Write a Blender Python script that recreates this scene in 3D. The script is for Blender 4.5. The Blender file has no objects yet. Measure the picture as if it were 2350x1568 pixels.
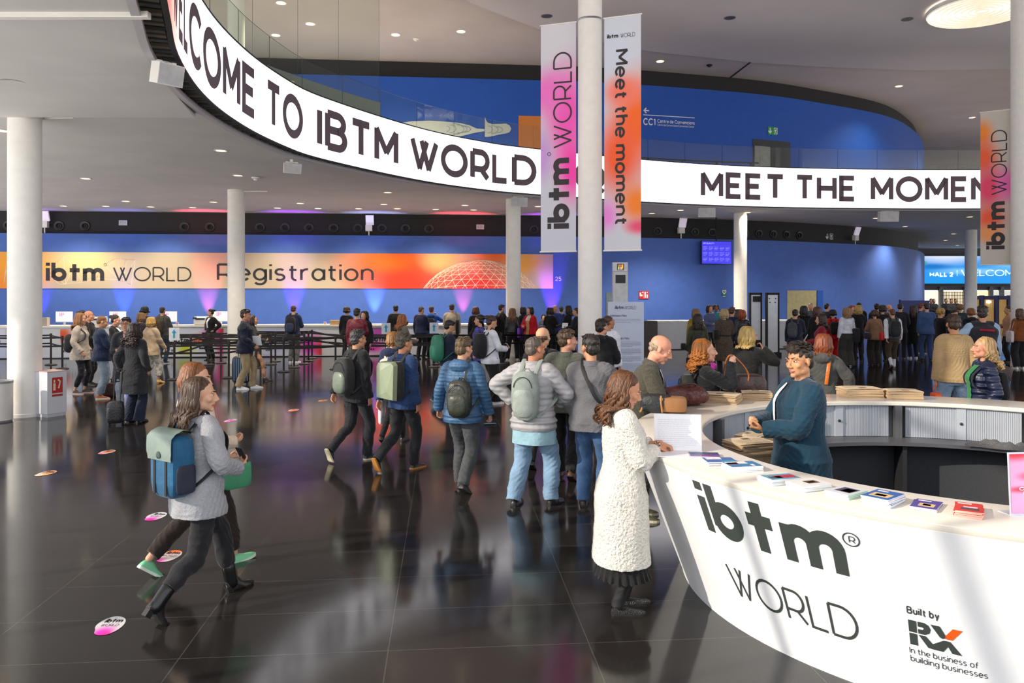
import bpy, bmesh, math, random
import numpy as np
from mathutils import Vector, Matrix, Euler

SC = bpy.context.scene
COL = SC.collection
PI = math.pi
F = 1800.0          # focal length in pixels of the 2350-wide frame
CZ = 2.23           # camera height
HX, HY = 1175.0, 670.0   # principal column, horizon row

# ---------------- camera ----------------
cam = bpy.data.cameras.new('camera')
cam.sensor_fit = 'HORIZONTAL'; cam.sensor_width = 36.0
cam.lens = F / 2350.0 * 36.0
cam.shift_y = -(784.0 - HY) / 2350.0
cam.clip_start = 0.05; cam.clip_end = 400
camo = bpy.data.objects.new('camera', cam); COL.objects.link(camo)
camo.location = (0, 0, CZ); camo.rotation_euler = (PI / 2, 0, 0)
SC.camera = camo

# ---------------- world, sun, exposure ----------------
SC.view_settings.view_transform = 'Standard'; SC.view_settings.look = 'None'
SC.view_settings.gamma = 1.0; SC.view_settings.use_curve_mapping = False
SC.view_settings.exposure = 0.24
SC.cycles.transparent_max_bounces = 24
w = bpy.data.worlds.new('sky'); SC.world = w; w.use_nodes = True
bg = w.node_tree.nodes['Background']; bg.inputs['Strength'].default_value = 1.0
def _world():   # pale winter sky above the horizon, brighter glow added below to light the ceilings
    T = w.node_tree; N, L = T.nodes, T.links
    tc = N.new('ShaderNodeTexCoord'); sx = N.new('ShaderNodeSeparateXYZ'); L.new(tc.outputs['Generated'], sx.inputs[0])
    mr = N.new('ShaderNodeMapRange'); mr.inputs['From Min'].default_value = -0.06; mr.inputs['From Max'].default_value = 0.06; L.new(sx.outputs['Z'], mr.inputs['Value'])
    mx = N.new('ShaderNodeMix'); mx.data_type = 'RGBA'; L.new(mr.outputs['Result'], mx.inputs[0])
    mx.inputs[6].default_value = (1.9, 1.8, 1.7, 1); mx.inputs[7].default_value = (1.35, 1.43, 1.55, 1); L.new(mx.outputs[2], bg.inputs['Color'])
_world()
sun = bpy.data.lights.new('sun', 'SUN'); sun.energy = 3.6; sun.angle = math.radians(0.8); sun.color = (1.0, 0.90, 0.76)
suno = bpy.data.objects.new('sun', sun); COL.objects.link(suno)
suno.rotation_euler = Vector((0.84, 0.36, -0.40)).to_track_quat('-Z', 'Y').to_euler()
suno.location = (-12, -6, 9)

def at(px, d):      # world X of picture column px at distance d
    return (px - HX) / F * d
def zat(py, d):     # world Z of picture row py at distance d
    return CZ + (HY - py) / F * d
def gd(py):         # distance of the floor point seen at row py
    return F * CZ / (py - HY)

# ---------------- colour and material helpers ----------------
def lin(c):
    if isinstance(c, str):
        c = c.lstrip('#'); c = [int(c[i:i + 2], 16) for i in (0, 2, 4)]
    if max(c) > 1.0: c = [x / 255.0 for x in c]
    return tuple((x / 12.92 if x <= 0.04045 else ((x + 0.055) / 1.055) ** 2.4) for x in c[:3]) + (1.0,)

MC = {}
def nt(m):
    m.use_nodes = True
    return m.node_tree, m.node_tree.nodes['Principled BSDF']
def mat(col, rough=0.6, metal=0.0, bump=0.0, bscale=40.0, var=0.12, vscale=6.0, emit=None, est=1.0, spec=0.5, sheen=0.0, stretch=None, key=None, kind='noise', alpha=None, coat=0.0, bdist=0.02):
    k = key or ('m', str(col), rough, metal, bump, bscale, var, vscale, str(emit), est, spec, sheen, str(stretch), kind, alpha, coat, bdist)
    if k in MC: return MC[k]
    m = bpy.data.materials.new('surface'); t, b = nt(m); N, L = t.nodes, t.links
    c = lin(col)
    b.inputs['Base Color'].default_value = c
    b.inputs['Roughness'].default_value = rough; b.inputs['Metallic'].default_value = metal
    b.inputs['Specular IOR Level'].default_value = spec
    if sheen: b.inputs['Sheen Weight'].default_value = sheen
    if coat: b.inputs['Coat Weight'].default_value = coat
    tc = N.new('ShaderNodeTexCoord'); vec = tc.outputs['Object']
    if stretch:
        mp = N.new('ShaderNodeMapping'); mp.inputs['Scale'].default_value = stretch; L.new(vec, mp.inputs['Vector']); vec = mp.outputs['Vector']
    if var > 0:
        n = N.new('ShaderNodeTexNoise'); n.inputs['Scale'].default_value = vscale; n.inputs['Detail'].default_value = 3
        L.new(vec, n.inputs['Vector'])
        r = N.new('ShaderNodeMapRange'); r.inputs['From Min'].default_value = 0.3; r.inputs['From Max'].default_value = 0.7
        r.inputs['To Min'].default_value = 1 - var; r.inputs['To Max'].default_value = 1 + var
        L.new(n.outputs['Fac'], r.inputs['Value'])
        mx = N.new('ShaderNodeMix'); mx.data_type = 'RGBA'; mx.blend_type = 'MULTIPLY'; mx.inputs[0].default_value = 1
        mx.inputs[6].default_value = c; L.new(r.outputs['Result'], mx.inputs[7]); L.new(mx.outputs[2], b.inputs['Base Color'])
    if bump > 0:
        if kind == 'voronoi':
            n2 = N.new('ShaderNodeTexVoronoi'); n2.inputs['Scale'].default_value = bscale; out = n2.outputs['Distance']
        elif kind == 'wave':
            n2 = N.new('ShaderNodeTexWave'); n2.inputs['Scale'].default_value = bscale; n2.bands_direction = 'Z'; n2.inputs['Distortion'].default_value = 1.2; n2.inputs['Detail Scale'].default_value = 2.0; out = n2.outputs['Fac']
        else:
            n2 = N.new('ShaderNodeTexNoise'); n2.inputs['Scale'].default_value = bscale; n2.inputs['Detail'].default_value = 4; out = n2.outputs['Fac']
        L.new(vec, n2.inputs['Vector'])
        bp = N.new('ShaderNodeBump'); bp.inputs['Strength'].default_value = bump; bp.inputs['Distance'].default_value = bdist
        L.new(out, bp.inputs['Height']); L.new(bp.outputs['Normal'], b.inputs['Normal'])
    if emit is not None:
        b.inputs['Emission Color'].default_value = lin(emit); b.inputs['Emission Strength'].default_value = est
    MC[k] = m
    return m
def cloth(col, rough=0.85, bump=0.3, bscale=22, var=0.16, vscale=9, **k):
    return mat(col, rough, bump=bump, bscale=bscale, var=var, vscale=vscale, spec=0.25, sheen=0.15, bdist=0.03, **k)
def leather(col): return mat(col, 0.38, bump=0.35, bscale=22, var=0.15, spec=0.5)
def skin(col): return mat(col, 0.5, bump=0.06, bscale=120, var=0.07, vscale=14, spec=0.35)
def hairm(col): return mat(col, 0.42, bump=0.7, bscale=55, var=0.35, vscale=34, spec=0.45, stretch=(1, 1, 0.16))
def plastic(col, rough=0.35): return mat(col, rough, var=0.03)
def metal(col, rough=0.3): return mat(col, rough, metal=1.0, var=0.05)
def glow(col, st, base=None): return mat(base or col, 0.5, var=0.0, emit=col, est=st, key=('glow', str(col), st))

def grad_mat(base, blobs, coord='Generated', emit=0.0, rough=0.6, weave=True):
    """printed colour field: base colour with soft elliptical colour areas (cx, cy, rx, ry, colour) in the panel's own u,v"""
    m = bpy.data.materials.new('print'); t, b = nt(m); N, L = t.nodes, t.links
    uv = N.new('ShaderNodeUVMap'); uv.uv_map = 'UVMap'
    cur = N.new('ShaderNodeRGB'); cur.outputs[0].default_value = lin(base); cur = cur.outputs[0]
    for (cx, cy, rx, ry, c) in blobs:
        s = N.new('ShaderNodeVectorMath'); s.operation = 'SUBTRACT'; s.inputs[1].default_value = (cx, cy, 0); L.new(uv.outputs[0], s.inputs[0])
        d = N.new('ShaderNodeVectorMath'); d.operation = 'DIVIDE'; d.inputs[1].default_value = (rx, ry, 1); L.new(s.outputs[0], d.inputs[0])
        l = N.new('ShaderNodeVectorMath'); l.operation = 'LENGTH'; L.new(d.outputs[0], l.inputs[0])
        r = N.new('ShaderNodeMapRange'); r.interpolation_type = 'SMOOTHSTEP'
        r.inputs['From Min'].default_value = 0.15; r.inputs['From Max'].default_value = 1.0
        r.inputs['To Min'].default_value = 1.0; r.inputs['To Max'].default_value = 0.0
        L.new(l.outputs['Value'], r.inputs['Value'])
        mx = N.new('ShaderNodeMix'); mx.data_type = 'RGBA'; L.new(r.outputs['Result'], mx.inputs[0]); L.new(cur, mx.inputs[6]); mx.inputs[7].default_value = lin(c)
        cur = mx.outputs[2]
    L.new(cur, b.inputs['Base Color']); b.inputs['Roughness'].default_value = rough
    if emit:
        L.new(cur, b.inputs['Emission Color']); b.inputs['Emission Strength'].default_value = emit
    return m

# ---------------- mesh builder ----------------
class MB:
    def __init__(s): s.v = []; s.f = []; s.m = []; s.n = 0; s.uv = {}
    def add(s, V, Fc, mi=0):
        o = s.n; V = [tuple(map(float, p)) for p in V]; s.v.extend(V); s.n += len(V)
        s.f.extend([tuple(i + o for i in f) for f in Fc]); s.m.extend([mi] * len(Fc)); return s
    def quad(s, a, b, c, d, mi=0): return s.add([a, b, c, d], [(0, 1, 2, 3)], mi)
    def box(s, x0, x1, y0, y1, z0, z1, mi=0, M=None):
        V = [(x, y, z) for z in (z0, z1) for (x, y) in ((x0, y0), (x1, y0), (x1, y1), (x0, y1))]
        if M is not None: V = [M @ Vector(p) for p in V]
        return s.add(V, [(3, 2, 1, 0), (4, 5, 6, 7), (0, 1, 5, 4), (1, 2, 6, 5), (2, 3, 7, 6), (3, 0, 4, 7)], mi)
    def rbox(s, cx, cy, cz, sx, sy, sz, r=0.3, mi=0, M=None, n=5, seg=24):
        """soft box: superellipse sections along z"""
        V, Fc = [], []
        e = 2.0 / max(0.12, r)
        zs = [-1, -0.97, -0.86, -0.5, 0, 0.5, 0.86, 0.97, 1]
        for zz in zs:
            k = max(0.05, (1 - abs(zz) ** e) ** (1 / e)) if abs(zz) < 1 else 0.35 * (1 - r * 0.5) + 0.3
            if abs(zz) == 1: k = max(0.5, 1 - r)
            for i in range(seg):
                a = 2 * PI * i / seg; ca, sa = math.cos(a), math.sin(a)
                q = (abs(ca) ** e + abs(sa) ** e) ** (-1 / e)
                p = Vector((cx + sx * q * ca * k, cy + sy * q * sa * k, cz + sz * zz))
                V.append(M @ p if M is not None else p)
        R = len(zs)
        for j in range(R - 1):
            for i in range(seg):
                i2 = (i + 1) % seg
                Fc.append((j * seg + i, j * seg + i2, (j + 1) * seg + i2, (j + 1) * seg + i))
        Fc.append(tuple(reversed(range(seg)))); Fc.append(tuple((R - 1) * seg + i for i in range(seg)))
        return s.add(V, Fc, mi)
    def lathe(s, prof, seg=32, c=(0, 0, 0), mi=0, a0=0.0, a1=2 * PI, M=None, cap=True):
        full = abs(a1 - a0 - 2 * PI) < 1e-6; n = seg if full else seg + 1
        V, Fc = [], []
        for (r, z) in prof:
            for i in range(n):
                a = a0 + (a1 - a0) * i / seg
                p = Vector((c[0] + r * math.cos(a), c[1] + r * math.sin(a), c[2] + z)); V.append(M @ p if M is not None else p)
        for j in range(len(prof) - 1):
            for i in range(n if full else n - 1):
                i2 = (i + 1) % n
                Fc.append((j * n + i, j * n + i2, (j + 1) * n + i2, (j + 1) * n + i))
        if cap and full:
            if prof[0][0] > 1e-6: Fc.append(tuple(reversed(range(n))))
            if prof[-1][0] > 1e-6: Fc.append(tuple((len(prof) - 1) * n + i for i in range(n)))
        return s.add(V, Fc, mi)
    def cyl(s, x, y, z0, z1, r, seg=24, mi=0, r2=None): return s.lathe([(r, z0), (r if r2 is None else r2, z1)], seg, (x, y, 0), mi)
    def tube(s, pts, rad, seg=12, mi=0, ref=(1, 0, 0), cap=True, rnd=False):
        P = np.array([tuple(p) for p in pts], float); n = len(P)
        R = np.array([(r, r) if np.isscalar(r) else tuple(r) for r in (rad if hasattr(rad, '__len__') else [rad] * n)], float)
        T = np.gradient(P, axis=0); T /= (np.linalg.norm(T, axis=1)[:, None] + 1e-9)
        if rnd:
            k = [(0.38, 0.92), (0.75, 0.66), (1.0, 0.0)]
            ra, rb = R[0].mean(), R[-1].mean()
            A = [(P[0] - T[0] * ra * q[0], R[0] * max(q[1], 0.12)) for q in k][::-1]
            B = [(P[-1] + T[-1] * rb * q[0], R[-1] * max(q[1], 0.12)) for q in k]
            P = np.vstack([[a[0] for a in A], P, [b[0] for b in B]]); R = np.vstack([[a[1] for a in A], R, [b[1] for b in B]])
            T = np.vstack([[T[0]] * 3, T, [T[-1]] * 3]); n = len(P)
        ref = np.array(ref, float)
        S = ref[None, :] - (T @ ref)[:, None] * T; ln = np.linalg.norm(S, axis=1)
        if ln.min() < 0.25:
            best = max(([1, 0, 0], [0, 1, 0], [0, 0, 1]), key=lambda q: np.min(np.linalg.norm(np.cross(T, np.array(q, float)), axis=1)))
            ref = np.array(best, float); S = ref[None, :] - (T @ ref)[:, None] * T; ln = np.linalg.norm(S, axis=1)
        S /= ln[:, None] + 1e-9; U = np.cross(T, S)
        a = np.arange(seg) * 2 * PI / seg
        V = (P[:, None, :] + S[:, None, :] * (R[:, 0, None] * np.cos(a)[None, :])[:, :, None] + U[:, None, :] * (R[:, 1, None] * np.sin(a)[None, :])[:, :, None]).reshape(-1, 3)
        Fc = [(j * seg + i, j * seg + (i + 1) % seg, (j + 1) * seg + (i + 1) % seg, (j + 1) * seg + i) for j in range(n - 1) for i in range(seg)]
        if cap: Fc += [tuple(reversed(range(seg))), tuple((n - 1) * seg + i for i in range(seg))]
        return s.add(V, Fc, mi)
    def ell(s, c, r, mi=0, seg=20, rings=12, M=None):
        V, Fc = [], []
        for j in range(rings + 1):
            t = -PI / 2 + PI * j / rings; ct = max(math.cos(t), 0.03)
            for i in range(seg):
                a = 2 * PI * i / seg
                p = Vector((r[0] * ct * math.cos(a), r[1] * ct * math.sin(a), r[2] * math.sin(t)))
                if M is not None: p = M @ p
                V.append((p[0] + c[0], p[1] + c[1], p[2] + c[2]))
        for j in range(rings):
            for i in range(seg): Fc.append((j * seg + i, j * seg + (i + 1) % seg, (j + 1) * seg + (i + 1) % seg, (j + 1) * seg + i))
        Fc += [tuple(reversed(range(seg))), tuple(rings * seg + i for i in range(seg))]
        return s.add(V, Fc, mi)
    def prism(s, poly, z0, z1, mi=0, M=None):
        n = len(poly); V = [Vector((p[0], p[1], z)) for z in (z0, z1) for p in poly]
        if M is not None: V = [M @ p for p in V]
        return s.add(V, [tuple(reversed(range(n))), tuple(range(n, 2 * n))] + [(i, (i + 1) % n, n + (i + 1) % n, n + i) for i in range(n)], mi)
    def mesh(s):
        me = bpy.data.meshes.new('mesh'); me.from_pydata(s.v, [], s.f)
        if any(s.m): me.polygons.foreach_set('material_index', s.m)
        return me
    def build(s, name, mats, parent=None, smooth=False, ang=40, loc=None, rot=None):
        return link(name, s.mesh(), mats, parent, smooth, ang, loc, rot)

def link(name, me, mats, parent=None, smooth=False, ang=40, loc=None, rot=None):
    me.materials.clear() if False else None
    for m in (mats if isinstance(mats, (list, tuple)) else [mats]): me.materials.append(m)
    if smooth:
        me.polygons.foreach_set('use_smooth', [True] * len(me.polygons))
        if ang: me.set_sharp_from_angle(angle=math.radians(ang))
    me.update()
    o = bpy.data.objects.new(name, me); COL.objects.link(o)
    if parent is not None: o.parent = parent
    if loc is not None: o.location = loc
    if rot is not None: o.rotation_euler = rot if hasattr(rot, '__len__') else (0, 0, rot)
    return o
def tag(o, label=None, cat=None, group=None, kind=None):
    if label: o['label'] = label
    if cat: o['category'] = cat
    if group: o['group'] = group
    if kind: o['kind'] = kind
    return o
def thing(name, label, cat, loc=(0, 0, 0), rz=0.0, group=None):
    o = bpy.data.objects.new(name, None); COL.objects.link(o); o.location = loc; o.rotation_euler = (0, 0, rz); o.empty_display_size = 0.1
    return tag(o, label, cat, group)
def struct(name, mb, mats, smooth=False, **k):
    o = mb.build(name, mats, None, smooth, **k); o['kind'] = 'structure'; return o
def copy_tree(o, parent=None):
    c = o.copy(); COL.objects.link(c)
    if parent is not None: c.parent = parent
    for ch in list(o.children): copy_tree(ch, c)
    return c
def catmull(P, n=6, closed=False):
    P = [np.array(p, float) for p in P]; out = []
    m = len(P)
    for i in range(m - 1):
        p0, p1, p2, p3 = P[max(i - 1, 0)], P[i], P[i + 1], P[min(i + 2, m - 1)]
        for j in range(n):
            t = j / n
            out.append(0.5 * ((2 * p1) + (p2 - p0) * t + (2 * p0 - 5 * p1 + 4 * p2 - p3) * t * t + (3 * p1 - p0 - 3 * p2 + p3) * t ** 3))
    out.append(P[-1]); return out
def uvquad(name, S, nu, nv, mats, parent=None, eps=0.0, **k):
    """surface patch S(u,v)->Vector over 0..1 with a UVMap"""
    V, Fc, UV = [], [], []
    for j in range(nv + 1):
        for i in range(nu + 1): V.append(tuple(S(i / nu, j / nv)))
    for j in range(nv):
        for i in range(nu):
            a = j * (nu + 1) + i; Fc.append((a, a + 1, a + nu + 2, a + nu + 1))
    me = bpy.data.meshes.new('mesh'); me.from_pydata(V, [], Fc)
    ul = me.uv_layers.new(name='UVMap')
    for p in me.polygons:
        for li, vi in zip(p.loop_indices, p.vertices): ul.data[li].uv = ((vi % (nu + 1)) / nu, (vi // (nu + 1)) / nv)
    return link(name, me, mats, parent, **k)
# ---------------- stroke lettering ----------------
GL = {  # centre lines on a unit cap height; L polyline, A arc cx cy rx ry a0 a1; first number is the advance width
'A': (.84, 'L 0 0 .42 1 .84 0', 'L .16 .34 .68 .34'), 'B': (.70, 'L 0 0 0 1', 'L 0 1 .40 1', 'A .40 .76 .25 .24 90 -90', 'L .40 .52 0 .52', 'L .4 .52 .43 .52', 'A .43 .26 .27 .26 90 -90', 'L .43 0 0 0'),
'C': (.86, 'A .5 .5 .5 .5 42 318'), 'D': (.84, 'L 0 0 0 1', 'L 0 1 .36 1', 'A .36 .5 .48 .5 90 -90', 'L .36 0 0 0'),
'E': (.60, 'L .60 1 0 1 0 0 .60 0', 'L 0 .51 .53 .51'), 'F': (.58, 'L .58 1 0 1 0 0', 'L 0 .48 .5 .48'),
'G': (.9, 'A .5 .5 .5 .5 42 330', 'L .93 .2 .93 .48 .55 .48'), 'H': (.74, 'L 0 0 0 1', 'L .74 0 .74 1', 'L 0 .5 .74 .5'), 'I': (0, 'L 0 0 0 1'),
'J': (.5, 'L .5 1 .5 .25', 'A .25 .25 .25 .25 0 -160'), 'K': (.7, 'L 0 0 0 1', 'L .68 1 0 .34', 'L .24 .56 .7 0'), 'L': (.54, 'L 0 1 0 0 .54 0'), 'M': (.86, 'L 0 0 0 1 .43 .28 .86 1 .86 0'), 'N': (.74, 'L 0 0 0 1 .74 0 .74 1'),
'O': (1.04, 'A .52 .5 .52 .5 0 360'), 'P': (.68, 'L 0 0 0 1', 'L 0 1 .38 1', 'A .38 .68 .30 .32 90 -90', 'L .38 .36 0 .36'), 'Q': (1.04, 'A .52 .5 .52 .5 0 360', 'L .6 .2 1.05 -.08'),
'R': (.70, 'L 0 0 0 1', 'L 0 1 .38 1', 'A .38 .67 .31 .33 90 -90', 'L .38 .34 0 .34', 'L .40 .34 .70 0'), 'S': (.6, 'A .3 .745 .27 .255 35 270', 'A .3 .245 .29 .245 90 -145'),
'T': (.72, 'L 0 1 .72 1', 'L .36 1 .36 0'), 'U': (.72, 'L 0 1 0 .36', 'A .36 .36 .36 .36 180 360', 'L .72 .36 .72 1'), 'V': (.84, 'L 0 1 .42 0 .84 1'),
'W': (1.16, 'L 0 1 .36 0 .71 1', 'L .45 1 .80 0 1.16 1'), 'X': (.74, 'L 0 0 .74 1', 'L 0 1 .74 0'), 'Y': (.74, 'L 0 1 .37 .45 .74 1', 'L .37 .45 .37 0'), 'Z': (.64, 'L 0 1 .64 1 0 0 .64 0'),
'1': (.3, 'L 0 .85 .25 1 .25 0'), '2': (.58, 'A .28 .72 .28 .28 170 -35', 'L .51 .55 0 0 .58 0'), '5': (.58, 'L .54 1 .1 1 .06 .56', 'A .28 .31 .29 .31 135 -150'), '|': (0, 'L 0 -.1 0 1.1'), '/': (.4, 'L 0 -.1 .4 1.1'),
'a': (.54, 'A .28 .35 .28 .35 0 360', 'L .56 0 .56 .7'), 'b': (.56, 'L 0 0 0 1.04', 'A .28 .35 .28 .35 0 360'), 'c': (.5, 'A .29 .35 .29 .35 45 315'), 'd': (.56, 'L .56 0 .56 1.04', 'A .28 .35 .28 .35 0 360'),
'e': (.57, 'A .29 .35 .29 .35 0 318', 'L 0 .36 .58 .36'), 'f': (.34, 'L .12 0 .12 .8', 'A .34 .8 .22 .24 180 90', 'L 0 .64 .32 .64'), 'g': (.56, 'A .28 .36 .28 .34 0 360', 'L .56 .7 .56 0', 'A .28 0 .28 .28 0 -145'),
'h': (.52, 'L 0 0 0 1.04', 'A .26 .43 .26 .27 180 0', 'L .52 .43 .52 0'), 'i': (0, 'L 0 0 0 .7', 'L 0 .9 0 1.02'), 'j': (.1, 'L .1 -.2 .1 .7', 'L .1 .9 .1 1.02'), 'k': (.5, 'L 0 0 0 1.04', 'L .5 .7 0 .26', 'L .16 .4 .52 0'), 'l': (0, 'L 0 0 0 1.04'),
'm': (.92, 'L 0 0 0 .7', 'A .23 .46 .23 .24 180 0', 'L .46 .46 .46 0', 'A .69 .46 .23 .24 180 0', 'L .92 .46 .92 0'), 'n': (.52, 'L 0 0 0 .7', 'A .26 .43 .26 .27 180 0', 'L .52 .43 .52 0'),
'o': (.6, 'A .3 .35 .3 .35 0 360'), 'p': (.56, 'L 0 .7 0 -.3', 'A .28 .35 .28 .35 0 360'), 'q': (.56, 'L .56 .7 .56 -.3', 'A .28 .35 .28 .35 0 360'), 'r': (.32, 'L 0 0 0 .7', 'A .28 .42 .28 .28 180 80'), 's': (.44, 'A .22 .525 .2 .175 35 270', 'A .22 .175 .21 .175 90 -145'),
't': (.36, 'L .14 .92 .14 .2', 'A .32 .2 .18 .2 180 280', 'L 0 .66 .36 .66'), 'u': (.52, 'L 0 .7 0 .27', 'A .26 .27 .26 .27 180 360', 'L .52 .7 .52 0'), 'v': (.54, 'L 0 .7 .27 0 .54 .7'), 'w': (.8, 'L 0 .7 .21 0 .4 .66 .6 0 .8 .7'),
'x': (.5, 'L 0 0 .5 .7', 'L 0 .7 .5 0'), 'y': (.54, 'L 0 .7 .27 0', 'L .54 .7 .16 -.3'), 'z': (.46, 'L 0 .7 .46 .7 0 0 .46 0')}
GB = {'i': (0, 'L 0 -.12 0 .75', 'L 0 .90 0 1.11'), 'b': (.66, 'L 0 .30 0 1.11', 'A .33 .31 .33 .31 0 360', 'L 0 .32 0 .1'), 't': (.56, 'L .26 -.12 .26 1.02', 'L -.02 .60 .58 .60'),
      'm': (1.04, 'L 0 -.12 0 .72', 'A .26 .36 .26 .26 180 0', 'L .52 .37 .52 -.12', 'A .78 .36 .26 .26 180 0', 'L 1.04 .37 1.04 -.12')}   # heavy display letters
def glyph_lines(ch, tab):
    g = tab[ch]; out = []
    for st in g[1:]:
        a = st.split(); q = [float(x) for x in a[1:]]
        if a[0] == 'L': out.append([(q[i], q[i + 1]) for i in range(0, len(q), 2)])
        else:
            cx, cy, rx, ry, a0, a1 = q; n = max(6, int(abs(a1 - a0) / 14))
            out.append([(cx + rx * math.cos(math.radians(a0 + (a1 - a0) * i / n)), cy + ry * math.sin(math.radians(a0 + (a1 - a0) * i / n))) for i in range(n + 1)])
    return g[0], out
def text_lines(s, wt, track=0.09, tab=GL):
    """list of centre polylines with the pen offset applied, total width; cap height 1"""
    x = 0.0; out = []
    for ch in s:
        if ch == ' ': x += 0.27 + track * 0.5; continue
        if ch not in tab: x += 0.3; continue
        aw, ls = glyph_lines(ch, tab)
        for l in ls: out.append([(x + wt / 2 + p[0] * (1 - wt * 0.5), wt / 2 + p[1] * (1 - wt)) for p in l])
        x += aw * (1 - wt * 0.5) + wt + track
    return out, x - track
def ribbon(mb, pts, wt, S, mi=0, maxs=0.12):
    """flat pen stroke of width wt following pts, placed on the surface S(x, y)"""
    pts = [np.array(a, float) for a in pts]; cut = None
    for i in range(1, len(pts) - 1):
        a, c = pts[i] - pts[i - 1], pts[i + 1] - pts[i]; cs = float(a @ c) / (np.linalg.norm(a) * np.linalg.norm(c) + 1e-9)
        if cs < .82: cut = i; turn = math.acos(max(-1, min(1, cs))); break
    if cut:
        e = wt / 2 * min(1, math.tan(turn / 2)) if turn < 1.75 else wt * .10
        a = pts[cut] - pts[cut - 1]; a /= np.linalg.norm(a); c = pts[cut + 1] - pts[cut]; c /= np.linalg.norm(c)
        ribbon(mb, pts[:cut] + [pts[cut] + a * e], wt, S, mi, maxs); ribbon(mb, [pts[cut] - c * e] + pts[cut + 1:], wt, S, mi, maxs); return
    q = [pts[0]]
    for p in pts[1:]:
        p = np.array(p, float); d = np.linalg.norm(p - q[-1]); k = max(1, int(math.ceil(d / maxs))); a = q[-1].copy()
        for i in range(1, k + 1): q.append(a + (p - a) * i / k)
    n = len(q); closed = np.linalg.norm(q[0] - q[-1]) < 1e-6 and n > 4
    V = []
    for i in range(n):
        if closed: t0 = q[i] - q[i - 1] if i > 0 else q[0] - q[n - 2]; t1 = q[i + 1] - q[i] if i < n - 1 else q[1] - q[0]
        else: t0 = q[i] - q[i - 1] if i > 0 else q[1] - q[0]; t1 = q[i + 1] - q[i] if i < n - 1 else q[-1] - q[-2]
        if not closed and n > 3 and i in (0, n - 1):   # true end direction of a curve
            t2 = (q[2] - q[1]) if i == 0 else (q[-2] - q[-3])
            if float(t0 @ t2) > .8 * np.linalg.norm(t0) * np.linalg.norm(t2): t0 = t1 = 1.5 * t0 - .5 * t2
        t0 = t0 / (np.linalg.norm(t0) + 1e-9); t1 = t1 / (np.linalg.norm(t1) + 1e-9)
        n0 = np.array((-t0[1], t0[0])); n1 = np.array((-t1[1], t1[0])); mn = n0 + n1; l = np.linalg.norm(mn)
        mn = n0 if l < 0.2 else mn / l
        sc = min(1.9, 1.0 / max(0.35, float(mn @ n0)))
        for sg in (1, -1): V.append(tuple(S(*(q[i] + mn * sg * wt / 2 * sc))))
    mb.add(V, [(2 * i, 2 * i + 1, 2 * i + 3, 2 * i + 2) for i in range(n - 1)], mi)
def text(mb, s, S, size=1.0, wt=0.12, width=None, track=0.09, align='l', mi=0, tab=GL, x0=0.0, y0=0.0):
    """write s on the surface S(x, y) (metres along, metres up); width squeezes or spreads it"""
    ls, tw = text_lines(s, wt, track, tab)
    sx = (width / tw) if width else size
    ox = x0 - (tw * sx / 2 if align == 'c' else (tw * sx if align == 'r' else 0))
    G = lambda x, y: S(ox + x * sx, y0 + y * size)
    for l in ls: ribbon(mb, l, wt, G, mi)
    return tw * sx
def text_block(mb, S, x0, x1, y1, y0, rows, size, mi=0, seed=1):
    """rows of tiny unreadable print: thin broken lines"""
    rg = random.Random(seed)
    for r in range(rows):
        y = y1 + (y0 - y1) * r / max(1, rows - 1); x = x0; end = x1 - (0.35 * (x1 - x0) if r == rows - 1 else rg.random() * 0.05 * (x1 - x0))
        while x < end:
            l = min(end - x, size * (1.2 + rg.random() * 3.5)); ribbon(mb, [(x, y), (x + l, y)], size * 0.55, S, mi, 1.0); x += l + size * 0.7
# ================= the setting =================
WP = catmull([(-34, 29.2), (-19.9, 30.5), (-9, 31.55), (1.0, 32.5), (4.1, 32.9), (10.4, 34.6), (14.3, 36.4), (18.9, 39.3), (22.4, 43.4), (24.6, 46.9), (26.2, 50), (27.1, 53.5), (27.1, 58.4)], 8)
WP = np.array(WP)
def path_len(P): return np.concatenate([[0], np.cumsum(np.linalg.norm(np.diff(P, axis=0), axis=1))])
class Path:
    def __init__(s, P): s.P = np.array(P, float); s.L = path_len(s.P); s.T = np.gradient(s.P, axis=0); s.T /= np.linalg.norm(s.T, axis=1)[:, None]
    def pt(s, u): return np.array([np.interp(u, s.L, s.P[:, 0]), np.interp(u, s.L, s.P[:, 1])])
    def tan(s, u): t = np.array([np.interp(u, s.L, s.T[:, 0]), np.interp(u, s.L, s.T[:, 1])]); return t / np.linalg.norm(t)
    def at_col(s, px):
        """arc length where the sight line of picture column px first meets the path"""
        k = (px - HX) / F; g = s.P[:, 0] - k * s.P[:, 1]
        for i in range(len(g) - 1):
            if g[i] <= 0 < g[i + 1]: return s.L[i] + (s.L[i + 1] - s.L[i]) * (-g[i]) / (g[i + 1] - g[i])
        return s.L[-1]
    def off(s, u, o): t = s.tan(u); return s.pt(u) + np.array((t[1], -t[0])) * o     # positive o: towards the camera side for paths running to +x
WALL = Path(WP)
def wall_strip(P, u0, u1, z0, z1, th, off=0.0, n=None):
    mb = MB(); n = n or max(2, int((u1 - u0) / 0.6)); us = np.linspace(u0, u1, n + 1)
    A = [P.off(u, off) for u in us]; B = [P.off(u, off - th) for u in us]
    V = [(*p, z) for z in (z0, z1) for p in A] + [(*p, z) for z in (z0, z1) for p in B]; m = n + 1; Fc = []
    for i in range(n):
        Fc += [(i, i + 1, m + i + 1, m + i), (2 * m + i + 1, 2 * m + i, 3 * m + i, 3 * m + i + 1), (m + i, m + i + 1, 3 * m + i + 1, 3 * m + i), (i + 1, i, 2 * m + i, 2 * m + i + 1)]
    Fc += [(0, m, 3 * m, 2 * m), (n, 2 * m + n, 3 * m + n, m + n)]
    return mb.add(V, Fc)

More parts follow.
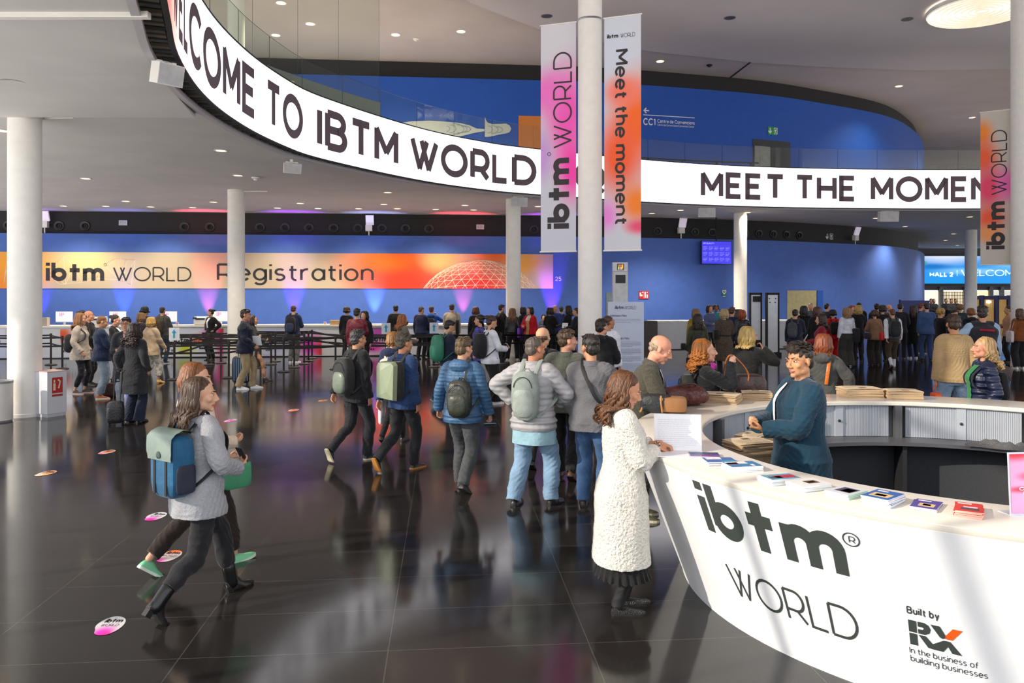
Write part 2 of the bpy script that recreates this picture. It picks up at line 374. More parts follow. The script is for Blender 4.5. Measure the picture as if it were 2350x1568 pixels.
# floor: large dark polished tiles
fm = bpy.data.materials.new('tiles'); t, b = nt(fm); N, L = t.nodes, t.links
tc = N.new('ShaderNodeTexCoord'); mp = N.new('ShaderNodeMapping'); mp.inputs['Rotation'].default_value = (0, 0, -math.radians(4.9)); mp.inputs['Location'].default_value = (0.35, 0.12, 0)
L.new(tc.outputs['Object'], mp.inputs['Vector'])
br = N.new('ShaderNodeTexBrick'); br.inputs['Scale'].default_value = 1.0; br.inputs['Brick Width'].default_value = 1.26; br.inputs['Row Height'].default_value = 0.63
br.inputs['Mortar Size'].default_value = 0.0035; br.inputs['Mortar Smooth'].default_value = 0.1; br.offset = 0.0
br.inputs['Color1'].default_value = lin('#242221'); br.inputs['Color2'].default_value = lin('#292624'); br.inputs['Mortar'].default_value = lin('#4c4844')
L.new(mp.outputs['Vector'], br.inputs['Vector'])
n1 = N.new('ShaderNodeTexNoise'); n1.inputs['Scale'].default_value = 260; n1.inputs['Detail'].default_value = 3; L.new(tc.outputs['Object'], n1.inputs['Vector'])
r1 = N.new('ShaderNodeMapRange'); r1.inputs['To Min'].default_value = 0.72; r1.inputs['To Max'].default_value = 1.3; L.new(n1.outputs['Fac'], r1.inputs['Value'])
mx = N.new('ShaderNodeMix'); mx.data_type = 'RGBA'; mx.blend_type = 'MULTIPLY'; mx.inputs[0].default_value = 1; L.new(br.outputs['Color'], mx.inputs[6]); L.new(r1.outputs['Result'], mx.inputs[7]); L.new(mx.outputs[2], b.inputs['Base Color'])
n2 = N.new('ShaderNodeTexNoise'); n2.inputs['Scale'].default_value = 1.3; n2.inputs['Detail'].default_value = 5; L.new(tc.outputs['Object'], n2.inputs['Vector'])
r2 = N.new('ShaderNodeMapRange'); r2.inputs['To Min'].default_value = 0.06; r2.inputs['To Max'].default_value = 0.17; L.new(n2.outputs['Fac'], r2.inputs['Value']); L.new(r2.outputs['Result'], b.inputs['Roughness'])
b.inputs['Specular IOR Level'].default_value = 0.42
struct('floor', MB().prism([(-5, -3), (24, -3), (46, 20), (46, 62), (-40, 62), (-40, 40), (-26, 33), (-11.5, 13), (-5, 4)], -0.2, 0), fm)

M_white = mat('#eae7e1', 0.55, bump=0.05, bscale=90, var=0.03)
M_soff = mat('#cac9c7', 0.8, bump=0.08, bscale=120, var=0.05, vscale=0.8)
M_ceil = mat('#d2c7c2', 0.85, bump=0.06, bscale=80, var=0.05, vscale=0.5)
M_blue = mat('#4164b4', 0.62, bump=0.04, bscale=160, var=0.05, vscale=3)
M_blueU = mat('#0c4eae', 0.62, bump=0.04, bscale=160, var=0.05, vscale=3)
M_black = mat('#1b1a1d', 0.7, var=0.15)
M_dark = mat('#26262a', 0.5, var=0.12)
M_steel = metal('#b9bcc0', 0.35)
M_txt = mat('#202024', 0.6, var=0.02)
M_wtxt = mat('#e6e8ee', 0.6, var=0.02)

# blue volume: lower wall, black plenum, upper wall
UE = WALL.L[-1]; U0 = 0.0
struct('wall_blue', wall_strip(WALL, U0, UE, 0, 4.52, 0.3), M_blue, True)
struct('wall_plenum', wall_strip(WALL, U0, UE, 4.52, 5.5, 0.2, -0.35), M_black, True)
struct('wall_upper', wall_strip(WALL, U0, UE, 6.9, 11.0, 0.3), M_blueU, True)
struct('wall_upper_plenum', wall_strip(WALL, U0, UE, 11.0, 11.75, 0.2, -0.35), M_black, True)

# LED ring path (lower edge of the display) and the slab behind it
LP = [(-3.3, 7.3), (-3.79, 8.6), (-4.0, 9.17), (-4.39, 10.21), (-4.66, 11.14), (-4.91, 12.23), (-5.08, 13.38), (-5.15, 14.55), (-5.13, 15.82), (-4.97, 17.25), (-4.74, 18.34), (-4.13, 19.74), (-3.2, 21.5), (-2.19, 23.04), (-.935, 24.4), (.35, 25.4), (4.71, 27.8), (8.57, 29.2), (13, 29.9), (17.75, 30.05), (24, 29.6), (31, 28.2)]
LED = Path(catmull(LP, 6))
ZB, ZT = 5.43, 6.90
UL = LED.L[-1]
us = np.linspace(0, UL, 150)
rim = [tuple(LED.off(u, -0.38)) for u in us]
outer = [(46, 27), (46, 62), (-40, 62), (-40, 10.5), (-9.0, 10.5), (-6.6, 8), (-6.4, 7.2)]
struct('ceiling_lower', MB().prism(rim + outer, 5.42, 6.86), M_soff)
mb = MB()   # pale lip along the slab edge
A = [LED.off(u, -0.30) for u in us]; B = [LED.off(u, -0.40) for u in us]
mb.add([(*p, 5.37) for p in A] + [(*p, 5.37) for p in B] + [(*p, 5.44) for p in A] + [(*p, 5.44) for p in B],
       [(i, i + 1, 150 + i + 1, 150 + i) for i in range(149)] + [(i + 1, i, 300 + i, 301 + i) for i in range(149)])
struct('trim_slab_edge', mb, mat('#b9b6bb', 0.5, var=0.03), True)
# soffit step with a soft lip
mb = MB()
mb.add([(-12.8, 11.6, 5.42), (-5.2, 11.6, 5.42), (-5.62, 13.9, 5.31), (-12.9, 13.75, 5.31), (-5.62, 13.92, 5.42), (-12.9, 13.77, 5.42)], [(3, 2, 1, 0), (2, 3, 5, 4), (1, 2, 4)])
struct('trim_soffit', mb, M_soff)
struct('trim_track', MB().box(-9, -4.15, 8.93, 9.02, 5.36, 5.43), M_white)

# upper ceiling
mb = MB().prism([(-15, -8), (46, -8), (46, 62), (-40, 62), (-40, 30), (-15, 14)], 11.72, 11.95)
struct('ceiling_upper', mb, M_ceil)
def seam(name, P, z, wd, th, m):
    mb = MB()
    for (a, c) in zip(P[:-1], P[1:]):
        a, c = np.array(a, float), np.array(c, float); d = (c - a) / np.linalg.norm(c - a); n = np.array((-d[1], d[0])) * wd / 2
        mb.prism([tuple(a - n), tuple(c - n), tuple(c + n), tuple(a + n)], z - th, z)
    return struct(name, mb, m)
def cp(px, py, z=11.72): d = (z - CZ) * F / (HY - py); return (at(px, d), d)
# dropped ceiling field in front, its edge reads as a step
seam('trim_ceiling_step', [cp(1080, 0), cp(1240, 62), cp(1490, 112), cp(1728, 138), cp(1890, 148), cp(2100, 156), cp(2330, 153)], 11.72, 0.10, 0.06, M_dark)
seam('trim_ceiling_joint', [cp(1728, 138), cp(1640, 205)], 11.72, 0.07, 0.02, M_dark)
mb = MB()
fld = [cp(1080, 0), cp(1240, 62), cp(1490, 112), cp(1728, 138), cp(1890, 148), cp(2100, 156), cp(2330, 153), (46, 33), (46, -8), (-2, -8), (-2, 24)]
struct('ceiling_field', mb.prism(fld, 11.62, 11.72), mat('#dcd5d8', 0.85, bump=0.05, bscale=60, var=0.04, vscale=0.4))

# side and rear enclosure
struct('wall_back', MB().box(20, 46, 58.4, 58.8, 2.36, 6.9), mat('#5b5a63', 0.6))
struct('wall_back_upper', MB().box(-40, 46, 58.6, 58.9, 6.9, 11.7), mat('#8d8a86', 0.7))

# unseen facade posts and transoms, added to streak the sun on floor and desk
mb = MB(); FP = [(-5.3, -3.0), (-5.4, 4.2), (-9.4, 10.2)]
for (a, c) in zip(FP[:-1], FP[1:]):
    a, c = np.array(a), np.array(c); n = int(np.linalg.norm(c - a) / 1.15)
    for i in range(n + 1): q = a + (c - a) * i / n; mb.box(q[0] - .03, q[0] + .03, q[1] - .03, q[1] + .03, 0, 11.7)
    dd = (c - a) / np.linalg.norm(c - a); nn = np.array((-dd[1], dd[0])) * .03
    for z in (2.7, 5.4, 8.4): mb.prism([tuple(a - nn), tuple(c - nn), tuple(c + nn), tuple(a + nn)], z, z + .06)
struct('window_facade', mb, M_steel)

# columns
def column(px, d, r, z0, z1, rings=()):
    mb = MB(); x = at(px, d)
    pr = [(r, z0), (r, z1)]
    mb.lathe(pr, 40, (0, 0, 0)); mb.lathe([(r + .012, z0), (r + .012, z0 + .06), (r, z0 + .065)], 40, (0, 0, 0))
    for z in rings: mb.lathe([(r + .004, z - .015), (r + .01, z), (r + .004, z + .015)], 40, (0, 0, 0))
    o = struct('column', mb, M_white, True); o.location = (x, d, 0); return o
column(57, 14.1, .27, 0, 5.42, (5.36,)); column(542, 24.6, .26, 0, 5.42, (5.36,)); column(542, 24.6, .26, 6.9, 11.72)
column(1178, 27.0, .255, 0, 5.42); column(1699, 31.8, .26, 0, 5.42); column(2228, 40.4, .28, 0, 5.42)
COLX = at(1354, 16.0); column(1354, 16.0, .245, 0, 11.72); column(2346, 23.5, .30, 0, 11.72)
seam('trim_bracket', [(at(90, 14.3), 14.3), (at(170, 14.2), 14.2)], 5.40, 0.05, 0.03, M_white)
seam('trim_bracket', [(at(560, 24.6), 24.6), (at(614, 24.6), 24.6)], 5.40, 0.06, 0.03, M_white)

# ================= LED ring display =================
led = thing('ring_display', 'huge curved white LED ring sign reading welcome and meet the moment', 'display', (0, 0, 0))
S_led = lambda u, v: Vector((*LED.off(u * UL, 0.0), ZB + v * (ZT - ZB)))
uc = [LED.at_col(385.5) / UL, LED.at_col(430) / UL, LED.at_col(520) / UL]
uvquad('screen', S_led, 150, 2, grad_mat('#fbf9ff', [(uc[0] - .04, .2, .16, 1.3, '#ffc4b0'), (uc[0] - .03, .2, .085, 1.1, '#e8524a')], emit=1.15), led, smooth=True)
mb = MB(); S = lambda x, y: Vector((*LED.off(x, 0.006), ZB + y))
def led_word(s, p0, p1, wt=.195):
    u0, u1 = LED.at_col(p0), LED.at_col(p1); text(mb, s, S, .99, wt, width=u1 - u0, x0=u0, y0=.24, track=.10)
Lu = LED.at_col
text(mb, 'WEL', S, .99, .18, width=1.62, x0=Lu(430.5) - 1.62, y0=.24, track=.10); led_word('COME', 433, 587)
led_word('TO', 610, 695); led_word('IBTM', 727, 914); led_word('WORLD', 941, 1231); led_word('Q', 1317, 1390, .15); led_word('MEET', 1608, 1802); led_word('THE', 1824, 1965); led_word('MOMENT', 1998, 2330)
mb.build('lettering', mat('#4a3c44', 0.6, var=0.02, emit='#4a3c44', est=0.25), led)
mb = MB()   # thin dark bezel top and bottom, dark rear trough with ribs
for (z0, z1, o0, o1) in ((ZB - .03, ZB, .01, -.06), (ZT, ZT + .03, .01, -.06), (ZB + .02, ZT, -.03, -.06)):
    A = [LED.off(u, o0) for u in us]; B = [LED.off(u, o1) for u in us]; m = len(us)
    V = [(*p, z0) for p in A] + [(*p, z1) for p in A] + [(*p, z0) for p in B] + [(*p, z1) for p in B]
    mb.add(V, [q for i in range(m - 1) for q in ((i, i + 1, m + i + 1, m + i), (2 * m + i + 1, 2 * m + i, 3 * m + i, 3 * m + i + 1), (m + i, m + i + 1, 3 * m + i + 1, 3 * m + i), (i + 1, i, 2 * m + i, 2 * m + i + 1))])
mb.build('bezel', M_black, led)
mb = MB()
for i in range(int(UL / .22)):
    u = i * .22; p = LED.off(u, -.20); t = LED.tan(u); R = Matrix.Translation((p[0], p[1], 0)) @ Matrix.Rotation(math.atan2(t[1], t[0]), 4, 'Z')
    mb.box(-.05, .05, -.12, .13, ZB + .02 + (i % 3) * .01, ZB + .07, (i % 2), M=R)
    if i % 3 == 0: mb.box(-.015, .015, -.15, .15, ZB + .1, ZB + .5, 0, M=R)
mb.build('mounting_bracket', [mat('#2c302f', 0.6), mat('#453f33', 0.6)], led)
mb = MB()
A = [LED.off(u, -.06) for u in us]; B = [LED.off(u, -.38) for u in us]; m = len(us)
mb.add([(*p, ZB + .25) for p in A] + [(*p, ZB + .25) for p in B], [(i, m + i, m + i + 1, i + 1) for i in range(m - 1)])
mb.build('rear_trough', M_black, led)

# glass balustrade on the ring and the taller glass screen behind it
GM = bpy.data.materials.new('glass'); t, b = nt(GM); N, L = t.nodes, t.links
tr = N.new('ShaderNodeBsdfTransparent'); tr.inputs['Color'].default_value = (0.93, 0.965, 0.94, 1); gl = N.new('ShaderNodeBsdfGlossy'); gl.inputs['Roughness'].default_value = 0.02
fr = N.new('ShaderNodeValue'); fr.outputs[0].default_value = 0.045; ms = N.new('ShaderNodeMixShader')
L.new(fr.outputs[0], ms.inputs[0]); L.new(tr.outputs[0], ms.inputs[1]); L.new(gl.outputs[0], ms.inputs[2]); L.new(ms.outputs[0], N['Material Output'].inputs['Surface'])
GE = mat('#39463f', 0.2, var=0.0)
def glass_run(name, label, u0, u1, step, off, z0, z1, edge=True, mtl=GM):
    g = thing(name, label, 'glass balustrade', (0, 0, 0)); k = max(1, int(round((u1 - u0) / step)))
    for i in range(k):
        a, c = u0 + (u1 - u0) * i / k + .012, u0 + (u1 - u0) * (i + 1) / k - .012
        mb = MB(); s = np.linspace(a, c, 6); P = [LED.off(u, off) for u in s]; Q = [LED.off(u, off - .012) for u in s]
        V = [(*p, z) for z in (z0, z1) for p in P] + [(*p, z) for z in (z0, z1) for p in Q]
        mb.add(V, [(j, j + 1, 7 + j, 6 + j) for j in range(5)] + [(17 - j, 16 - j, 22 - j, 23 - j) for j in range(5)])
        mb.add([(*p, z1) for p in P] + [(*p, z1) for p in Q], [(j, j + 1, 7 + j, 6 + j) for j in range(5)], 1)
        mb.add([(*P[5], z0), (*P[5], z1), (*Q[5], z1), (*Q[5], z0)], [(0, 1, 2, 3)], 1)
        mb.build('glass_pane', [mtl, GE], g)
    return g
glass_run('glass_balustrade', 'low clear glass balustrade running above the white ring sign', LED.at_col(388), UL - 3, 1.55, -.12, 6.9, 7.68)
gs = glass_run('glass_screen', 'tall clear glass screen rising to the ceiling behind the ring balustrade', LED.at_col(470), LED.at_col(985), 1.5, -2.02, 8.02, 11.4)
gs['category'] = 'glass screen'
mb = MB(); u0, u1 = LED.at_col(440), LED.at_col(985); s = np.linspace(u0, u1, 40); P = [LED.off(u, -1.98) for u in s]; Q = [LED.off(u, -2.06) for u in s]
V = [(*p, z) for z in (6.9, 8.0) for p in P] + [(*p, z) for z in (6.9, 8.0) for p in Q]
mb.add(V, [q for j in range(39) for q in ((j, j + 1, 41 + j, 40 + j), (81 + j, 80 + j, 120 + j, 121 + j), (40 + j, 41 + j, 121 + j, 120 + j))] + [(39, 119, 159, 79)])
struct('wall_parapet', mb, mat('#7d857f', 0.35, var=0.05), True)
# dark handrail behind the right-hand balustrade
hr = thing('handrail', 'dark metal handrail with posts on the upper floor behind glass', 'handrail', (0, 0, 0))
u0, u1 = LED.at_col(1478), LED.at_col(1830); P = [(*LED.off(u, -3.2), 7.62) for u in np.linspace(u0, u1, 20)]
MB().tube(P, .03, 8).build('rail', M_black, hr, True)
for u in np.linspace(u0 + .7, u1 - .3, 5):
    p = LED.off(u, -3.2); MB().box(p[0] - .045, p[0] + .045, p[1] - .02, p[1] + .02, 6.9, 7.6).build('post', M_black, hr)

# ================= wall fittings =================
def on_wall(px, z, off=.01, dz=0):
    u = WALL.at_col(px); p = WALL.off(u, off); t = WALL.tan(u); return Vector((p[0], p[1], z)), math.atan2(t[1], t[0]), u, float(np.linalg.norm(p)) , p[1]
def wall_S(px, z, off=.012):
    u0 = WALL.at_col(px); return lambda x, y: Vector((*WALL.off(u0 + x, off), z + y))
# registration banner
ban = thing('registration_banner', 'long cream and orange registration banner across the blue wall', 'banner', (0, 0, 0))
u0, u1 = WALL.at_col(-90), WALL.at_col(1269); LB = u1 - u0; zb0, zb1 = 2.365, 3.79
fx = lambda px: (WALL.at_col(px) - u0) / LB
uvquad('panel', lambda u, v: Vector((*WALL.off(u0 + u * LB, .03), zb0 + v * (zb1 - zb0))), 60, 1,
       grad_mat('#b5a690', [(fx(-5), .3, .095, 1.2, '#ee8410'), (fx(60), .75, .10, .9, '#f2a51c'), (fx(200), .9, .10, .9, '#e0c890'), (fx(905), .75, .14, 1.1, '#fb5a08'), (fx(925), .15, .13, .9, '#f0300e'), (fx(890), .9, .07, .6, '#ff6a00'), (fx(1140), 1.1, .07, .8, '#f8660c'), (fx(1090), .05, .11, .95, '#e62a2e'), (fx(1200), .75, .05, .7, '#f0a850'), (fx(1010), .85, .05, .55, '#f2b070'), (fx(1262), .1, .06, .8, '#dcb8d6')]), ban)
Sb = lambda x, y: Vector((*WALL.off(u0 + x, .036), zb0 + y))
def bx(px): return WALL.at_col(px) - u0
mb = MB(); k = (zb1 - zb0) / 82.0
text(mb, 'ibtm', Sb, .74, .225, width=bx(240) - bx(106), x0=bx(106), y0=.285, tab=GB, track=.07)
text(mb, 'WORLD', Sb, .57, .10, width=bx(440) - bx(260), x0=bx(260), y0=.28, track=.10)
text(mb, 'Registration', Sb, .70, .12, width=bx(858) - bx(498), x0=bx(498), y0=.30, track=.10)
ribbon(mb, [(bx(242.5) + .05 * math.cos(a), .93 + .05 * math.sin(a)) for a in np.linspace(0, 2 * PI, 13)], .015, Sb)
mb.build('lettering', M_txt, ban)
mb = MB()   # white line-work dome
cx, cy, R = bx(1103), -1.25, 2.75
def dome(lat, lon):
    x = math.cos(lat) * math.sin(lon); y = math.sin(lat) * .93 + math.cos(lat) * math.cos(lon) * .16; return (cx + R * x, cy + R * .93 * y)
rows = 9
def seg(a, c):
    (x0, y0), (x1, y1) = a, c
    if max(y0, y1) < .01: return
    if min(y0, y1) < .01:
        if y0 < y1: x0, y0, x1, y1 = x1, y1, x0, y0
        tt = (y0 - .01) / (y0 - y1); x1, y1 = x0 + (x1 - x0) * tt, .01
    ribbon(mb, [(x0, y0), (x1, y1)], .016, Sb, 0, 1.0)
g = {}
for j in range(rows + 1):
    for i in range(-9, 10): g[j, i] = dome(math.radians(18 + 68 * j / rows), math.radians(10 * (i + (j % 2) * .5)))
for j in range(rows):
    for i in range(-9, 9):
        seg(g[j, i], g[j, i + 1]); seg(g[j, i], g[j + 1, i]);
        if j % 2 == 0: seg(g[j, i + 1], g[j + 1, i])
        else: seg(g[j, i], g[j + 1, i + 1])
rg = random.Random(4)
for px0, px1 in ((96, 330), (0, 20)):
    pts = [(bx(px0) + (bx(px1) - bx(px0)) * rg.random(), .02 + 1.38 * rg.random()) for _ in range(14 if px1 > 100 else 5)]
    for a in pts:
        for c in sorted(pts, key=lambda q: (q[0] - a[0]) ** 2 + (q[1] - a[1]) ** 2)[1:4]: ribbon(mb, [a, c], .012, lambda x, y: Vector((*WALL.off(u0 + x, .033), zb0 + y)), 0, 2)
mb.build('line_art', mat('#f6dcc4', 0.6, var=0.0), ban)

# round air nozzles on the black plenum
i = 0
for px in (8, 126, 186, 417, 476, 592, 650, 706, 763, 819, 875, 930, 984, 1228, 1517, 1604, 1644, 1721, 1753, 1787, 1818, 1848):
    p, a, u, _, d = on_wall(px, 4.84, -.34)
    v = thing('air_nozzle', 'round black air nozzle set in the black band above the blue wall', 'vent', p, a, 'round air nozzles along the black band')
    MB().lathe([(.18, 0), (.20, .02), (.18, .035), (.12, .02)], 20, M=Matrix.Rotation(PI / 2, 4, 'X')).build('rim', mat('#2f2e33', .4), v, True)
    MB().lathe([(.11, .0), (.12, .06), (.08, .07), (.07, .02), (.0, .02)], 16, M=Matrix.Rotation(PI / 2, 4, 'X')).build('jet', M_black, v, True)
for px, lb in ((275, 'small white notice on the black band near the thick column'), (1103, 'small white notice on the black band above the dome drawing')):
    p, a, u, _, d = on_wall(px, 4.98 if px < 500 else 4.93, -.33); v = thing('notice', lb, 'sign', p, a)
    MB().box(-.16, .16, -.015, 0, -.1, .1).build('plate', mat('#c9ccd6', .5), v); mb = MB(); text_block(mb, lambda x, y: Vector((x, -.018, y)), -.12, .12, .05, -.06, 4, .016); mb.build('lettering', M_txt, v)
# floodlights on poles above the blue wall
for px, z0, z1, lb in ((846, 4.5, 5.15, 'white floodlight on a short pole above the middle of the banner'), (1566, 4.5, 5.2, 'white floodlight on a pole above the wall beside the central column'), (1968, 4.5, 5.15, 'white floodlight on a pole near the curved end of the blue wall'), (99, 4.5, 5.2, 'white floodlight on a pole half behind the thick column')):
    p, a, u, _, d = on_wall(px, 0, -.12); v = thing('floodlight', lb, 'floodlight', p, a, 'floodlights on poles above the blue wall')
    MB().cyl(0, 0, z0, z1 - .4, .025, 10).build('pole', M_white, v, True)
    MB().box(-.13, .13, -.10, .08, z1 - .45, z1 - .2).build('driver_box', M_white, v)
    MB().box(-.16, .16, -.04, .04, -.2, .2, M=Matrix.Translation((.04, -.08, z1)) @ Matrix.Rotation(.35, 4, 'X')).build('lamp_head', glow('#cfc3dd', .35, '#ddd9e4'), v)
# coloured uplight washes on the wall
for px, c, e in ((97, (.25, .05, 1), 260), (285, (.12, .16, 1), 420), (478, (1, .08, .16), 1200), (675, (.42, .03, 1), 800), (860, (.35, .42, 1), 620), (1063, (1, .06, .10), 1200), (1266, (.46, .03, 1), 800)):
    p, a, u, _, d = on_wall(px, .7, .32)
    l = bpy.data.lights.new('uplight', 'SPOT'); l.energy = e * 1.5; l.color = c; l.spot_size = math.radians(38); l.spot_blend = .9; l.shadow_soft_size = .04
    o = bpy.data.objects.new('uplight', l); COL.objects.link(o); o.location = p
    tdir = Vector((math.sin(a) * -.11, math.cos(a) * .11, 1)); o.rotation_euler = tdir.to_track_quat('-Z', 'Y').to_euler()

# number and safety signs
mb = MB(); text(mb, '25', wall_S(1281, zat(645, 32.6)), .18, .14, align='c'); tag(mb.build('bay_number', M_wtxt), 'small white number 25 on the blue wall by the banner', 'number')
def sign(name, label, cat, px, z, w_, h, col, draw=None, off=.03, dim=None, back=None):
    p, a, u, _, d = on_wall(px, z, off); v = thing(name, label, cat, p, a)
    MB().box(-w_ / 2, w_ / 2, 0, .03, -h / 2, h / 2).build('plate', mat(col, .45, var=.03) if back is None else back, v)
    if draw:
        mb = MB(); draw(mb, lambda x, y: Vector((x, -.004, y))); mb.build('symbol', M_wtxt if dim is None else dim, v)
    return v
def dr_fire(mb, S):
    ribbon(mb, [(-.16, .1), (-.16, -.02), (-.06, -.02)], .07, S); ribbon(mb, [(-.06, .08), (-.06, .13)], .05, S); ribbon(mb, [(.06, -.13), (.06, .13)], .05, S); ribbon(mb, [(.15, -.13), (.15, .02)], .06, S); ribbon(mb, [(.15, .07), (.15, .13)], .04, S); ribbon(mb, [(.0, -.15), (.0, .15)], .012, S)
sign('fire_sign', 'red square fire hose and extinguisher sign on the blue wall', 'sign', 1477, zat(677, 33.4), .44, .34, '#b8201c', dr_fire)
def dr_aed(mb, S):
    ribbon(mb, [(0, -.06), (-.09, .05), (-.06, .11), (0, .07), (.06, .11), (.09, .05), (0, -.06)], .04, S); ribbon(mb, [(-.07, -.16), (.07, -.16)], .025, S)
sign('defibrillator_sign', 'small green heart sign on the blue wall left of a column', 'sign', 1661, zat(672, 34.1), .2, .28, '#1c6b4e', dr_aed)
def dr_exit(mb, S):
    ribbon(mb, [(-.14, .12), (-.14, -.1)], .05, S); ribbon(mb, [(-.23, -.01), (-.14, -.11), (-.05, -.01)], .05, S); ribbon(mb, [(.08, .13), (.26, .13), (.26, -.13), (.08, -.13), (.08, .13)], .02, S); ribbon(mb, [(.2, .08), (.15, 0), (.2, -.1)], .04, S); ribbon(mb, [(.11, .03), (.22, .02)], .03, S)
sign('exit_sign', 'green running man exit sign above the upper floor doorway', 'sign', 1772, zat(301, 35.1), .5, .36, '#0d5c33', dr_exit, back=glow('#0d5c33', .5))
v = sign('exit_sign', 'dim green exit sign on the black band near the curved wall end', 'sign', 1916, 4.86, .34, .26, '#17402a', dr_exit, off=-.33)
# upper floor direction sign
v = thing('direction_sign', 'white convention centre direction lettering with left arrow on upper wall', 'sign', (0, 0, 0)); mb = MB()
Sx = wall_S(1476, zat(291, 33.6)); k = WALL.at_col(1594) - WALL.at_col(1476)
text(mb, 'CC1', Sx, .30, .17, width=k * .235, track=.12); text(mb, 'Centre de Convencions', Sx, .15, .15, width=k * .73, x0=k * .27, y0=.13, track=.12); text(mb, 'Centro de Convenciones/Convention Center', Sx, .085, .13, width=k * .72, x0=k * .27, y0=0, track=.12)
ribbon(mb, [(0, .43), (k, .43)], .03, Sx); ribbon(mb, [(.03, .62), (.26, .62)], .05, Sx); ribbon(mb, [(.14, .73), (.03, .62), (.14, .51)], .05, Sx)
mb.build('lettering', M_wtxt, v)
# whale outline art on the upper wall
v = thing('whale_artwork', 'white contour line fish shaped artwork on the upper blue wall', 'wall art', (0, 0, 0))
S0 = wall_S(905, zat(300, 31.8), .03); K = (WALL.at_col(1174) - WALL.at_col(905)) / 269.0; zz = 31.9 / F
def fish(pts, name, m, off=0.0):
    mb = MB(); n = len(pts[0]); top = [S0(x * K, (300 - y) * zz) for x, y in pts[0]]; bot = [S0(x * K, (300 - y) * zz) for x, y in pts[1]]
    for q in (top, bot):
        for p in q: p.y -= off
    mb.add(top + bot, [(i, n + i, n + i + 1, i + 1) for i in range(n - 1)]); return mb.build(name, m, v)
MA = mat('#c9cdc4', .5, var=.05)
fish([[(0, 300 - 17 + 0), (40, 276), (80, 274), (110, 275), (150, 278), (172, 283), (188, 290), (206, 291)], [(0, 284), (30, 300), (60, 306), (100, 309), (150, 309), (172, 303), (188, 299), (206, 296)]], 'body_panel', MA)
fish([[(207, 263), (210, 271), (214, 276), (225, 279), (245, 278), (256, 277), (264, 281), (268, 288)], [(207, 309), (210, 309), (214, 309), (225, 307), (240, 303), (256, 300), (264, 297), (268, 290)]], 'tail_panel', MA)
mb = MB()
for c0, rr, sx in ((120, 6, 1), (128, 9, 1.4), (136, 12, 1.9), (146, 9, 2.2), (160, 7, 2.0), (215, 8, 1.2), (224, 9, 1.5), (236, 7, 1.7)):
    ribbon(mb, [((c0 + rr * sx * math.cos(a)) * K, (300 - 292 + rr * math.sin(a)) * zz) for a in np.linspace(-1.7, 1.7, 14)], .025, lambda x, y: S0(x, y) + Vector((0, -.02, 0)))
mb.build('contour_line', mat('#8d97a6', .6), v)
# openings on the upper wall
def opening(name, px0, px1, z0, z1, m, fr, off=.012):
    a, c = WALL.at_col(px0), WALL.at_col(px1); mb = wall_strip(WALL, a, c, z0, z1, .05, .02, 4); o = struct(name, mb, m)
    return o
opening('door_1', 1727, 1813, 6.9, zat(322, 35.0), mat('#2e2f33', .5), M_dark); opening('door_2', 1731, 1766, 6.9, zat(338, 35), mat('#8b8a88', .5), M_dark).location.y = -.06
opening('window_1', 1190, 1246, 6.9, zat(268, 32.6), glow('#a9601f', .45, '#8a4a18'), M_dark)
opening('door_3', 1806, 1886, 0, zat(667, 36.2), mat('#a39b74', .6), M_dark); opening('trim_doorway', 1874, 1887, 0, zat(667, 36.4), M_blueU, M_dark).location.y = -.05
opening('door_4', 1391, 1412, 0, zat(671, 33), mat('#64707c', .6), M_dark)

# ================= lamps =================
def downlight(px, py, z, lb, e=0, r=.11, lit=True, col=(1, .86, .66), grp='round downlights in the lower ceiling'):
    d = (z - CZ) * F / (HY - py); v = thing('downlight', lb, 'ceiling light', (at(px, d), d, z), 0, grp)
    MB().lathe([(r, -.002), (r + .035, -.012), (r + .04, 0)], 24, cap=False).build('trim_ring', M_white if lit else mat('#77757a', .5), v, True)
    MB().lathe([(.001, -.004), (r, -.004)], 20, cap=False).build('diffuser', glow('#ffdfae', 3.2) if lit else mat('#5a585c', .4), v)
    if e:
        l = bpy.data.lights.new('lamp', 'SPOT'); l.energy = e; l.color = col; l.spot_size = math.radians(125); l.spot_blend = .8; l.shadow_soft_size = .12
        o = bpy.data.objects.new('lamp', l); COL.objects.link(o); o.parent = v; o.location = (0, 0, -.06)
LBL = 'lit round downlight in the grey ceiling under the upper floor'
DL = [(287, 206, 0), (507, 346, 1), (197, 410, 1), (546, 403, 1), (4, 300, 1), (289, 462, 1), (490, 464, 1), (689, 467, 1), (146, 473, 1), (243, 473.5, 0), (346, 475, 1), (442, 476.5, 0), (637, 477.6, 1), (730, 478.6, 0), (890, 442, 1), (881, 469, 1), (1067, 471.5, 1), (823, 479, 1), (912, 479, 0), (1000, 480.7, 1), (1087, 482, 0), (1235, 474, 1), (1562, 482.6, 1), (1715, 488, 1), (1496, 490, 0), (2010, 501, 1), (2077, 520, 1), (2225, 498, 1), (2188, 537, 1), (2170, 552, 0), (2197, 563.5, 1), (2061, 565, 1), (2128, 574, 1)]
for px, py, on in DL: downlight(px, py, 5.415, LBL, (640 if px < 1300 else 1500 if px < 1900 else 650) * on)
for px, py in ((2063, 198), (2231, 270), (1515, 141), (1058, 72.5), (908, 80), (712, 55), (645, 7), (633, 81)):
    downlight(px, py, 11.715, 'lit round downlight in the high ceiling over the upper floor', 0 if px == 1515 else 600, .15, True, grp='round downlights in the high ceiling')
for px, py, z, lb in ((30, 189, 5.415, 'unlit round fitting in the ceiling above the thick column'), (2082, 44, 11.615, 'unlit round fitting in the high ceiling beside the big disc lamp'), (1255, 37, 11.615, 'unlit round fitting in the high ceiling by the pink banner'), (1675, 41, 11.615, 'unlit round fitting in the high ceiling right of the orange banner')):
    downlight(px, py, z, lb, 0, .16, False, grp=None)
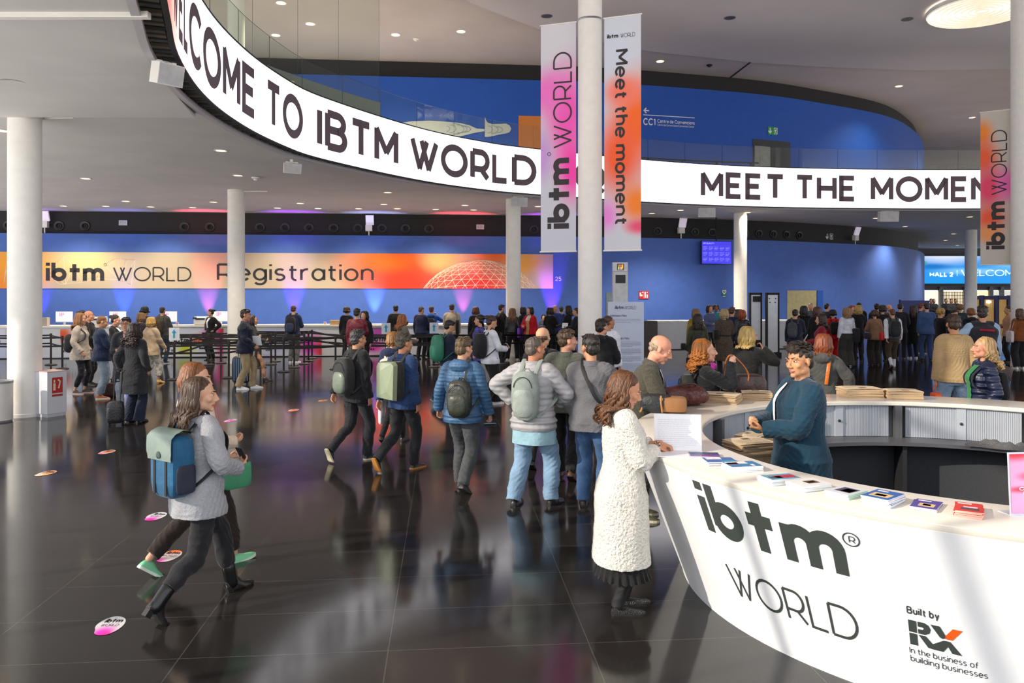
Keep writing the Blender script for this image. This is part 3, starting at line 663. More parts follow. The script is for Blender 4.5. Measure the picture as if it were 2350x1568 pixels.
for px, py, z, lb in ((587, 407, 5.41, 'white smoke detector on the grey ceiling by the slim column'), (954, 89, 11.71, 'grey smoke detector on the high ceiling behind the glass'), (1628, 149, 11.71, 'small black dome camera on the high ceiling')):
    d = (z - CZ) * F / (HY - py); v = thing('smoke_detector' if 'smoke' in lb else 'dome_camera', lb, 'detector' if 'smoke' in lb else 'camera', (at(px, d), d, z)); m = M_white if 'smoke' in lb else M_black
    MB().lathe([(.12, 0), (.12, -.03), (.08, -.05)], 20).build('base', m, v, True); MB().lathe([(.07, -.05), (.05, -.09), (.0, -.10)], 16).build('head', m, v, True)
# big ribbed disc lamp
v = thing('disc_lamp', 'big round glowing ribbed ceiling lamp at the top beside the right column', 'ceiling light', (15.4, 25.7, 11.55))
mb = MB()
mb.lathe([(.02, -.10), (1.6, -.10)], 64, cap=False); mb.build('diffuser', glow('#fff6e2', 1.35), v)
mb = MB()
for k in range(1, 9): r = 1.6 * k / 8; mb.lathe([(r - .012, -.10), (r, -.16), (r + .012, -.10)], 64, cap=False)
mb.build('louvre_ring', mat('#b4ad9e', .5, emit='#fff2d8', est=.45), v, True)
MB().lathe([(1.62, .02), (1.68, -.05), (1.62, -.12)], 64, cap=False).build('rim', M_white, v, True)

# loudspeakers hung under the ring
def speaker(px, py, wpx, lb, rz=0.0, tilt=.3, d0=None):
    u = LED.at_col(px); p = LED.off(u, -.45)
    if d0: p = (at(px, d0), d0)
    d = p[1]; z = zat(py, d); w_ = wpx / F * d / 2; h = w_ * (.55 if wpx < 50 else .8)
    v = thing('loudspeaker', lb, 'loudspeaker', (p[0], p[1], z), rz, 'white loudspeakers hung under the ring sign')
    M = Matrix.Rotation(tilt, 4, 'X')
    MB().prism([(-w_, -h * 1.1), (w_, -h * 1.1), (w_ * .8, h), (-w_ * .8, h)], -h, h, M=M).build('cabinet', M_white, v)
    MB().box(-w_ * .96, w_ * .96, -h * 1.14, -h * 1.1, -h * .94, h * .94, M=M).build('grille', mat('#c8c8cb', .6, bump=.6, bscale=200), v)
    mb = MB(); zt = ZB - z - .09
    for sx in (-.55, .55): mb.box(w_ * sx - .03, w_ * sx + .03, -.05, .03, h * .3, max(h * 1.15, zt * .6))
    mb.box(-w_ * .6, w_ * .6, -.03, .03, max(h * 1.15, zt * .6) - .03, max(h * 1.15, zt * .6)); mb.box(-.03, .03, -.03, .03, h * .9, max(h, zt)); mb.build('bracket', M_white, v)
speaker(380, 170, 60, 'big white loudspeaker under the near end of the ring sign', .9, .25, 10.6)
speaker(707, 385, 40, 'white loudspeaker under the ring sign below the letters IBTM', .5, .3)
speaker(1206, 463, 38, 'white loudspeaker under the ring sign beside the pink banner', .2, .2)
speaker(1635, 488, 38, 'white loudspeaker under the ring sign below the word meet', 0, .1)
speaker(2050, 497, 42, 'white loudspeaker under the ring sign below the letter O of moment', 0, .1)
# ================= round information desk =================
DX, DY, ZTOP = 3.6, 6.0, 1.10
desk = thing('information_desk', 'large round white information desk with slanted front and dark show lettering', 'reception desk', (DX, DY, 0))
M_lam = mat('#e3e5e8', 0.34, var=0.02)
M_laminate2 = mat('#b4b8be', 0.4, var=0.03)
M_shelf = mat('#55565a', 0.38, var=0.06)
M_inner = mat('#34363b', 0.6, bump=.15, bscale=220, var=0.1, vscale=60)
MB().lathe([(2.25, 0.0), (2.25, .012), (2.655, 1.06), (2.60, 1.06), (2.21, 0.0)], 120, cap=False).build('front_panel', M_lam, desk, True)
MB().lathe([(2.09, 1.058), (2.650, 1.058), (2.657, 1.066), (2.663, 1.094), (2.655, 1.10), (2.09, 1.10), (2.082, 1.092), (2.082, 1.066), (2.09, 1.058)], 120, cap=False).build('countertop', mat('#e4ded2', 0.22, var=0.02), desk, True)
MB().lathe([(2.15, 0.0), (2.15, .70)], 120, cap=False).build('inner_panel', M_inner, desk, True)
MB().lathe([(1.80, .70), (1.80, .735), (2.16, .735), (2.16, .70), (1.80, .70)], 120, cap=False).build('work_surface', M_shelf, desk, True)
M_tamb = mat('#aeb4bd', 0.42, var=0.03)
for k in range(-2, 5):
    ac = math.radians(80 + 32 * k)
    M = Matrix.Rotation(ac, 4, 'Z')
    MB().box(2.05, 2.17, -.032, .032, .735, 1.056, M=M).build('divider_post', M_shelf, desk)
    MB().box(1.86, 2.15, -.02, .02, 0, .70, M=M).build('support_leg', M_dark, desk)
    for half in (0, 1):
        a0 = ac + math.radians(2.2 if half == 0 else 17.2); a1 = ac + math.radians(14.9 if half == 0 else 29.8)
        mb = MB(); n = 30; V = []; Fc = []
        for i in range(n):
            p = a0 + (a1 - a0) * i / n; q = a0 + (a1 - a0) * (i + .78) / n; e = a0 + (a1 - a0) * (i + 1) / n
            for (aa, rr) in ((p, 2.12), (q, 2.12), (q, 2.126), (e, 2.126)):
                V += [(rr * math.cos(aa), rr * math.sin(aa), .738), (rr * math.cos(aa), rr * math.sin(aa), 1.054)]
        Fc = [(2 * i, 2 * i + 1, 2 * i + 3, 2 * i + 2) for i in range(len(V) // 2 - 1)]
        d_ = mb.add(V, Fc).build('door', M_tamb, desk)
        am = ac + math.radians(15.5 if half == 0 else 16.6)
        if half == 1:
            R = Matrix.Rotation(ac + math.radians(16.05), 4, 'Z')
            MB().box(2.108, 2.13, -.042, .042, .738, 1.054, M=R).build('stile', M_tamb, d_)
            MB().lathe([(.014, 0), (.014, .012), (.008, .016)], 14, M=R @ Matrix.Translation((2.108, 0, .90)) @ Matrix.Rotation(-PI / 2, 4, 'Y')).build('knob', M_dark, d_, True)
LS = math.hypot(.39, 1.055)
def S_desk(u, s, eps=.003):
    a = u / 2.45; z = s / LS * 1.055; r = 2.25 + .405 * max(0, z - .012) / 1.048 + eps
    return Vector((r * math.cos(a), r * math.sin(a), z))
mb = MB()
text(mb, 'ibtm', S_desk, .375, .225, width=9.618 - 8.642, x0=8.642, y0=.735, tab=GB, track=.085)
text(mb, 'WORLD', S_desk, .228, .085, width=9.617 - 8.700, x0=8.700, y0=.300, track=.10)
ribbon(mb, [(9.657 + .040 * math.cos(a), .985 + .040 * math.sin(a)) for a in np.linspace(0, 2 * PI, 20)], .007, S_desk); text(mb, 'R', S_desk, .042, .13, x0=9.645, y0=.964)
text(mb, 'Built by', S_desk, .048, .19, width=.150, x0=9.884, y0=.595, track=.12)
text(mb, 'In the business of', S_desk, .040, .11, width=.324, x0=9.878, y0=.338, track=.12); text(mb, 'building businesses', S_desk, .040, .11, width=.366, x0=9.879, y0=.285, track=.12)
mb.build('lettering', mat('#3b423f', .5, var=.02), desk)
# the RX mark: heavy cut letter shapes, one orange arm
mb = MB(); X0, Y0, U = 9.886, .398, .158
def poly(pts, mi=0): mb.add([S_desk(X0 + x * U, Y0 + y * U) for x, y in pts], [tuple(range(len(pts)))], mi)
poly([(0, .52), (.24, .52), (.24, 1), (0, 1)]); poly([(0, 0), (.24, 0), (.24, .47), (0, .47)])
poly([(.28, .80), (.42, .80), (.46, .76), (.42, .70), (.28, .70), (.28, .52), (.48, .52), (.62, .62), (.66, .78), (.60, .93), (.48, 1), (.28, 1)])
poly([(.28, .47), (.50, .47), (.78, .10), (.94, 0), (.70, 0), (.55, .02)]); poly([(.66, 1), (.93, 1), (1.12, .60), (1.0, .52), (.92, .56)])
poly([(.62, .16), (.80, .0), (1.0, .0), (1.16, .28), (1.14, .47), (1.02, .46)]); poly([(1.12, .47), (1.22, .46), (1.55, 0), (1.26, 0), (1.14, .26)])
poly([(1.08, .54), (1.28, .54), (1.58, 1), (1.30, 1), (1.08, .66)], 1)
mb.build('emblem', [mat('#3b423f', .5, var=.02), mat('#f25a14', .5, var=.02)], desk)
tag(MB().lathe([(.0, .004), (2.14, .004)], 64, cap=False).build('carpet', mat('#3a3a3d', .95, bump=.3, bscale=300, var=.12, vscale=80), None, loc=(DX, DY, 0)), 'dark grey carpet inside the round white desk', 'carpet')

def on_desk(px, py, z=ZTOP):
    d = (CZ - z) * F / (py - HY); return at(px, d), d
RG = random.Random(7)
# ---- brochures in stacks: every brochure a thing ----
def paper_block(w_, l_, h, bend=0.0, n=6):
    mb = MB(); V = []
    for j in range(2):
        for i in range(n + 1):
            for k in range(2):
                u = i / n - .5; V.append((u * w_, (k - .5) * l_, h * j + bend * (1 - 4 * u * u)))
    Fc = []; m = (n + 1) * 2
    for i in range(n):
        a = 2 * i; Fc += [(a, a + 1, a + 3, a + 2), (m + a + 2, m + a + 3, m + a + 1, m + a), (a, a + 2, m + a + 2, m + a), (a + 3, a + 1, m + a + 1, m + a + 3)]
    Fc += [(1, 0, m, m + 1), (2 * n, 2 * n + 1, m + 2 * n + 1, m + 2 * n)]
    mb.add(V, Fc, 1)
    return mb
def brochures(px, py, n, w_, l_, h, rz, cover, deco, lb, grp, page='#e8e8ea', skew=.0):
    x, y = on_desk(px, py, ZTOP + n * h * .5); z = ZTOP + .001
    me = None; rz = math.atan2(y - DY, x - DX) + PI / 2 + rz
    for i in range(n):
        top = i == n - 1
        if me is None:
            mb = paper_block(w_, l_, h); mb.m = [1 if (f in ()) else 1 for f in mb.f]; me = mb.mesh()
            me.materials.append(mat(cover, .3, var=.04)); me.materials.append(mat(page, .6, var=.05))
            for p in me.polygons: p.material_index = 0 if abs(p.normal.z) > .7 else 1
        o = bpy.data.objects.new('brochure', me); COL.objects.link(o)
        o.location = (x + RG.uniform(-.004, .004) + skew * i, y + RG.uniform(-.004, .004), z + i * h); o.rotation_euler = (0, 0, rz + RG.uniform(-.05, .05))
        tag(o, (lb[0] if top else lb[1]), 'brochure', grp)
        if top and deco:
            mb = MB()
            for (x0, x1, y0, y1, c) in deco: mb.box(x0 * w_, x1 * w_, y0 * l_, y1 * l_, h + .0003, h + .0006, c)
            mb.build('cover_print', [mat(c, .35, var=.25, vscale=60) for c in DECO], o)
DECO = ['#f0f0f2', '#2a9ac0', '#6a4f3a', '#4a4456', '#e8c48a', '#c0204a', '#7d3a86', '#24406a', '#d8dde4']
g = 'brochure stacks along the front edge of the desk'
def bl(s): return ('topmost ' + s, s.replace('brochure', 'brochure below the top one', 1))
brochures(1616, 1046, 4, .15, .20, .004, -.35, '#5f3f8a', [(-.5, .0, -.5, .5, 7), (.0, .42, -.1, .4, 6)], bl('purple brochure in the stack nearest the open white folder'), g)
brochures(1652, 1060, 5, .15, .20, .005, -.30, '#3d63ac', [(.1, .46, .0, .45, 1), (-.46, -.1, -.4, .1, 0)], bl('blue brochure in the thin stack behind the teal one'), g)
brochures(1703, 1072, 6, .15, .21, .006, -.25, '#2677a8', [(-.46, -.05, -.45, .2, 0), (-.3, .0, -.45, -.1, 5), (.1, .4, .2, .3, 0)], bl('teal blue brochure in the thick stack third from the folder'), g)
brochures(1788, 1100, 7, .15, .20, .005, -.30, '#5fa0b0', [(-.1, .3, -.2, .45, 5), (-.5, -.3, -.5, .5, 0), (.0, .3, -.4, .0, 3)], bl('brochure with red and teal picture curling at its edge'), g)
brochures(1856, 1114, 7, .15, .20, .005, -.30, '#f2f2f0', [(-.2, .2, -.1, .3, 2), (-.05, .08, -.05, .2, 4)], bl('white brochure with small brown picture'), g)
brochures(1942, 1131, 7, .145, .19, .004, -.15, '#dfe3e8', [(-.3, .35, -.25, .3, 3), (-.1, .3, -.2, .2, 6)], bl('pale brochure with dark picture and greenish page edges'), g, page='#b9dcc8')
brochures(2027, 1145, 9, .145, .20, .005, -.10, '#1c5fae', [(-.34, .36, -.3, .1, 4), (-.2, .2, -.2, .0, 3), (-.4, .0, .3, .4, 0)], bl('blue brochure in the tallest untidy stack'), g)
brochures(2126, 1161, 4, .125, .19, .004, .02, '#4c3a9a', [(-.25, .35, -.3, .05, 4), (-.1, .2, -.2, .0, 2), (-.4, .1, .3, .4, 0)], bl('purple brochure with cream picture between blue and red stacks'), g)
brochures(2223, 1172, 7, .125, .19, .0045, .03, '#e2291a', [(-.3, .35, -.3, -.1, 3), (-.2, .3, -.05, .05, 0), (-.4, .1, .32, .42, 0)], bl('red brochure in the last stack along the desk'), g, page='#f0b7a4')
# ---- newspapers ----
NM = [mat('#b99c7a', .9, var=.2, vscale=30, bump=.3, bscale=60), mat('#cdb18c', .9, var=.25, vscale=160, bump=.5, bscale=200, stretch=(1, 1, 6))]
def newspapers(x, y, z, n, rz, lb, grp, w_=.29, l_=.20, h=.0085, mess=.008):
    v = []
    for i in range(3):
        me = paper_block(w_, l_, h * (1.0 + .1 * i), 0.0).mesh()
        for m in NM: me.materials.append(m)
        for p in me.polygons: p.material_index = 0 if abs(p.normal.z) > .7 else 1
        v.append(me)
    metop = paper_block(w_ * 1.02, l_ * 1.02, h * .7, .007, 10).mesh(); metop.materials.append(mat('#d6c4a6', .9, var=.1)); metop.materials.append(NM[1])
    for p in metop.polygons: p.material_index = 0 if abs(p.normal.z) > .4 else 1
    for i in range(n):
        top = i == n - 1
        o = bpy.data.objects.new('newspaper', metop if top else v[i % 3]); COL.objects.link(o)
        o.location = (x + RG.uniform(-mess, mess), y + RG.uniform(-mess, mess), z + .001 + i * h * 1.18); o.rotation_euler = (0, 0, rz + RG.uniform(-.06, .06) + (PI if i % 4 > 1 else 0))
        tag(o, ('topmost ' if top else '') + lb + ('' if top else ', lower copy'), 'newspaper', grp)
        if top:
            mb = MB(); S = lambda a, c: Vector((a, c, h * .7 + .007 * (1 - 4 * (a / w_ / 1.02) ** 2) + .0015))
            text_block(mb, S, -w_ * .42, w_ * .42, l_ * .30, -l_ * .2, 6, .007, 0, i); ribbon(mb, [(-w_ * .35, l_ * .40), (w_ * .3, l_ * .40)], .012, S)
            mb.box(-.03, .04, -.085, -.04, .010, .0145, 0); mb.build('print', mat('#6a5a48', .9), o)
x, y = on_desk(1655, 912, 1.15); newspapers(x, y, ZTOP, 9, -.5, 'newspaper in the stack on the desk rim beside the leather bag', 'newspapers on the far rim', .36, .26)
x, y = on_desk(1738, 908, 1.14); newspapers(x, y + .02, ZTOP, 8, -.28, 'newspaper in the small stack just left of the man in navy', 'newspapers on the far rim', .30, .22)
x, y = on_desk(1972, 900, 1.15); newspapers(x, y, ZTOP, 10, .02, 'newspaper in the bigger stack right of the man in navy', 'newspapers on the far rim', .40, .26)
x, y = on_desk(2068, 903, 1.15); newspapers(x, y - .03, ZTOP, 9, -.12, 'newspaper in the smaller stack farther right on the rim', 'newspapers on the far rim', .33, .24)
newspapers(2.02, 6.66, .735, 23, .35, 'brown newspaper in the tall stack on the inner shelf of the desk', 'newspapers on the inner shelf', .36, .27, mess=.012)
newspapers(2.20, 7.13, .735, 20, .75, 'brown newspaper in the half hidden stack behind the man in navy', 'newspapers on the inner shelf', .28, .22, mess=.012)
# crumpled grey cloth on the inner shelf
mb = MB(); n = 26; V = []
for j in range(n + 1):
    for i in range(n + 1):
        u, v_ = i / n, j / n; e = min(u, 1 - u, v_, 1 - v_) * 4
        z = min(1, e) * (.035 + .018 * math.sin(13 * u + 5 * v_) + .014 * math.sin(21 * v_ - 7 * u) + .01 * math.sin(37 * u))
        V.append(((u - .5) * .62 + .02 * math.sin(9 * v_), (v_ - .5) * .26 + .015 * math.sin(11 * u), max(0.002, z)))
mb.add(V, [(j * (n + 1) + i, j * (n + 1) + i + 1, (j + 1) * (n + 1) + i + 1, (j + 1) * (n + 1) + i) for j in range(n) for i in range(n)])
tag(mb.build('cloth', mat('#6a6a6c', .95, bump=.8, bscale=160, var=.3, vscale=120), None, True, loc=(4.72, 7.52, .736), rot=-.55), 'crumpled grey cloth lying on the inner shelf of the desk', 'cloth')
# open white folder at the left end of the desk
x, y = on_desk(1556, 1036); v = thing('open_folder', 'white open folder standing on the desk before the woman in white', 'folder', (x, y, ZTOP), -.12)
MB().box(-.165, .165, -.22, .0, .001, .008).build('base_page', mat('#f2f2f4', .5, var=.02), v)
M = Matrix.Rotation(-.22, 4, 'X'); MB().box(-.165, .165, -.004, .004, .004, .26, M=M).build('upright_page', mat('#eef0f4', .5, var=.02), v)
mb = MB(); text_block(mb, lambda a, c: M @ Vector((a, -.0055, c)), -.14, .14, .22, .03, 14, .006, 0, 3); text_block(mb, lambda a, c: Vector((a, c, .0095)), -.14, .14, -.02, -.20, 9, .006, 0, 5); mb.build('print', mat('#d9dade', .6), v)
# poster stand at the right edge
x, y = on_desk(2345, 1183); v = thing('poster_stand', 'small pink and red poster in a clear stand at the desk edge', 'poster stand', (x + .045, y, ZTOP), .12)
T = Matrix.Rotation(-.06, 4, 'X'); wS, hS = .21, .297
PS = lambda u, q: T @ Vector(((u - .5) * wS, -.004, .012 + q * hS))
MB().box(-wS / 2 - .006, wS / 2 + .006, 0, .006, .0, hS + .02, M=T).build('backing', mat('#e6e8f4', .2), v); MB().box(-.11, .11, -.02, .09, 0, .004).build('foot', mat('#dfe3ee', .15), v)
uvquad('poster', PS, 4, 4, grad_mat('#f2a8d4', [(.15, 1.0, .9, .17, '#e8364e'), (.6, .62, .6, .12, '#e24a72'), (.4, .40, .9, .085, '#ef3d5c'), (.7, .25, .5, .12, '#f4b6dc')]), v)
mb = MB(); text(mb, 'Official', lambda a, c: PS(a, c) + Vector((0, -.003, 0)), .06, .2, width=.62, x0=.20, y0=.385); text(mb, 'Information', lambda a, c: PS(a, c) + Vector((0, -.003, 0)), .06, .2, width=.60, x0=.30, y0=.315); text(mb, 'ibtm', lambda a, c: PS(a, c) + Vector((0, -.003, 0)), .05, .24, width=.3, x0=.55, y0=.08, tab=GB, track=.035)
mb.build('lettering', mat('#f8f0f4', .5), v)

# ================= hanging banners =================
def banner(xa, ya, xb, yb, z0, z1, base, blobs, lb, name='hanging_banner'):
    v = thing(name, lb, 'banner', (0, 0, 0)); a, c = np.array((xa, ya)), np.array((xb, yb)); W_ = np.linalg.norm(c - a); d = (c - a) / W_; nrm = Vector((d[1], -d[0], 0))
    Sp = lambda x, y: Vector((*(a + d * x), z0 + y)) + nrm * (.012 * math.sin(x * 5 + .6) * math.sin(y * .7))
    uvquad('fabric', lambda u, q: Sp(u * W_, q * (z1 - z0)), 10, 40, grad_mat(base, blobs), v, smooth=True)
    for z in (z0, z1):
        P = [(*(a - d * .02), z), (*(c + d * .02), z)]; MB().tube(P, .016, 8).build('bar', M_white, v, True)
    return v, (lambda x, y: Sp(x, y) + nrm * .006), W_
zt, zb = 7.76, 3.06; H_ = zt - zb
v, Sp, W_ = banner(.60, 16.31, 1.31, 16.06, zb, zt, '#c9ccd8', [(.3, .95, 1.2, .2, '#d4d3d8'), (.75, .60, .95, .34, '#f557bc'), (.9, .36, .7, .22, '#fb3fb4'), (.2, .70, .8, .16, '#f072c6'), (.05, .42, .45, .16, '#c79ad8')], 'pink hanging banner with dark vertical lettering on the central column')
mb = MB(); R90 = lambda x, y: Sp(W_ * .885 - y, x)
text(mb, 'ibtm', R90, W_ * .645, .235, width=1.46, x0=.47, y0=.05, tab=GB, track=.035); text(mb, 'WORLD', R90, W_ * .53, .085, width=1.98, x0=2.13, track=.11)
ribbon(mb, [(2.02 + .035 * math.cos(q), W_ * .64 + .035 * math.sin(q)) for q in np.linspace(0, 2 * PI, 14)], .01, R90); mb.build('lettering', mat('#332e31', .7, var=.02), v)
v, Sp, W_ = banner(1.865, 15.86, 2.565, 15.60, zb, zt, '#cfd3dc', [(.2, .86, 1.0, .2, '#cdd6e4'), (.9, .55, 1.1, .30, '#fb6a14'), (.4, .40, 1.0, .26, '#fa5c24'), (.5, .68, .8, .10, '#fb7a62'), (.9, .20, .8, .14, '#fb8420'), (.05, .15, .5, .10, '#ee8ade'), (.95, .10, .6, .05, '#f0507a')], 'orange hanging banner saying meet the moment on the central column')
mb = MB(); RM = lambda x, y: Sp(W_ * .30 + y, H_ - x)
text(mb, 'Meet the moment', RM, W_ * .36, .16, width=3.53, x0=.66, track=.08)
text(mb, 'ibtm', Sp, .085, .24, width=.23, x0=.06, y0=H_ - .42, tab=GB, track=.035); text(mb, 'WORLD', Sp, .085, .09, width=.30, x0=.33, y0=H_ - .43)
mb.build('lettering', mat('#332e31', .7, var=.02), v)
v, Sp, W_ = banner(14.45, 24.2, 15.10, 23.75, zb, zt, '#c8c3b8', [(.05, .86, .6, .14, '#f58a20'), (.1, .70, .8, .18, '#f4602c'), (.3, .50, .9, .22, '#ee3e6a'), (.85, .52, .5, .16, '#f06ab8'), (.3, .30, .8, .14, '#f4582c'), (.3, .2, .7, .1, '#f29a58')], 'red and cream hanging banner with vertical lettering at the right edge column')
mb = MB(); R90 = lambda x, y: Sp(W_ * .885 - y, x)
text(mb, 'ibtm', R90, W_ * .645, .235, width=1.46, x0=.47, y0=.05, tab=GB, track=.035); text(mb, 'WORLD', R90, W_ * .53, .085, width=1.98, x0=2.13, track=.11); mb.build('lettering', mat('#332e31', .7, var=.02), v)
struct('trim_banner_ring', MB().lathe([(.25, -.02), (.262, 0), (.25, .02)], 32, (COLX, 16.0, zt), cap=False), M_steel, True)

# ================= hall 2 entrance far right =================
v = thing('hall_screen', 'wide blue LED screen reading hall 2 welcome over the far entrance', 'display', (0, 0, 0)); x0, x1, z0, z1 = at(2112, 57.8), at(2395, 57.8), zat(651, 57.8), zat(588, 57.8)
Sh = lambda u, q: Vector((x0 + u * (x1 - x0), 57.75, z0 + q * (z1 - z0)))
MB().box(x0 - .1, x1 + .1, 57.78, 58.2, z0 - .1, z1 + .1).build('cabinet', M_dark, v)
uvquad('screen', Sh, 4, 2, grad_mat('#2492e6', [(.2, 1.15, .45, .6, '#dfe6f4'), (.1, .62, .22, .16, '#0f74c4'), (.75, .7, .3, .3, '#6ab6ec'), (.4, .45, .4, .18, '#7fc0ee'), (.3, -.05, .5, .35, '#0c9ae6'), (.02, .75, .05, .12, '#3f9a72')], emit=.75), v)
Sh2 = lambda x, y: Vector((x, 57.72, y)); mb = MB()
text(mb, 'HALL 2', Sh2, .32, .22, width=at(2188, 57.7) - at(2134, 57.7), x0=at(2134, 57.7), y0=zat(635, 57.7)); text(mb, 'WELCOME', Sh2, .46, .10, width=at(2342, 57.7) - at(2206, 57.7), x0=at(2206, 57.7), y0=zat(633.5, 57.7)); ribbon(mb, [(at(2197, 57.7), zat(634, 57.7)), (at(2197, 57.7), zat(620, 57.7))], .03, Sh2)
mb.build('lettering', glow('#ffffff', 1.0), v)
for i, (a, c, m) in enumerate(((2112, 2160, glow('#e8e2d2', .9)), (2162, 2215, glow('#f2e2c4', 1.0)), (2241, 2270, glow('#f6dfae', 1.0)), (2282, 2300, glow('#d8d6c8', .8)), (2303, 2332, glow('#d2cfc2', .75)))):
    struct('window_%d' % (i + 2), MB().box(at(a, 58.3), at(c, 58.3), 58.42, 58.5, .4, zat(668, 58.3)), m)
for i, px in enumerate((2161, 2218, 2238, 2276, 2301, 2336, 2385)): struct('trim_%d' % (i + 1), MB().box(at(px, 58.2) - .13, at(px, 58.2) + .13, 58.2, 58.5, 0, 2.6), mat('#6d6f74', .5))
mb = MB()   # grid door leaf seen through the glazing
for i in range(14): mb.box(at(2166 + i * 3.6, 58.3), at(2166 + i * 3.6, 58.3) + .03, 58.36, 58.4, .5, 2.25)
for j in range(8): mb.box(at(2164, 58.3), at(2216, 58.3), 58.36, 58.4, .5 + j * .24, .53 + j * .24)
struct('window_grid', mb, mat('#9a8f7a', .6))
v = thing('exhibition_booth', 'blue framed booth with cream curtains and a lamp by the far entrance', 'booth', (at(2280, 52), 52, 0))
for px in (2253, 2287, 2316): MB().box(at(px, 52) - at(2280, 52) - .12, at(px, 52) - at(2280, 52) + .12, -.1, .1, 0, zat(678, 52)).build('post', mat('#1d2462', .5), v)
for a, c in ((2240, 2252), (2256, 2285), (2289, 2314)):
    x0, x1 = at(a, 52) - at(2280, 52), at(c, 52) - at(2280, 52); mb = MB(); n = 24; V = [(x0 + (x1 - x0) * i / n, .15 + .05 * math.sin(i * 1.6), z) for z in (.1, 1.9) for i in range(n + 1)]
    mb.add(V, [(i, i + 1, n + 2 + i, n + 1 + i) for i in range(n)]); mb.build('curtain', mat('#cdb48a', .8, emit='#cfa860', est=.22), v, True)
    MB().box(x0, x1, -.12, .12, 1.72, zat(679, 52)).build('fascia', mat('#1f2a6c', .5), v)
MB().ell((at(2270, 52) - at(2280, 52), .05, zat(693, 52)), (.16, .1, .1)).build('lamp', glow('#fff0c8', 3), v, True)

# bags resting on the desk before the bald man
x, y = at(1522, 7.35), 7.35
v = thing('handbag', 'dark grey handbag with tan leather panel on the desk rim', 'bag', (x, y, ZTOP), -.18)
mb = MB(); mb.rbox(-.06, 0, .085, .15, .085, .085, .5); mb.build('body', mat('#23282b', .55, bump=.5, bscale=18, bdist=.05), v, True)
MB().rbox(.10, -.005, .080, .115, .085, .07, .3).build('tan_panel', mat('#96683e', .55, var=.08), v, True)
mb = MB(); mb.tube(catmull([(-.16, -.04, .14), (-.19, -.05, .05), (-.21, -.06, .01)], 4), .010, 8, rnd=True); mb.tube(catmull([(-.02, -.085, .16), (-.02, -.098, .10), (-.01, -.1, .02)], 4), (.009), 8, rnd=True); mb.build('strap', mat('#a8713e', .5), v, True)
MB().lathe([(.018, 0), (.018, .006), (.0, .007)], 14, M=Matrix.Translation((-.02, -.088, .135)) @ Matrix.Rotation(PI / 2, 4, 'X')).build('buckle', mat('#b08a3a', .3, metal=.8), v, True)
x, y = at(1572, 7.75), 7.75
v = thing('duffel_bag', 'glossy dark red brown leather duffel bag on the desk rim', 'bag', (x, y, ZTOP), .35)
mb = MB(); mb.tube(catmull([(-.22, 0, .085), (-.16, 0, .105), (0, 0, .11), (.15, 0, .10), (.20, 0, .085)], 4), [(.05 + .05 * math.sin(PI * min(1, max(0, (i + 2) / 20))), .055 + .05 * math.sin(PI * min(1, max(0, (i + 2) / 20)))) for i in range(17)], 18, 0, (0, 1, 0), True, True); me_ = mb.mesh()
link('body', me_, mat('#4e1c18', .22, bump=.7, bscale=14, var=.25, bdist=.05), v, True)
mb = MB(); mb.tube(catmull([(-.10, -.03, .2), (-.06, -.05, .225), (.06, -.05, .225), (.12, -.02, .2)], 4), .009, 8, rnd=True); mb.build('handle', leather('#3a1814'), v, True)
mb = MB(); mb.tube([(-.2, 0, .19), (0, 0, .222), (.18, 0, .19)], .005, 6); mb.build('zip', M_dark, v, True)
# ================= registration counter =================
cd = lambda X: 27.6 + .0957 * X                       # its front line
cang = math.atan(.0957)
ctr = thing('registration_counter', 'long white registration counter with printed front panels below the banner', 'counter', (-9.4, cd(-9.4), 0), cang)
LN = 10.35
prof = [(-LN, 0), (LN - .35, 0), (LN - .1, .1), (LN, .35), (LN - .1, .6), (LN - .35, .7), (-LN, .7)]
MB().prism([(p[0], p[1] + .04) for p in prof], .03, 1.04).build('body', mat('#cfd2d8', .45, var=.03), ctr)
MB().prism([(p[0] * 1.003, p[1] * 1.08 - .02) for p in prof], 1.04, 1.10).build('top', mat('#efe6d6', .35, var=.02), ctr)
MB().prism([(p[0], p[1] + .08) for p in prof], 0, .03).build('plinth', M_dark, ctr)
cu = lambda px: (lambda k: ((k * cd(0)) / (1 - k * .0957)))((px - HX) / F)     # world X on the counter front for a picture column
cx_ = lambda px: (cu(px) + 9.4) / math.cos(cang)
for i, (a, c, bl_, tx) in enumerate(((-72, 12, [(.9, .2, .3, .6, '#c7cdea')], 1), (137, 262, [(.05, .8, .25, .5, '#e85a1c')], 1), (387, 512, [(.55, .62, .22, .3, '#f0702c'), (.30, .25, .25, .4, '#c6d23a'), (.78, .75, .25, .5, '#e030c0'), (.97, .5, .16, 1.2, '#e01890'), (1.0, .95, .16, .4, '#e0203a')], 1), (604, 738, [(.2, .5, .5, .9, '#b9c3ea'), (.78, .35, .32, .7, '#e024c8'), (1.0, .2, .22, .8, '#e4304a')], 1), (845, 960, [(.2, .85, .5, .4, '#b04ab0'), (.1, .3, .4, .4, '#e03ac0')], 1), (1050, 1165, [(.8, .3, .4, .5, '#d8dcf0')], 1))):
    x0, x1 = cx_(a), cx_(c); fp = uvquad('front_print', lambda u, q: Vector((x0 + u * (x1 - x0), .032, .05 + q * .93)), 4, 2, grad_mat('#d3d7e4', bl_), ctr)
    mb = MB(); S = lambda x, y: Vector((x, .026, y)); w_ = x1 - x0
    text(mb, 'ibtm', S, .19, .235, width=w_ * .27, x0=x0 + w_ * .10, y0=.50, tab=GB, track=.035); text(mb, 'WORLD', S, .17, .085, width=w_ * .44, x0=x0 + w_ * .42, y0=.48)
    text(mb, 'RX', S, .08, .24, x0=x0 + w_ * .04, y0=.2); mb.build('lettering', M_txt, fp)
def on_counter(px, back=.3): X = cu(px); return X, cd(X) + back
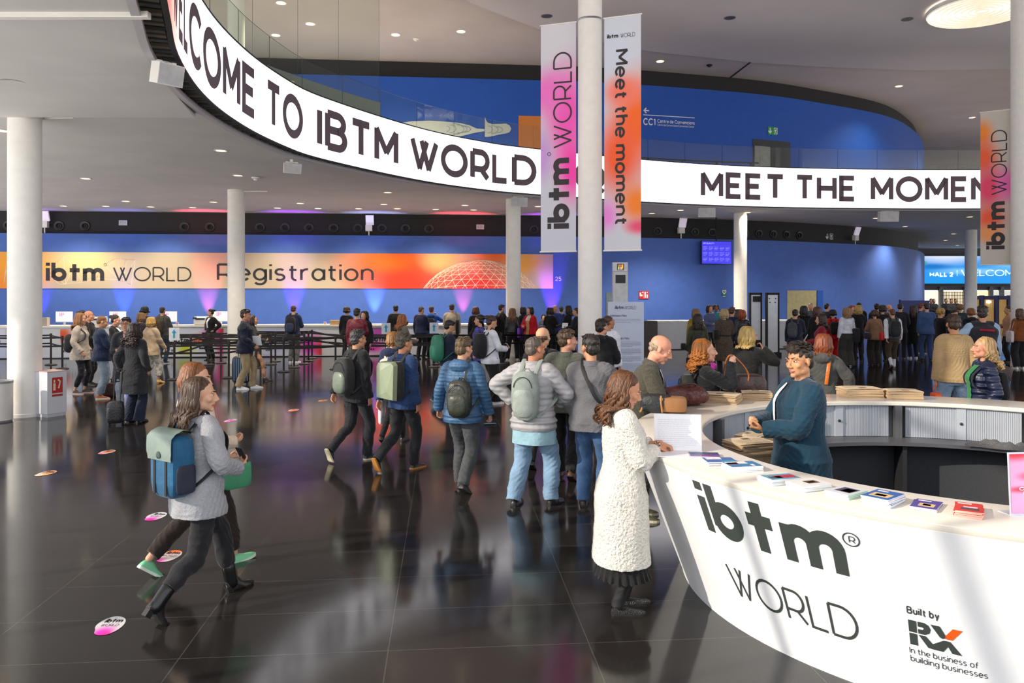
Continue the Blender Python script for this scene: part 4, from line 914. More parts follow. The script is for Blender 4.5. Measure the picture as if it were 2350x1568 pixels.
# monitors, printers and boxes on it
def monitor(px, lb, rz=0.0):
    X, Y = on_counter(px, .45); v = thing('monitor', lb, 'monitor', (X, Y, 1.10), cang + rz, 'white monitors along the registration counter')
    MB().box(-.27, .27, -.02, .02, .10, .46).build('casing', M_white, v); MB().box(-.262, .262, -.024, -.02, .135, .452).build('screen', glow('#e9ecf6', .85), v)
    mb = MB()
    for r in range(3):
        for q in range(3 - (r == 2)): mb.box(-.15 + q * .055, -.15 + q * .055 + .04, -.027, -.025, .39 - r * .045, .42 - r * .045)
    mb.box(.12, .17, -.027, -.025, .36, .37, 1); mb.build('logo', [glow('#d8286a', .8), glow('#50505a', .3)], v)
    MB().prism([(-.10, -.09), (.10, -.09), (.10, .09), (-.10, .09)], 0, .012).build('foot', M_white, v); MB().box(-.03, .03, .0, .03, .01, .2).build('neck', M_white, v)
monitor(130, 'white monitor on the counter right of the thick column'); monitor(255, 'white monitor on the counter behind the man in the navy blazer'); monitor(374, 'white monitor hidden behind the man with the camouflage backpack'); monitor(496, 'white monitor beside the hostess with her hand on her hip')
def printer(px, lb):
    X, Y = on_counter(px, .3); v = thing('printer', lb, 'printer', (X, Y, 1.10), cang, 'office printers on the registration counter')
    MB().rbox(0, .1, .13, .22, .19, .13, .22).build('body', mat('#d9d9d8', .4), v, True); MB().box(-.14, .16, -.10, -.06, .17, .23).build('paper_slot', M_dark, v); MB().box(-.2, .2, -.02, .26, .255, .285).build('scanner_lid', mat('#e6e6e6', .4), v); MB().box(-.22, -.1, -.11, -.06, .2, .26).build('control_panel', M_dark, v)
printer(452, 'white office printer beside the hostess with her hand on her hip'); printer(214, 'white office printer behind the bald man in the left queue')
X, Y = on_counter(767, .15); v = thing('cardboard_box', 'brown cardboard box on the registration counter left of the maroon jacket', 'box', (X, Y, 1.10), cang); MB().box(-.17, .17, -.12, .12, 0, .145).build('carton', mat('#c09a68', .8, var=.08), v); MB().box(-.172, .172, -.02, .02, .02, .147).build('tape', mat('#b08a58', .4), v)
X, Y = on_counter(97, .1); v = thing('cardboard_box', 'pale tall box on the registration counter beside the thick column', 'box', (X, Y, 1.10), cang); MB().box(-.12, .14, -.1, .1, 0, .27).build('carton', mat('#b6a99c', .8, var=.08), v)
for px, lb in ((405, 'tiny white card stand on the counter left of the printer'), (745, 'tiny white card stand on the counter beside the cardboard box')):
    X, Y = on_counter(px, .06); v = thing('card_stand', lb, 'card stand', (X, Y, 1.10), cang); MB().box(-.045, .045, -.01, .0, 0, .10).build('card', M_white, v); MB().box(-.025, .025, -.014, -.011, .03, .08).build('print', mat('#c0506a', .5), v)

# second counter farther right, with the dark end and white end blocks
c2 = thing('side_counter', 'white counter in front of the blue wall behind the two women in dark coats', 'counter', (at(1640, 30.3), 30.3, 0), .10)
x0 = at(1496, 30.3) - at(1640, 30.3); MB().box(x0, 4.6, 0, .7, .03, 1.06).build('body', mat('#cfd2d8', .45, var=.03), c2); MB().box(x0 - .05, 4.65, -.03, .72, 1.06, 1.12).build('top', mat('#e8e6e2', .35), c2); MB().box(x0 + .03, 4.6, .02, .66, 0, .03).build('plinth', M_dark, c2)
v = thing('lectern_block', 'dark grey slanted block at the end of the white side counter', 'block', (at(1490, 29.6), 29.6, 0), .08); MB().prism([(-.26, 0), (.32, 0), (.26, .5), (-.26, .5)], 0, 1.1).build('body', mat('#4d4744', .6), v); MB().box(-.27, .3, -.01, .52, 1.1, 1.13).build('top', mat('#3c3836', .5), v)
v = thing('white_plinth', 'low white service block beside the woman in the red jacket', 'counter', (at(1262, 28.4), 28.4, 0), .1); MB().box(-.75, .75, 0, .6, 0, .72).build('body', M_white, v); MB().box(-.8, .8, -.03, .62, .72, .77).build('top', M_white, v)
for px, lb in ((1663, 'black desktop monitor back on the side counter, left one of two'), (1690, 'black desktop monitor back on the side counter by the column, right one of two')):
    v = thing('monitor', lb, 'monitor', (at(px, 30.7), 30.7, 1.12), .1); MB().box(-.21, .21, -.02, .03, .12, .43).build('casing', M_black, v); MB().box(-.03, .03, 0, .03, 0, .15).build('neck', M_black, v); MB().box(-.11, .11, -.08, .1, 0, .015).build('foot', M_black, v)

# walk-through security gate
v = thing('security_gate', 'tall white and black walk-through security gate by the blue wall', 'scanner gate', (at(1750, 27.7), 27.7, 0))
for name, a, c, y0 in (('left_leaf', 1721, 1746, .0), ('right_leaf', 1752, 1778, -.35)):
    xa, xc = at(a, 27.7) - at(1750, 27.7), at(c, 27.7) - at(1750, 27.7); lf = MB().box(xa + .028, xc - .028, y0 - .045, y0 + .04, .14, 2.12).build('side_panel', mat('#d9dee6', .45, var=.04), v)
    for q in (xa, xc): MB().box(q - .028, q + .028, y0 - .06, y0 + .08, .0, 2.2).build('upright', M_black, v)
    MB().box(xa, xc, y0 - .06, y0 + .08, 2.12, 2.2).build('header', M_black, v); MB().box(xa - .08, xc + .08, y0 - .12, y0 + .2, 0, .12).build('base', M_black, v)
    mb = MB()
    for dx_, dz_ in ((.08, 2.0), (.30, 2.0), (.1, 1.86), (.28, 1.86)): mb.lathe([(.022, 0), (.022, .01)], 10, M=Matrix.Translation((xa + dx_, y0 - .046, dz_)) @ Matrix.Rotation(PI / 2, 4, 'X'))
    if name == 'right_leaf': mb.build('indicator', M_black, v)
MB().box(at(1727, 27.7) - at(1750, 27.7), at(1744, 27.7) - at(1750, 27.7), -.10, 0, 1.88, 2.08).build('control_box', M_black, v)

# totem kiosk and admissions poster board
v = thing('totem_kiosk', 'tall white totem with small dark screens beside the central column', 'kiosk', (at(1424, 24), 24, 0)); MB().box(-.225, .225, 0, .25, 0, 2.85).build('body', mat('#cfd2d6', .4), v); MB().box(-.225, .225, .0, .25, 2.86, zat(602, 24)).build('head', mat('#d6d8dc', .4), v)
MB().box(-.15, .15, -.012, 0, zat(650, 24), zat(631, 24)).build('speaker_grille', M_dark, v); sc = MB().box(-.10, .10, -.012, 0, zat(620, 24), zat(605.5, 24)).build('screen', M_black, v)
mb = MB(); rg = random.Random(3)
for i in range(4):
    for j in range(4): mb.box(-.08 + .04 * i, -.042 + .04 * i, -.016, -.013, zat(619, 24) + .04 * j, zat(619, 24) + .04 * j + .037, rg.randrange(4))
mb.build('screen_image', [glow('#3f8ad8', .6), glow('#e0c43a', .6), glow('#4fae5a', .6), glow('#d8475a', .6)], sc)
v = thing('policy_board', 'white admissions policy poster board beside the central column', 'poster board', (at(1436.5, 18), 18, 0), -.02); wB = .41; zt_ = zat(693, 18)
MB().box(-wB, wB, 0, .03, .05, zt_).build('panel', mat('#c9d3e6', .5, var=.02), v); MB().box(-wB - .05, wB + .05, -.15, .2, 0, .05).build('base', M_white, v)
mb = MB(); S = lambda x, y: Vector((x, -.006, y))
text(mb, 'ibtm', S, .08, .24, width=.20, x0=-.25, y0=zt_ - .165, tab=GB, track=.035); text(mb, 'WORLD', S, .075, .10, width=.26, x0=-.03, y0=zt_ - .17)
text(mb, 'Admissions Policy', S, .052, .15, width=.38, x0=-.36, y0=zt_ - .34); text(mb, 'Portal Privacy Policy', S, .052, .15, width=.42, x0=-.34, y0=zt_ - .86)
for y0, y1, r in ((.40, .47, 3), (.92, 1.02, 5), (1.08, 1.2, 6), (1.26, 1.36, 5), (1.42, 1.6, 7)): text_block(mb, S, -.36 if y0 < .9 else -.22, .36, zt_ - y0, zt_ - y1, r, .012, 0, int(y0 * 50))
mb.build('lettering', mat('#5a6080', .6), v)
# flight-style information screen
p, a, u, _, d = on_wall(1635, zat(579.5, 33.6), .35); v = thing('information_screen', 'purple blue hanging information screen with rows of small white text', 'display', p, a)
hw, hh = 39 / F * d, 26.5 / F * d; MB().box(-hw, hw, 0, .08, -hh, hh).build('casing', M_black, v); MB().box(-hw + .02, hw - .02, -.006, 0, -hh + .02, hh - .02).build('screen', glow('#3a34d8', .75), v)
mb = MB(); S = lambda x, y: Vector((x, -.01, y)); text(mb, 'AIR QUALITY', S, .07, .2, width=.55, x0=-hw + .06, y0=hh - .14)
for r in range(3):
    for q in range(5): x0 = -hw + .08 + q * .27; text_block(mb, S, x0, x0 + .2, hh - .26 - r * .24, hh - .38 - r * .24, 3, .022, 0, r * 5 + q)
mb.build('lettering', glow('#a9a6f2', .8), v); mb = MB().box(-.02, .02, .02, .06, hh, 5.42 - p.z); mb.build('hanger', M_black, v)

# ================= fittings left =================
v = thing('fire_cabinet', 'white fire cabinet box with red sign beside the thick column', 'cabinet', (at(104, 14.0), gd(952) - .15, 0), -.42)
MB().box(-.19, .19, -.15, .22, .06, .80).build('body', mat('#cdd0d6', .45, var=.03), v); MB().box(-.18, .18, -.14, .21, 0, .06).build('plinth', mat('#b9bcc2', .5), v); MB().box(-.195, .195, -.155, .225, .80, .815).build('lid', mat('#c8a8a4', .5), v)
pl = MB().box(.19, .194, -.06, .14, .42, .70).build('red_sign', mat('#b01c18', .45), v); mb = MB(); S = lambda x, y: Vector((.196, x, y))
ribbon(mb, [(-.02, .47), (-.02, .60)], .045, S); ribbon(mb, [(-.02, .61), (-.02, .66)], .03, S); ribbon(mb, [(.06, .5), (.09, .62), (.05, .66)], .03, S); mb.build('symbol', mat('#e8c8a8', .5), pl)
MB().box(.19, .1935, -.06, .14, .36, .40).build('label', mat('#a83020', .5), v)
v = thing('waste_bin', 'white round waste bin with grey rim at the left picture edge', 'bin', (at(-4, 13.5), 13.5, 0)); MB().lathe([(.22, .03), (.22, .66)], 36).build('body', mat('#d6d2ce', .5, var=.04), v, True); MB().lathe([(.225, .66), (.225, .70), (.17, .70), (.17, .64)], 36, cap=False).build('rim', mat('#8f8f92', .35, metal=.4), v, True); MB().lathe([(.21, 0), (.21, .03)], 36).build('foot_ring', mat('#77777b', .5), v, True)

# floor stickers: round headed blobs with print
def sticker(px, py, rz, base, blobs, lb, sz=1.0):
    d = gd(py); w_, h_ = .082 * sz, .165 * sz; x, y = at(px, d), d; v = thing('floor_sticker', lb, 'sticker', (x, y, 0), rz, 'printed show stickers on the dark floor')
    def bd(a):
        r = 1 + .12 * math.cos(2 * a + .5) - .16 * math.exp(-((a - 3.6) / .35) ** 2); return r
    uvquad('print', lambda u, q: Vector((w_ * q * bd(u * 2 * PI) * math.cos(u * 2 * PI), h_ * q * bd(u * 2 * PI) * math.sin(u * 2 * PI), .003)), 32, 6, mat(base, .5, var=.02), v)
    m = grad_mat(base, blobs, rough=.5); o = v.children[0]; o.data.materials[0] = m
    ul = o.data.uv_layers['UVMap']
    for p in o.data.polygons:
        for li, vi in zip(p.loop_indices, p.vertices): c = o.data.vertices[vi].co; ul.data[li].uv = (c.x / w_ / 2 + .5, c.y / h_ / 2 + .5)
    mb = MB(); S = lambda x, y: Vector((x, y, .0045)); text(mb, 'ibtm', S, .065 * sz, .24, width=.115 * sz, x0=-.057 * sz, y0=.045 * sz, tab=GB, track=.035); text(mb, 'WORLD', S, .04 * sz, .1, width=.115 * sz, x0=-.057 * sz, y0=-.015 * sz); mb.build('lettering', M_txt, v)
PK = [(.5, .15, .7, .5, '#f23ad0'), (.7, .0, .4, .4, '#f82aa0')]; OR = [(.4, .9, .9, .4, '#f4742a'), (.3, .1, .6, .4, '#f04ab4')]
sticker(251, 1437, .05, '#dcdcdf', PK, 'pink and white floor sticker nearest the camera behind the boot heel'); sticker(357, 1186, -.12, '#e2e2e6', PK, 'pink and white floor sticker left of the blue backpack walker'); sticker(388, 1277, -.1, '#e0d8d6', OR, 'orange and pink floor sticker just behind the walking leg')
sticker(245, 1038, -.2, '#e2cfc0', [(.5, .6, .6, .5, '#f06a30'), (.5, .0, .6, .4, '#f04aa0')], 'pale orange floor sticker near the trolley bag'); sticker(105, 1087, -.3, '#e6dcd0', [(.5, .7, .8, .4, '#f08a3a'), (.9, .3, .3, .5, '#f2c030')], 'yellow and white floor sticker farthest left on the floor')
sticker(528, 966, -.3, '#e8d6e6', [(.6, .4, .8, .6, '#f04ad0')], 'small magenta floor sticker in front of the two walking women'); sticker(673, 942, -.3, '#e8c8c0', [(.6, .4, .8, .6, '#f4782a')], 'small orange floor sticker on the open floor in the middle'); sticker(741, 920, -.3, '#e8c8a0', [(.6, .4, .8, .6, '#f4882a')], 'small orange floor sticker beside the olive backpack')

# ================= belt posts =================
def post_mesh():
    v = thing('belt_post', '', 'belt post')
    MB().lathe([(.17, 0), (.17, .018), (.12, .035), (.03, .045)], 24).build('base', M_black, v, True); MB().cyl(0, 0, .04, .92, .028, 14).build('pole', M_black, v, True); MB().lathe([(.036, .85), (.036, .95), (.026, .965), (0, .966)], 14).build('head', M_black, v, True)
    return v
PR = post_mesh(); first = [True]
def belt_post(px, py, lb, to=None, sign=None, d=None):
    d = d or gd(py); v = PR if first[0] else copy_tree(PR); first[0] = False
    v.location = (at(px, d), d, 0); tag(v, lb, 'belt post', 'black belt posts of the queue lanes')
    for (qx, qd) in (to or []):
        X = at(qx, qd) - v.location.x; Y = qd - d
        for z in (.905, .66): mb = MB(); dr = math.hypot(X, Y); n = Vector((-Y, X, 0)) / dr * .002; mb.add([Vector((X * t_, Y * t_, z + dz - .035 * 4 * t_ * (1 - t_) * .5)) + n * sg for sg in (1, -1) for dz in (-.025, .025) for t_ in (0, .25, .5, .75, 1)], [q for j in range(4) for q in ((j, j + 1, j + 6, j + 5), (11 + j, 10 + j, 15 + j, 16 + j))]); mb.build('belt', M_black, v)
    if sign:
        sg = MB().box(-.13, .13, -.012, .012, 1.0, 1.32).build('arrow_sign', mat('#cfd6e2', .5), v); mb = MB(); S = lambda x, y: Vector((x, -.015, y)); ribbon(mb, [(0, 1.06), (0, 1.2)], .05, S); mb.add([S(-.06, 1.19), S(.06, 1.19), S(0, 1.28)], [(0, 1, 2)]); mb.build('arrow', mat('#1f9ac8', .5), sg); MB().box(-.012, .012, -.01, .01, .94, 1.01).build('sign_clip', M_black, v)
P_ = {'a': (117, 838), 'b': (143, 847), 'c': (400, 872), 'd': (438, 846), 'e': (478, 838), 'f': (507, 834), 'g': (525, 868), 'h': (598, 844), 'i': (622, 837), 'j': (632, 830), 'k': (651, 854), 'l': (675, 844), 'm': (698, 836), 'n': (708, 829), 'o': (716, 823), 'p': (770, 848), 'q': (792, 846), 'r': (886, 846), 's': (996, 843), 't': (1004, 836), 'u': (1150, 836), 'w': (1290, 836)}
G = lambda k: (P_[k][0], gd(P_[k][1]))
W = {'a': ('first black belt post right of the thick column', ((-60, gd(838)),)), 'b': ('black belt post behind the woman with fur hood', (G('a'),)), 'c': ('black belt post carrying a white arrow sign near the blonde woman', (G('e'),), 1), 'd': ('black belt post in front of the printed counter panel left half', None), 'e': ('black belt post left of the hostess legs', (G('f'),)), 'f': ('black belt post right of the hostess', None), 'g': ('black belt post directly behind the man in beige trousers', None),
     'h': ('nearest black belt post right of the man in beige trousers', (G('k'), G('g'))), 'i': ('second black belt post of the row leading to the counter', (G('h'),)), 'j': ('third black belt post of the row leading to the counter', (G('i'),)), 'k': ('closest black belt post on the open floor in the middle queue', (G('p'),)), 'l': ('black belt post before the man with black backpack at counter', (G('h'),)), 'm': ('black belt post right of the man with black backpack', None), 'n': ('black belt post in the far pair by the counter', (G('r'),)), 'o': ('rearmost black belt post near the counter panel', (G('j'), G('q'))),
     'p': ('black belt post left of the maroon jacket', None), 'q': ('black belt post standing close behind the maroon jacket man', None), 'r': ('black belt post with blue arrow sign behind the grey haired walker', (G('t'),), 1), 's': ('black belt post with arrow sign beside the green backpack', None, 1), 't': ('black belt post hidden beyond the green backpack', (G('u'),)), 'u': ('black belt post beside the woman in white top', (G('w'),)), 'w': ('black belt post near the white service block', None)}
for k, q in W.items(): belt_post(P_[k][0], P_[k][1], q[0], q[1], len(q) > 2)
# ================= people: builder =================
TMP = bpy.data.scenes.new('scratch')
def fuse(mb, voxel, smooth=2, decimate=0):
    """one continuous closed surface from overlapping closed volumes"""
    me = mb.mesh(); o = bpy.data.objects.new('scratch', me); TMP.collection.objects.link(o)
    m = o.modifiers.new('r', 'REMESH'); m.mode = 'VOXEL'; m.voxel_size = voxel; m.adaptivity = 0
    if smooth: s = o.modifiers.new('s', 'SMOOTH'); s.factor = .5; s.iterations = smooth
    vl = TMP.view_layers[0]; vl.update(); dg = vl.depsgraph
    r = bpy.data.meshes.new_from_object(o.evaluated_get(dg)); r.materials.clear()
    bpy.data.objects.remove(o); bpy.data.meshes.remove(me); return r
def rumple(me, amp, fr, seed, aniso=(1, 1, 1)):
    """cloth folds: broad waves plus finer slanting creases along the normals"""
    n = len(me.vertices); co = np.empty(n * 3); me.vertices.foreach_get('co', co); co = co.reshape(-1, 3)
    no = np.empty(n * 3); me.vertices.foreach_get('normal', no); no = no.reshape(-1, 3)
    rg = np.random.RandomState(seed); h = np.zeros(n)
    for k in range(4):
        d = rg.normal(size=3) * np.array(aniso); d /= np.linalg.norm(d); f = fr * (0.6 + 1.1 * rg.rand()); ph = rg.rand() * 6.28
        h += np.sin(co @ d * f + ph + 1.5 * np.sin(co @ (rg.normal(size=3)) * 4)) / 2.4
    for k in range(5):
        d = rg.normal(size=3) * np.array(aniso); d /= np.linalg.norm(d); f = fr * (1.9 + 1.6 * rg.rand()); ph = rg.rand() * 6.28
        wv = np.sin(co @ d * f + ph + 2.2 * np.sin(co @ (rg.normal(size=3)) * 9)); gate = np.clip(np.sin(co @ (rg.normal(size=3)) * 7 + rg.rand() * 6), 0, 1)
        h += (1 - 2 * np.abs(wv) ** .7) * gate * .30
    co = co + no * (h * amp)[:, None]; me.vertices.foreach_set('co', co.reshape(-1)); me.update()
def sm(x, a, b): t = min(1, max(0, (x - a) / (b - a))); return t * t * (3 - 2 * t)

class Person:
    """posed figure; rest height 1.75 m, +y forward, +x to the figure's right"""
    def __init__(s, label, px, d, H=1.75, yaw=0, sex='m', g=1.0, lean=0, side=0, feet='stand', hands=('hang', 'hang'), head=(0, 0), skin_='#c99a7c', lod=2, dz=0, seed=0, twist=0, X=None):
        s.s = H / 1.75; s.sex = sex; s.g = g; s.lean = math.radians(lean); s.side = math.radians(side); s.tw = math.radians(twist); s.lod = lod; s.skin = skin(skin_); s.seed = seed or int(px * 7 + d * 13) % 9973
        s.vox = (.0065, .010, .016)[lod]; s.seg = (24, 16, 12)[lod]; s.rg = random.Random(s.seed)
        s.loc = (at(px, d) if X is None else X, d, dz); s.yaw = -math.radians(yaw)
        F_ = {'stand': ((-.10, .0, 0, 0, -8), (.10, .01, 0, 0, 8)), 'wide': ((-.17, -.02, 0, 0, -10), (.17, .04, 0, 0, 10)), 'strideL': ((-.09, .33, 0, -12, 0), (.09, -.40, 0, 38, 0)), 'strideR': ((-.09, -.40, 0, 38, 0), (.09, .33, 0, -12, 0)),
              'stepL': ((-.09, .17, 0, 0, -4), (.09, -.24, 0, 30, 4)), 'stepR': ((-.09, -.24, 0, 30, -4), (.09, .17, 0, 0, 4)), 'kickL': ((-.09, -.50, .02, 66, 0), (.09, .12, 0, 0, 0)), 'kickR': ((-.09, .12, 0, 0, 0), (.09, -.50, .02, 66, 0)), 'relax': ((-.10, .06, 0, 0, -14), (.11, -.05, 0, 0, 16))}
        s.feet = F_[feet] if isinstance(feet, str) else feet
        s.hz = .93; s.ank = []
        for (x, y, z, p, t) in s.feet:
            pr = math.radians(max(0, p)); s.ank.append(np.array((x, y + .124 - .15 * math.cos(pr) + .08 * math.sin(pr), z + .15 * math.sin(pr) + .08 * math.cos(pr) + .005)))
        for (a, sx) in zip(s.ank, (-1, 1)):
            dh = math.hypot(a[0] - sx * .085, a[1]); s.hz = min(s.hz, a[2] + math.sqrt(max(.05, .862 ** 2 - dh ** 2)))
        s.dzp = s.hz - .93
        s.hd = head; s.hands = hands
        s.pose()
    # torso deformation: rest torso point -> posed point
    def T(s, x, y, z):
        u = z - .95; t = s.lean * sm(u, -.05, .25); r = s.side * sm(u, -.05, .3); w_ = s.tw * sm(u, 0, .4)
        x, y = x * math.cos(w_) + y * math.sin(w_), -x * math.sin(w_) + y * math.cos(w_)
        if u > -.05:
            y, v = y * math.cos(t) + u * math.sin(t), u * math.cos(t) - y * math.sin(t)
            x, v = x + v * math.sin(r), v * math.cos(r)
        else: v = u
        return np.array((x, y, v + .95 + s.dzp))
    def pose(s):
        m = s.sex == 'm'; s.shw = (.166 if m else .146) * (.5 + .5 * s.g)
        s.sh = [s.T(sx * s.shw, -.012, 1.405) for sx in (-1, 1)]
        s.neck = s.T(0, -.018, 1.50)
        s.wr, s.el, s.hdir, s.hn, s.curl = [], [], [], [], []
        PR = {'hang': ((.222, .03, .84), (.5, -1, 0), None, None, .45), 'swingF': ((.205, .26, .93), (.4, -1, -.2), None, None, .5), 'swingB': ((.23, -.22, .90), (.5, -1, 0), None, None, .5), 'hold': ((.08, .30, 1.10), (.8, -.4, -1), (-.5, .8, .1), (0, 0, 1), .9), 'high': ((.10, .26, 1.25), (.7, -.2, -1), (-.3, .4, .9), (-.6, -.6, 0), .9),
              'phone': ((.17, .10, 1.47), (.8, .4, -1), (-.35, -.1, .9), (-.8, -.4, 0), .8), 'hip': ((.20, .03, 1.02), (1, -.6, 0), (-.5, .6, -.5), (0, -.6, 1), .5), 'pocket': ((.20, .10, .92), (.6, -1, 0), (-.1, .5, -.85), None, .4), 'strap': ((.13, .14, 1.28), (.7, -.2, -1), (-.3, .2, .8), (-.3, -.9, 0), 1.0), 'back': ((.05, -.24, 1.02), (1, -.4, 0), (-.8, -.2, -.1), (0, 1, 0), .6), 'cross': ((-.04, .22, 1.14), (1, -.1, -.6), (-.9, .1, .1), (0, -1, 0), .5), 'fwd': ((.15, .40, 1.06), (.8, -.5, -1), (0, 1, -.2), (0, 0, -1), .5), 'carry': ((.225, .02, .85), (.5, -1, 0), None, None, 1.3)}
        for i, sx in enumerate((-1, 1)):
            h = s.hands[i]; h = PR[h] if isinstance(h, str) else h
            w_ = np.array((h[0][0] * sx, h[0][1], h[0][2])) ; w_ = w_ + np.array((0, 0, s.dzp))
            if (h[0][2] > 1.0 and s.lean) : w_ = s.T(h[0][0] * sx, h[0][1], h[0][2])
            S = s.sh[i]; L1, L2 = .29, .262; v = w_ - S; D = np.linalg.norm(v)
            if D > .545: v *= .545 / D; w_ = S + v; D = .545
            if D < .16: D = .16
            p = np.array((h[1][0] * sx, h[1][1], h[1][2])); u = v / np.linalg.norm(v); p = p - (p @ u) * u; p /= np.linalg.norm(p) + 1e-9
            a = (L1 * L1 - L2 * L2 + D * D) / (2 * D); e = S + u * a + p * math.sqrt(max(0, L1 * L1 - a * a))
            s.wr.append(w_); s.el.append(e); fd = (w_ - e) / np.linalg.norm(w_ - e)
            hd = np.array((h[2][0] * sx, h[2][1], h[2][2]), float) if h[2] else fd; hd /= np.linalg.norm(hd); s.hdir.append(hd)
            hn = np.array((h[3][0] * sx, h[3][1], h[3][2]), float) if h[3] else np.array((-sx, 0, 0), float); hn = hn - (hn @ hd) * hd; hn /= np.linalg.norm(hn) + 1e-9; s.hn.append(hn); s.curl.append(h[4])
        s.hip = [np.array((sx * .088, 0, s.hz - .01)) for sx in (-1, 1)]; s.knee = []
        for i in (0, 1):
            H_, A = s.hip[i], s.ank[i]; v = A - H_; D = min(.8649, np.linalg.norm(v)); u = v / np.linalg.norm(v); tw = math.radians(s.feet[i][4]) * .5; p = np.array((math.sin(tw), math.cos(tw), .15)); p = p - (p @ u) * u; p /= np.linalg.norm(p)
            a = (.44 ** 2 - .425 ** 2 + D * D) / (2 * D); s.knee.append(H_ + u * a + p * math.sqrt(max(0, .44 ** 2 - a * a)))
        hy, hp = math.radians(s.hd[0]), math.radians(s.hd[1]); base = s.lean * .55
        s.hR = np.array((Matrix.Rotation(-hy, 3, 'Z') @ Matrix.Rotation(-(hp + math.degrees(0) * 0 + 0) - base * .6, 3, 'X')))
        up = s.neck - s.T(0, -.018, 1.40); up /= np.linalg.norm(up)
        s.hc = s.neck + up * .075 + s.hR @ np.array((0, .028, .062))
    HS = 1.06
    def Hd(s, x, y, z): return s.hc + s.hR @ (np.array((x, y, z)) * s.HS)
    def fin(s, P): return np.array(P) * s.s
    # ---- body ----
    BASE_M = [(.80, .150, .118, 0), (.90, .170, .125, -.008), (1.0, .158, .115, 0), (1.10, .148, .108, .004), (1.22, .160, .115, .004), (1.32, .168, .118, 0), (1.40, .150, .098, -.010), (1.445, .108, .078, -.016), (1.48, .075, .064, -.018)]
    BASE_F = [(.80, .152, .118, -.005), (.90, .172, .128, -.012), (1.0, .150, .112, -.002), (1.10, .126, .098, .004), (1.22, .140, .108, .012), (1.30, .150, .118, .016), (1.39, .132, .092, -.006), (1.44, .096, .072, -.014), (1.475, .065, .056, -.018)]
    def secs(s): return s.BASE_M if s.sex == 'm' else s.BASE_F
    def sec(s, z):
        B = s.secs(); zz = [b[0] for b in B]; return [np.interp(z, zz, [b[k] for b in B]) for k in (1, 2, 3)]
    def loft(s, mb, rows, seg=None, puff=None, mi=0):
        """rows (z, half width, half depth, y offset) in rest torso space"""
        seg = seg or s.seg + 8; V = []; n = len(rows)
        for (z, a, b, yo) in rows:
            for i in range(seg):
                t = 2 * PI * i / seg; c, q = math.cos(t), math.sin(t); e = 2.3; k = (abs(c) ** e + abs(q) ** e) ** (-1 / e)
                V.append(s.fin(s.T(a * k * c, yo + b * k * q, z)))
        Fc = [(j * seg + i, j * seg + (i + 1) % seg, (j + 1) * seg + (i + 1) % seg, (j + 1) * seg + i) for j in range(n - 1) for i in range(seg)] + [tuple(reversed(range(seg))), tuple((n - 1) * seg + i for i in range(seg))]
        mb.add(V, Fc, mi)
    def limb(s, mb, P, R, n=5, mi=0, puff=0, pn=0, rnd=True):
        Q = catmull([np.append(p, np.atleast_1d(r) if np.ndim(r) else (r, r)) for p, r in zip(P, R)], n)
        Q = np.array(Q); pts = Q[:, :3] * s.s; rad = Q[:, 3:] * s.s
        if puff: k = np.linspace(0, pn * PI, len(pts)); rad = rad * (1 + puff * (np.abs(np.sin(k)) - .6))[:, None]
        mb.tube(pts, rad, s.seg, mi, (1, 0, 0), True, rnd)
    def head_mb(s, mb):
        E = lambda c, r, R=None: mb.ell(s.fin(s.Hd(*c)), [x * s.s * s.HS for x in r], seg=16 if s.lod else 22, rings=12, M=Matrix((s.hR @ np.array(R)) if R is not None else s.hR))
        f = .95 if s.sex == 'f' else 1.0
        E((0, -.018, .036), (.076, .096, .080)); E((0, .030, -.022), (.060 * f, .062, .085)); E((0, .034, -.066), (.051 * f, .050, .044)); E((0, .072, -.094), (.022 * f, .020, .019)); E((-.040, .004, -.062), (.026 * f, .044, .036)); E((.040, .004, -.062), (.026 * f, .044, .036))
        if s.lod < 2:
            for sx in (-1, 1):
                E((sx * .042, .060, -.020), (.022, .024, .022)); E((sx * .031, .080, .030), (.024, .012, .008)); E((sx * .012, .101, -.031), (.010, .012, .009))
                mb.ell(s.fin(s.Hd(sx * .077, -.008, -.006)), [q * s.s for q in (.010, .022, .033)], seg=14, rings=10, M=Matrix(s.hR) @ Matrix.Rotation(sx * -.45, 3, 'Z') @ Matrix.Rotation(.18, 3, 'X'))
            mb.tube([s.fin(s.Hd(0, .086, .022)), s.fin(s.Hd(0, .099, .0)), s.fin(s.Hd(0, .116, -.026)), s.fin(s.Hd(0, .100, -.036))], [r * s.s for r in (.009, .010, .013, .009)], 10, 0, rnd=True)
            for z, r in ((-.0565, .0062), (-.0665, .0075)): mb.tube([s.fin(s.Hd(-.024, .082, -.060)), s.fin(s.Hd(-.010, .093, z)), s.fin(s.Hd(.010, .093, z)), s.fin(s.Hd(.024, .082, -.060))], [q * s.s for q in (.003, r, r, .003)], 8, 0, rnd=True)
        else:
            E((0, .098, -.020), (.012, .018, .022)); 
            for sx in (-1, 1): E((sx * .077, -.006, -.006), (.011, .022, .032))
        s.limb(mb, [s.T(0, -.02, 1.44), s.T(0, -.018, 1.49), s.Hd(0, -.022, -.055)], [(.068, .062), (.056 if s.sex == 'm' else .048,) * 2, (.056 if s.sex == 'm' else .047,) * 2], 3)
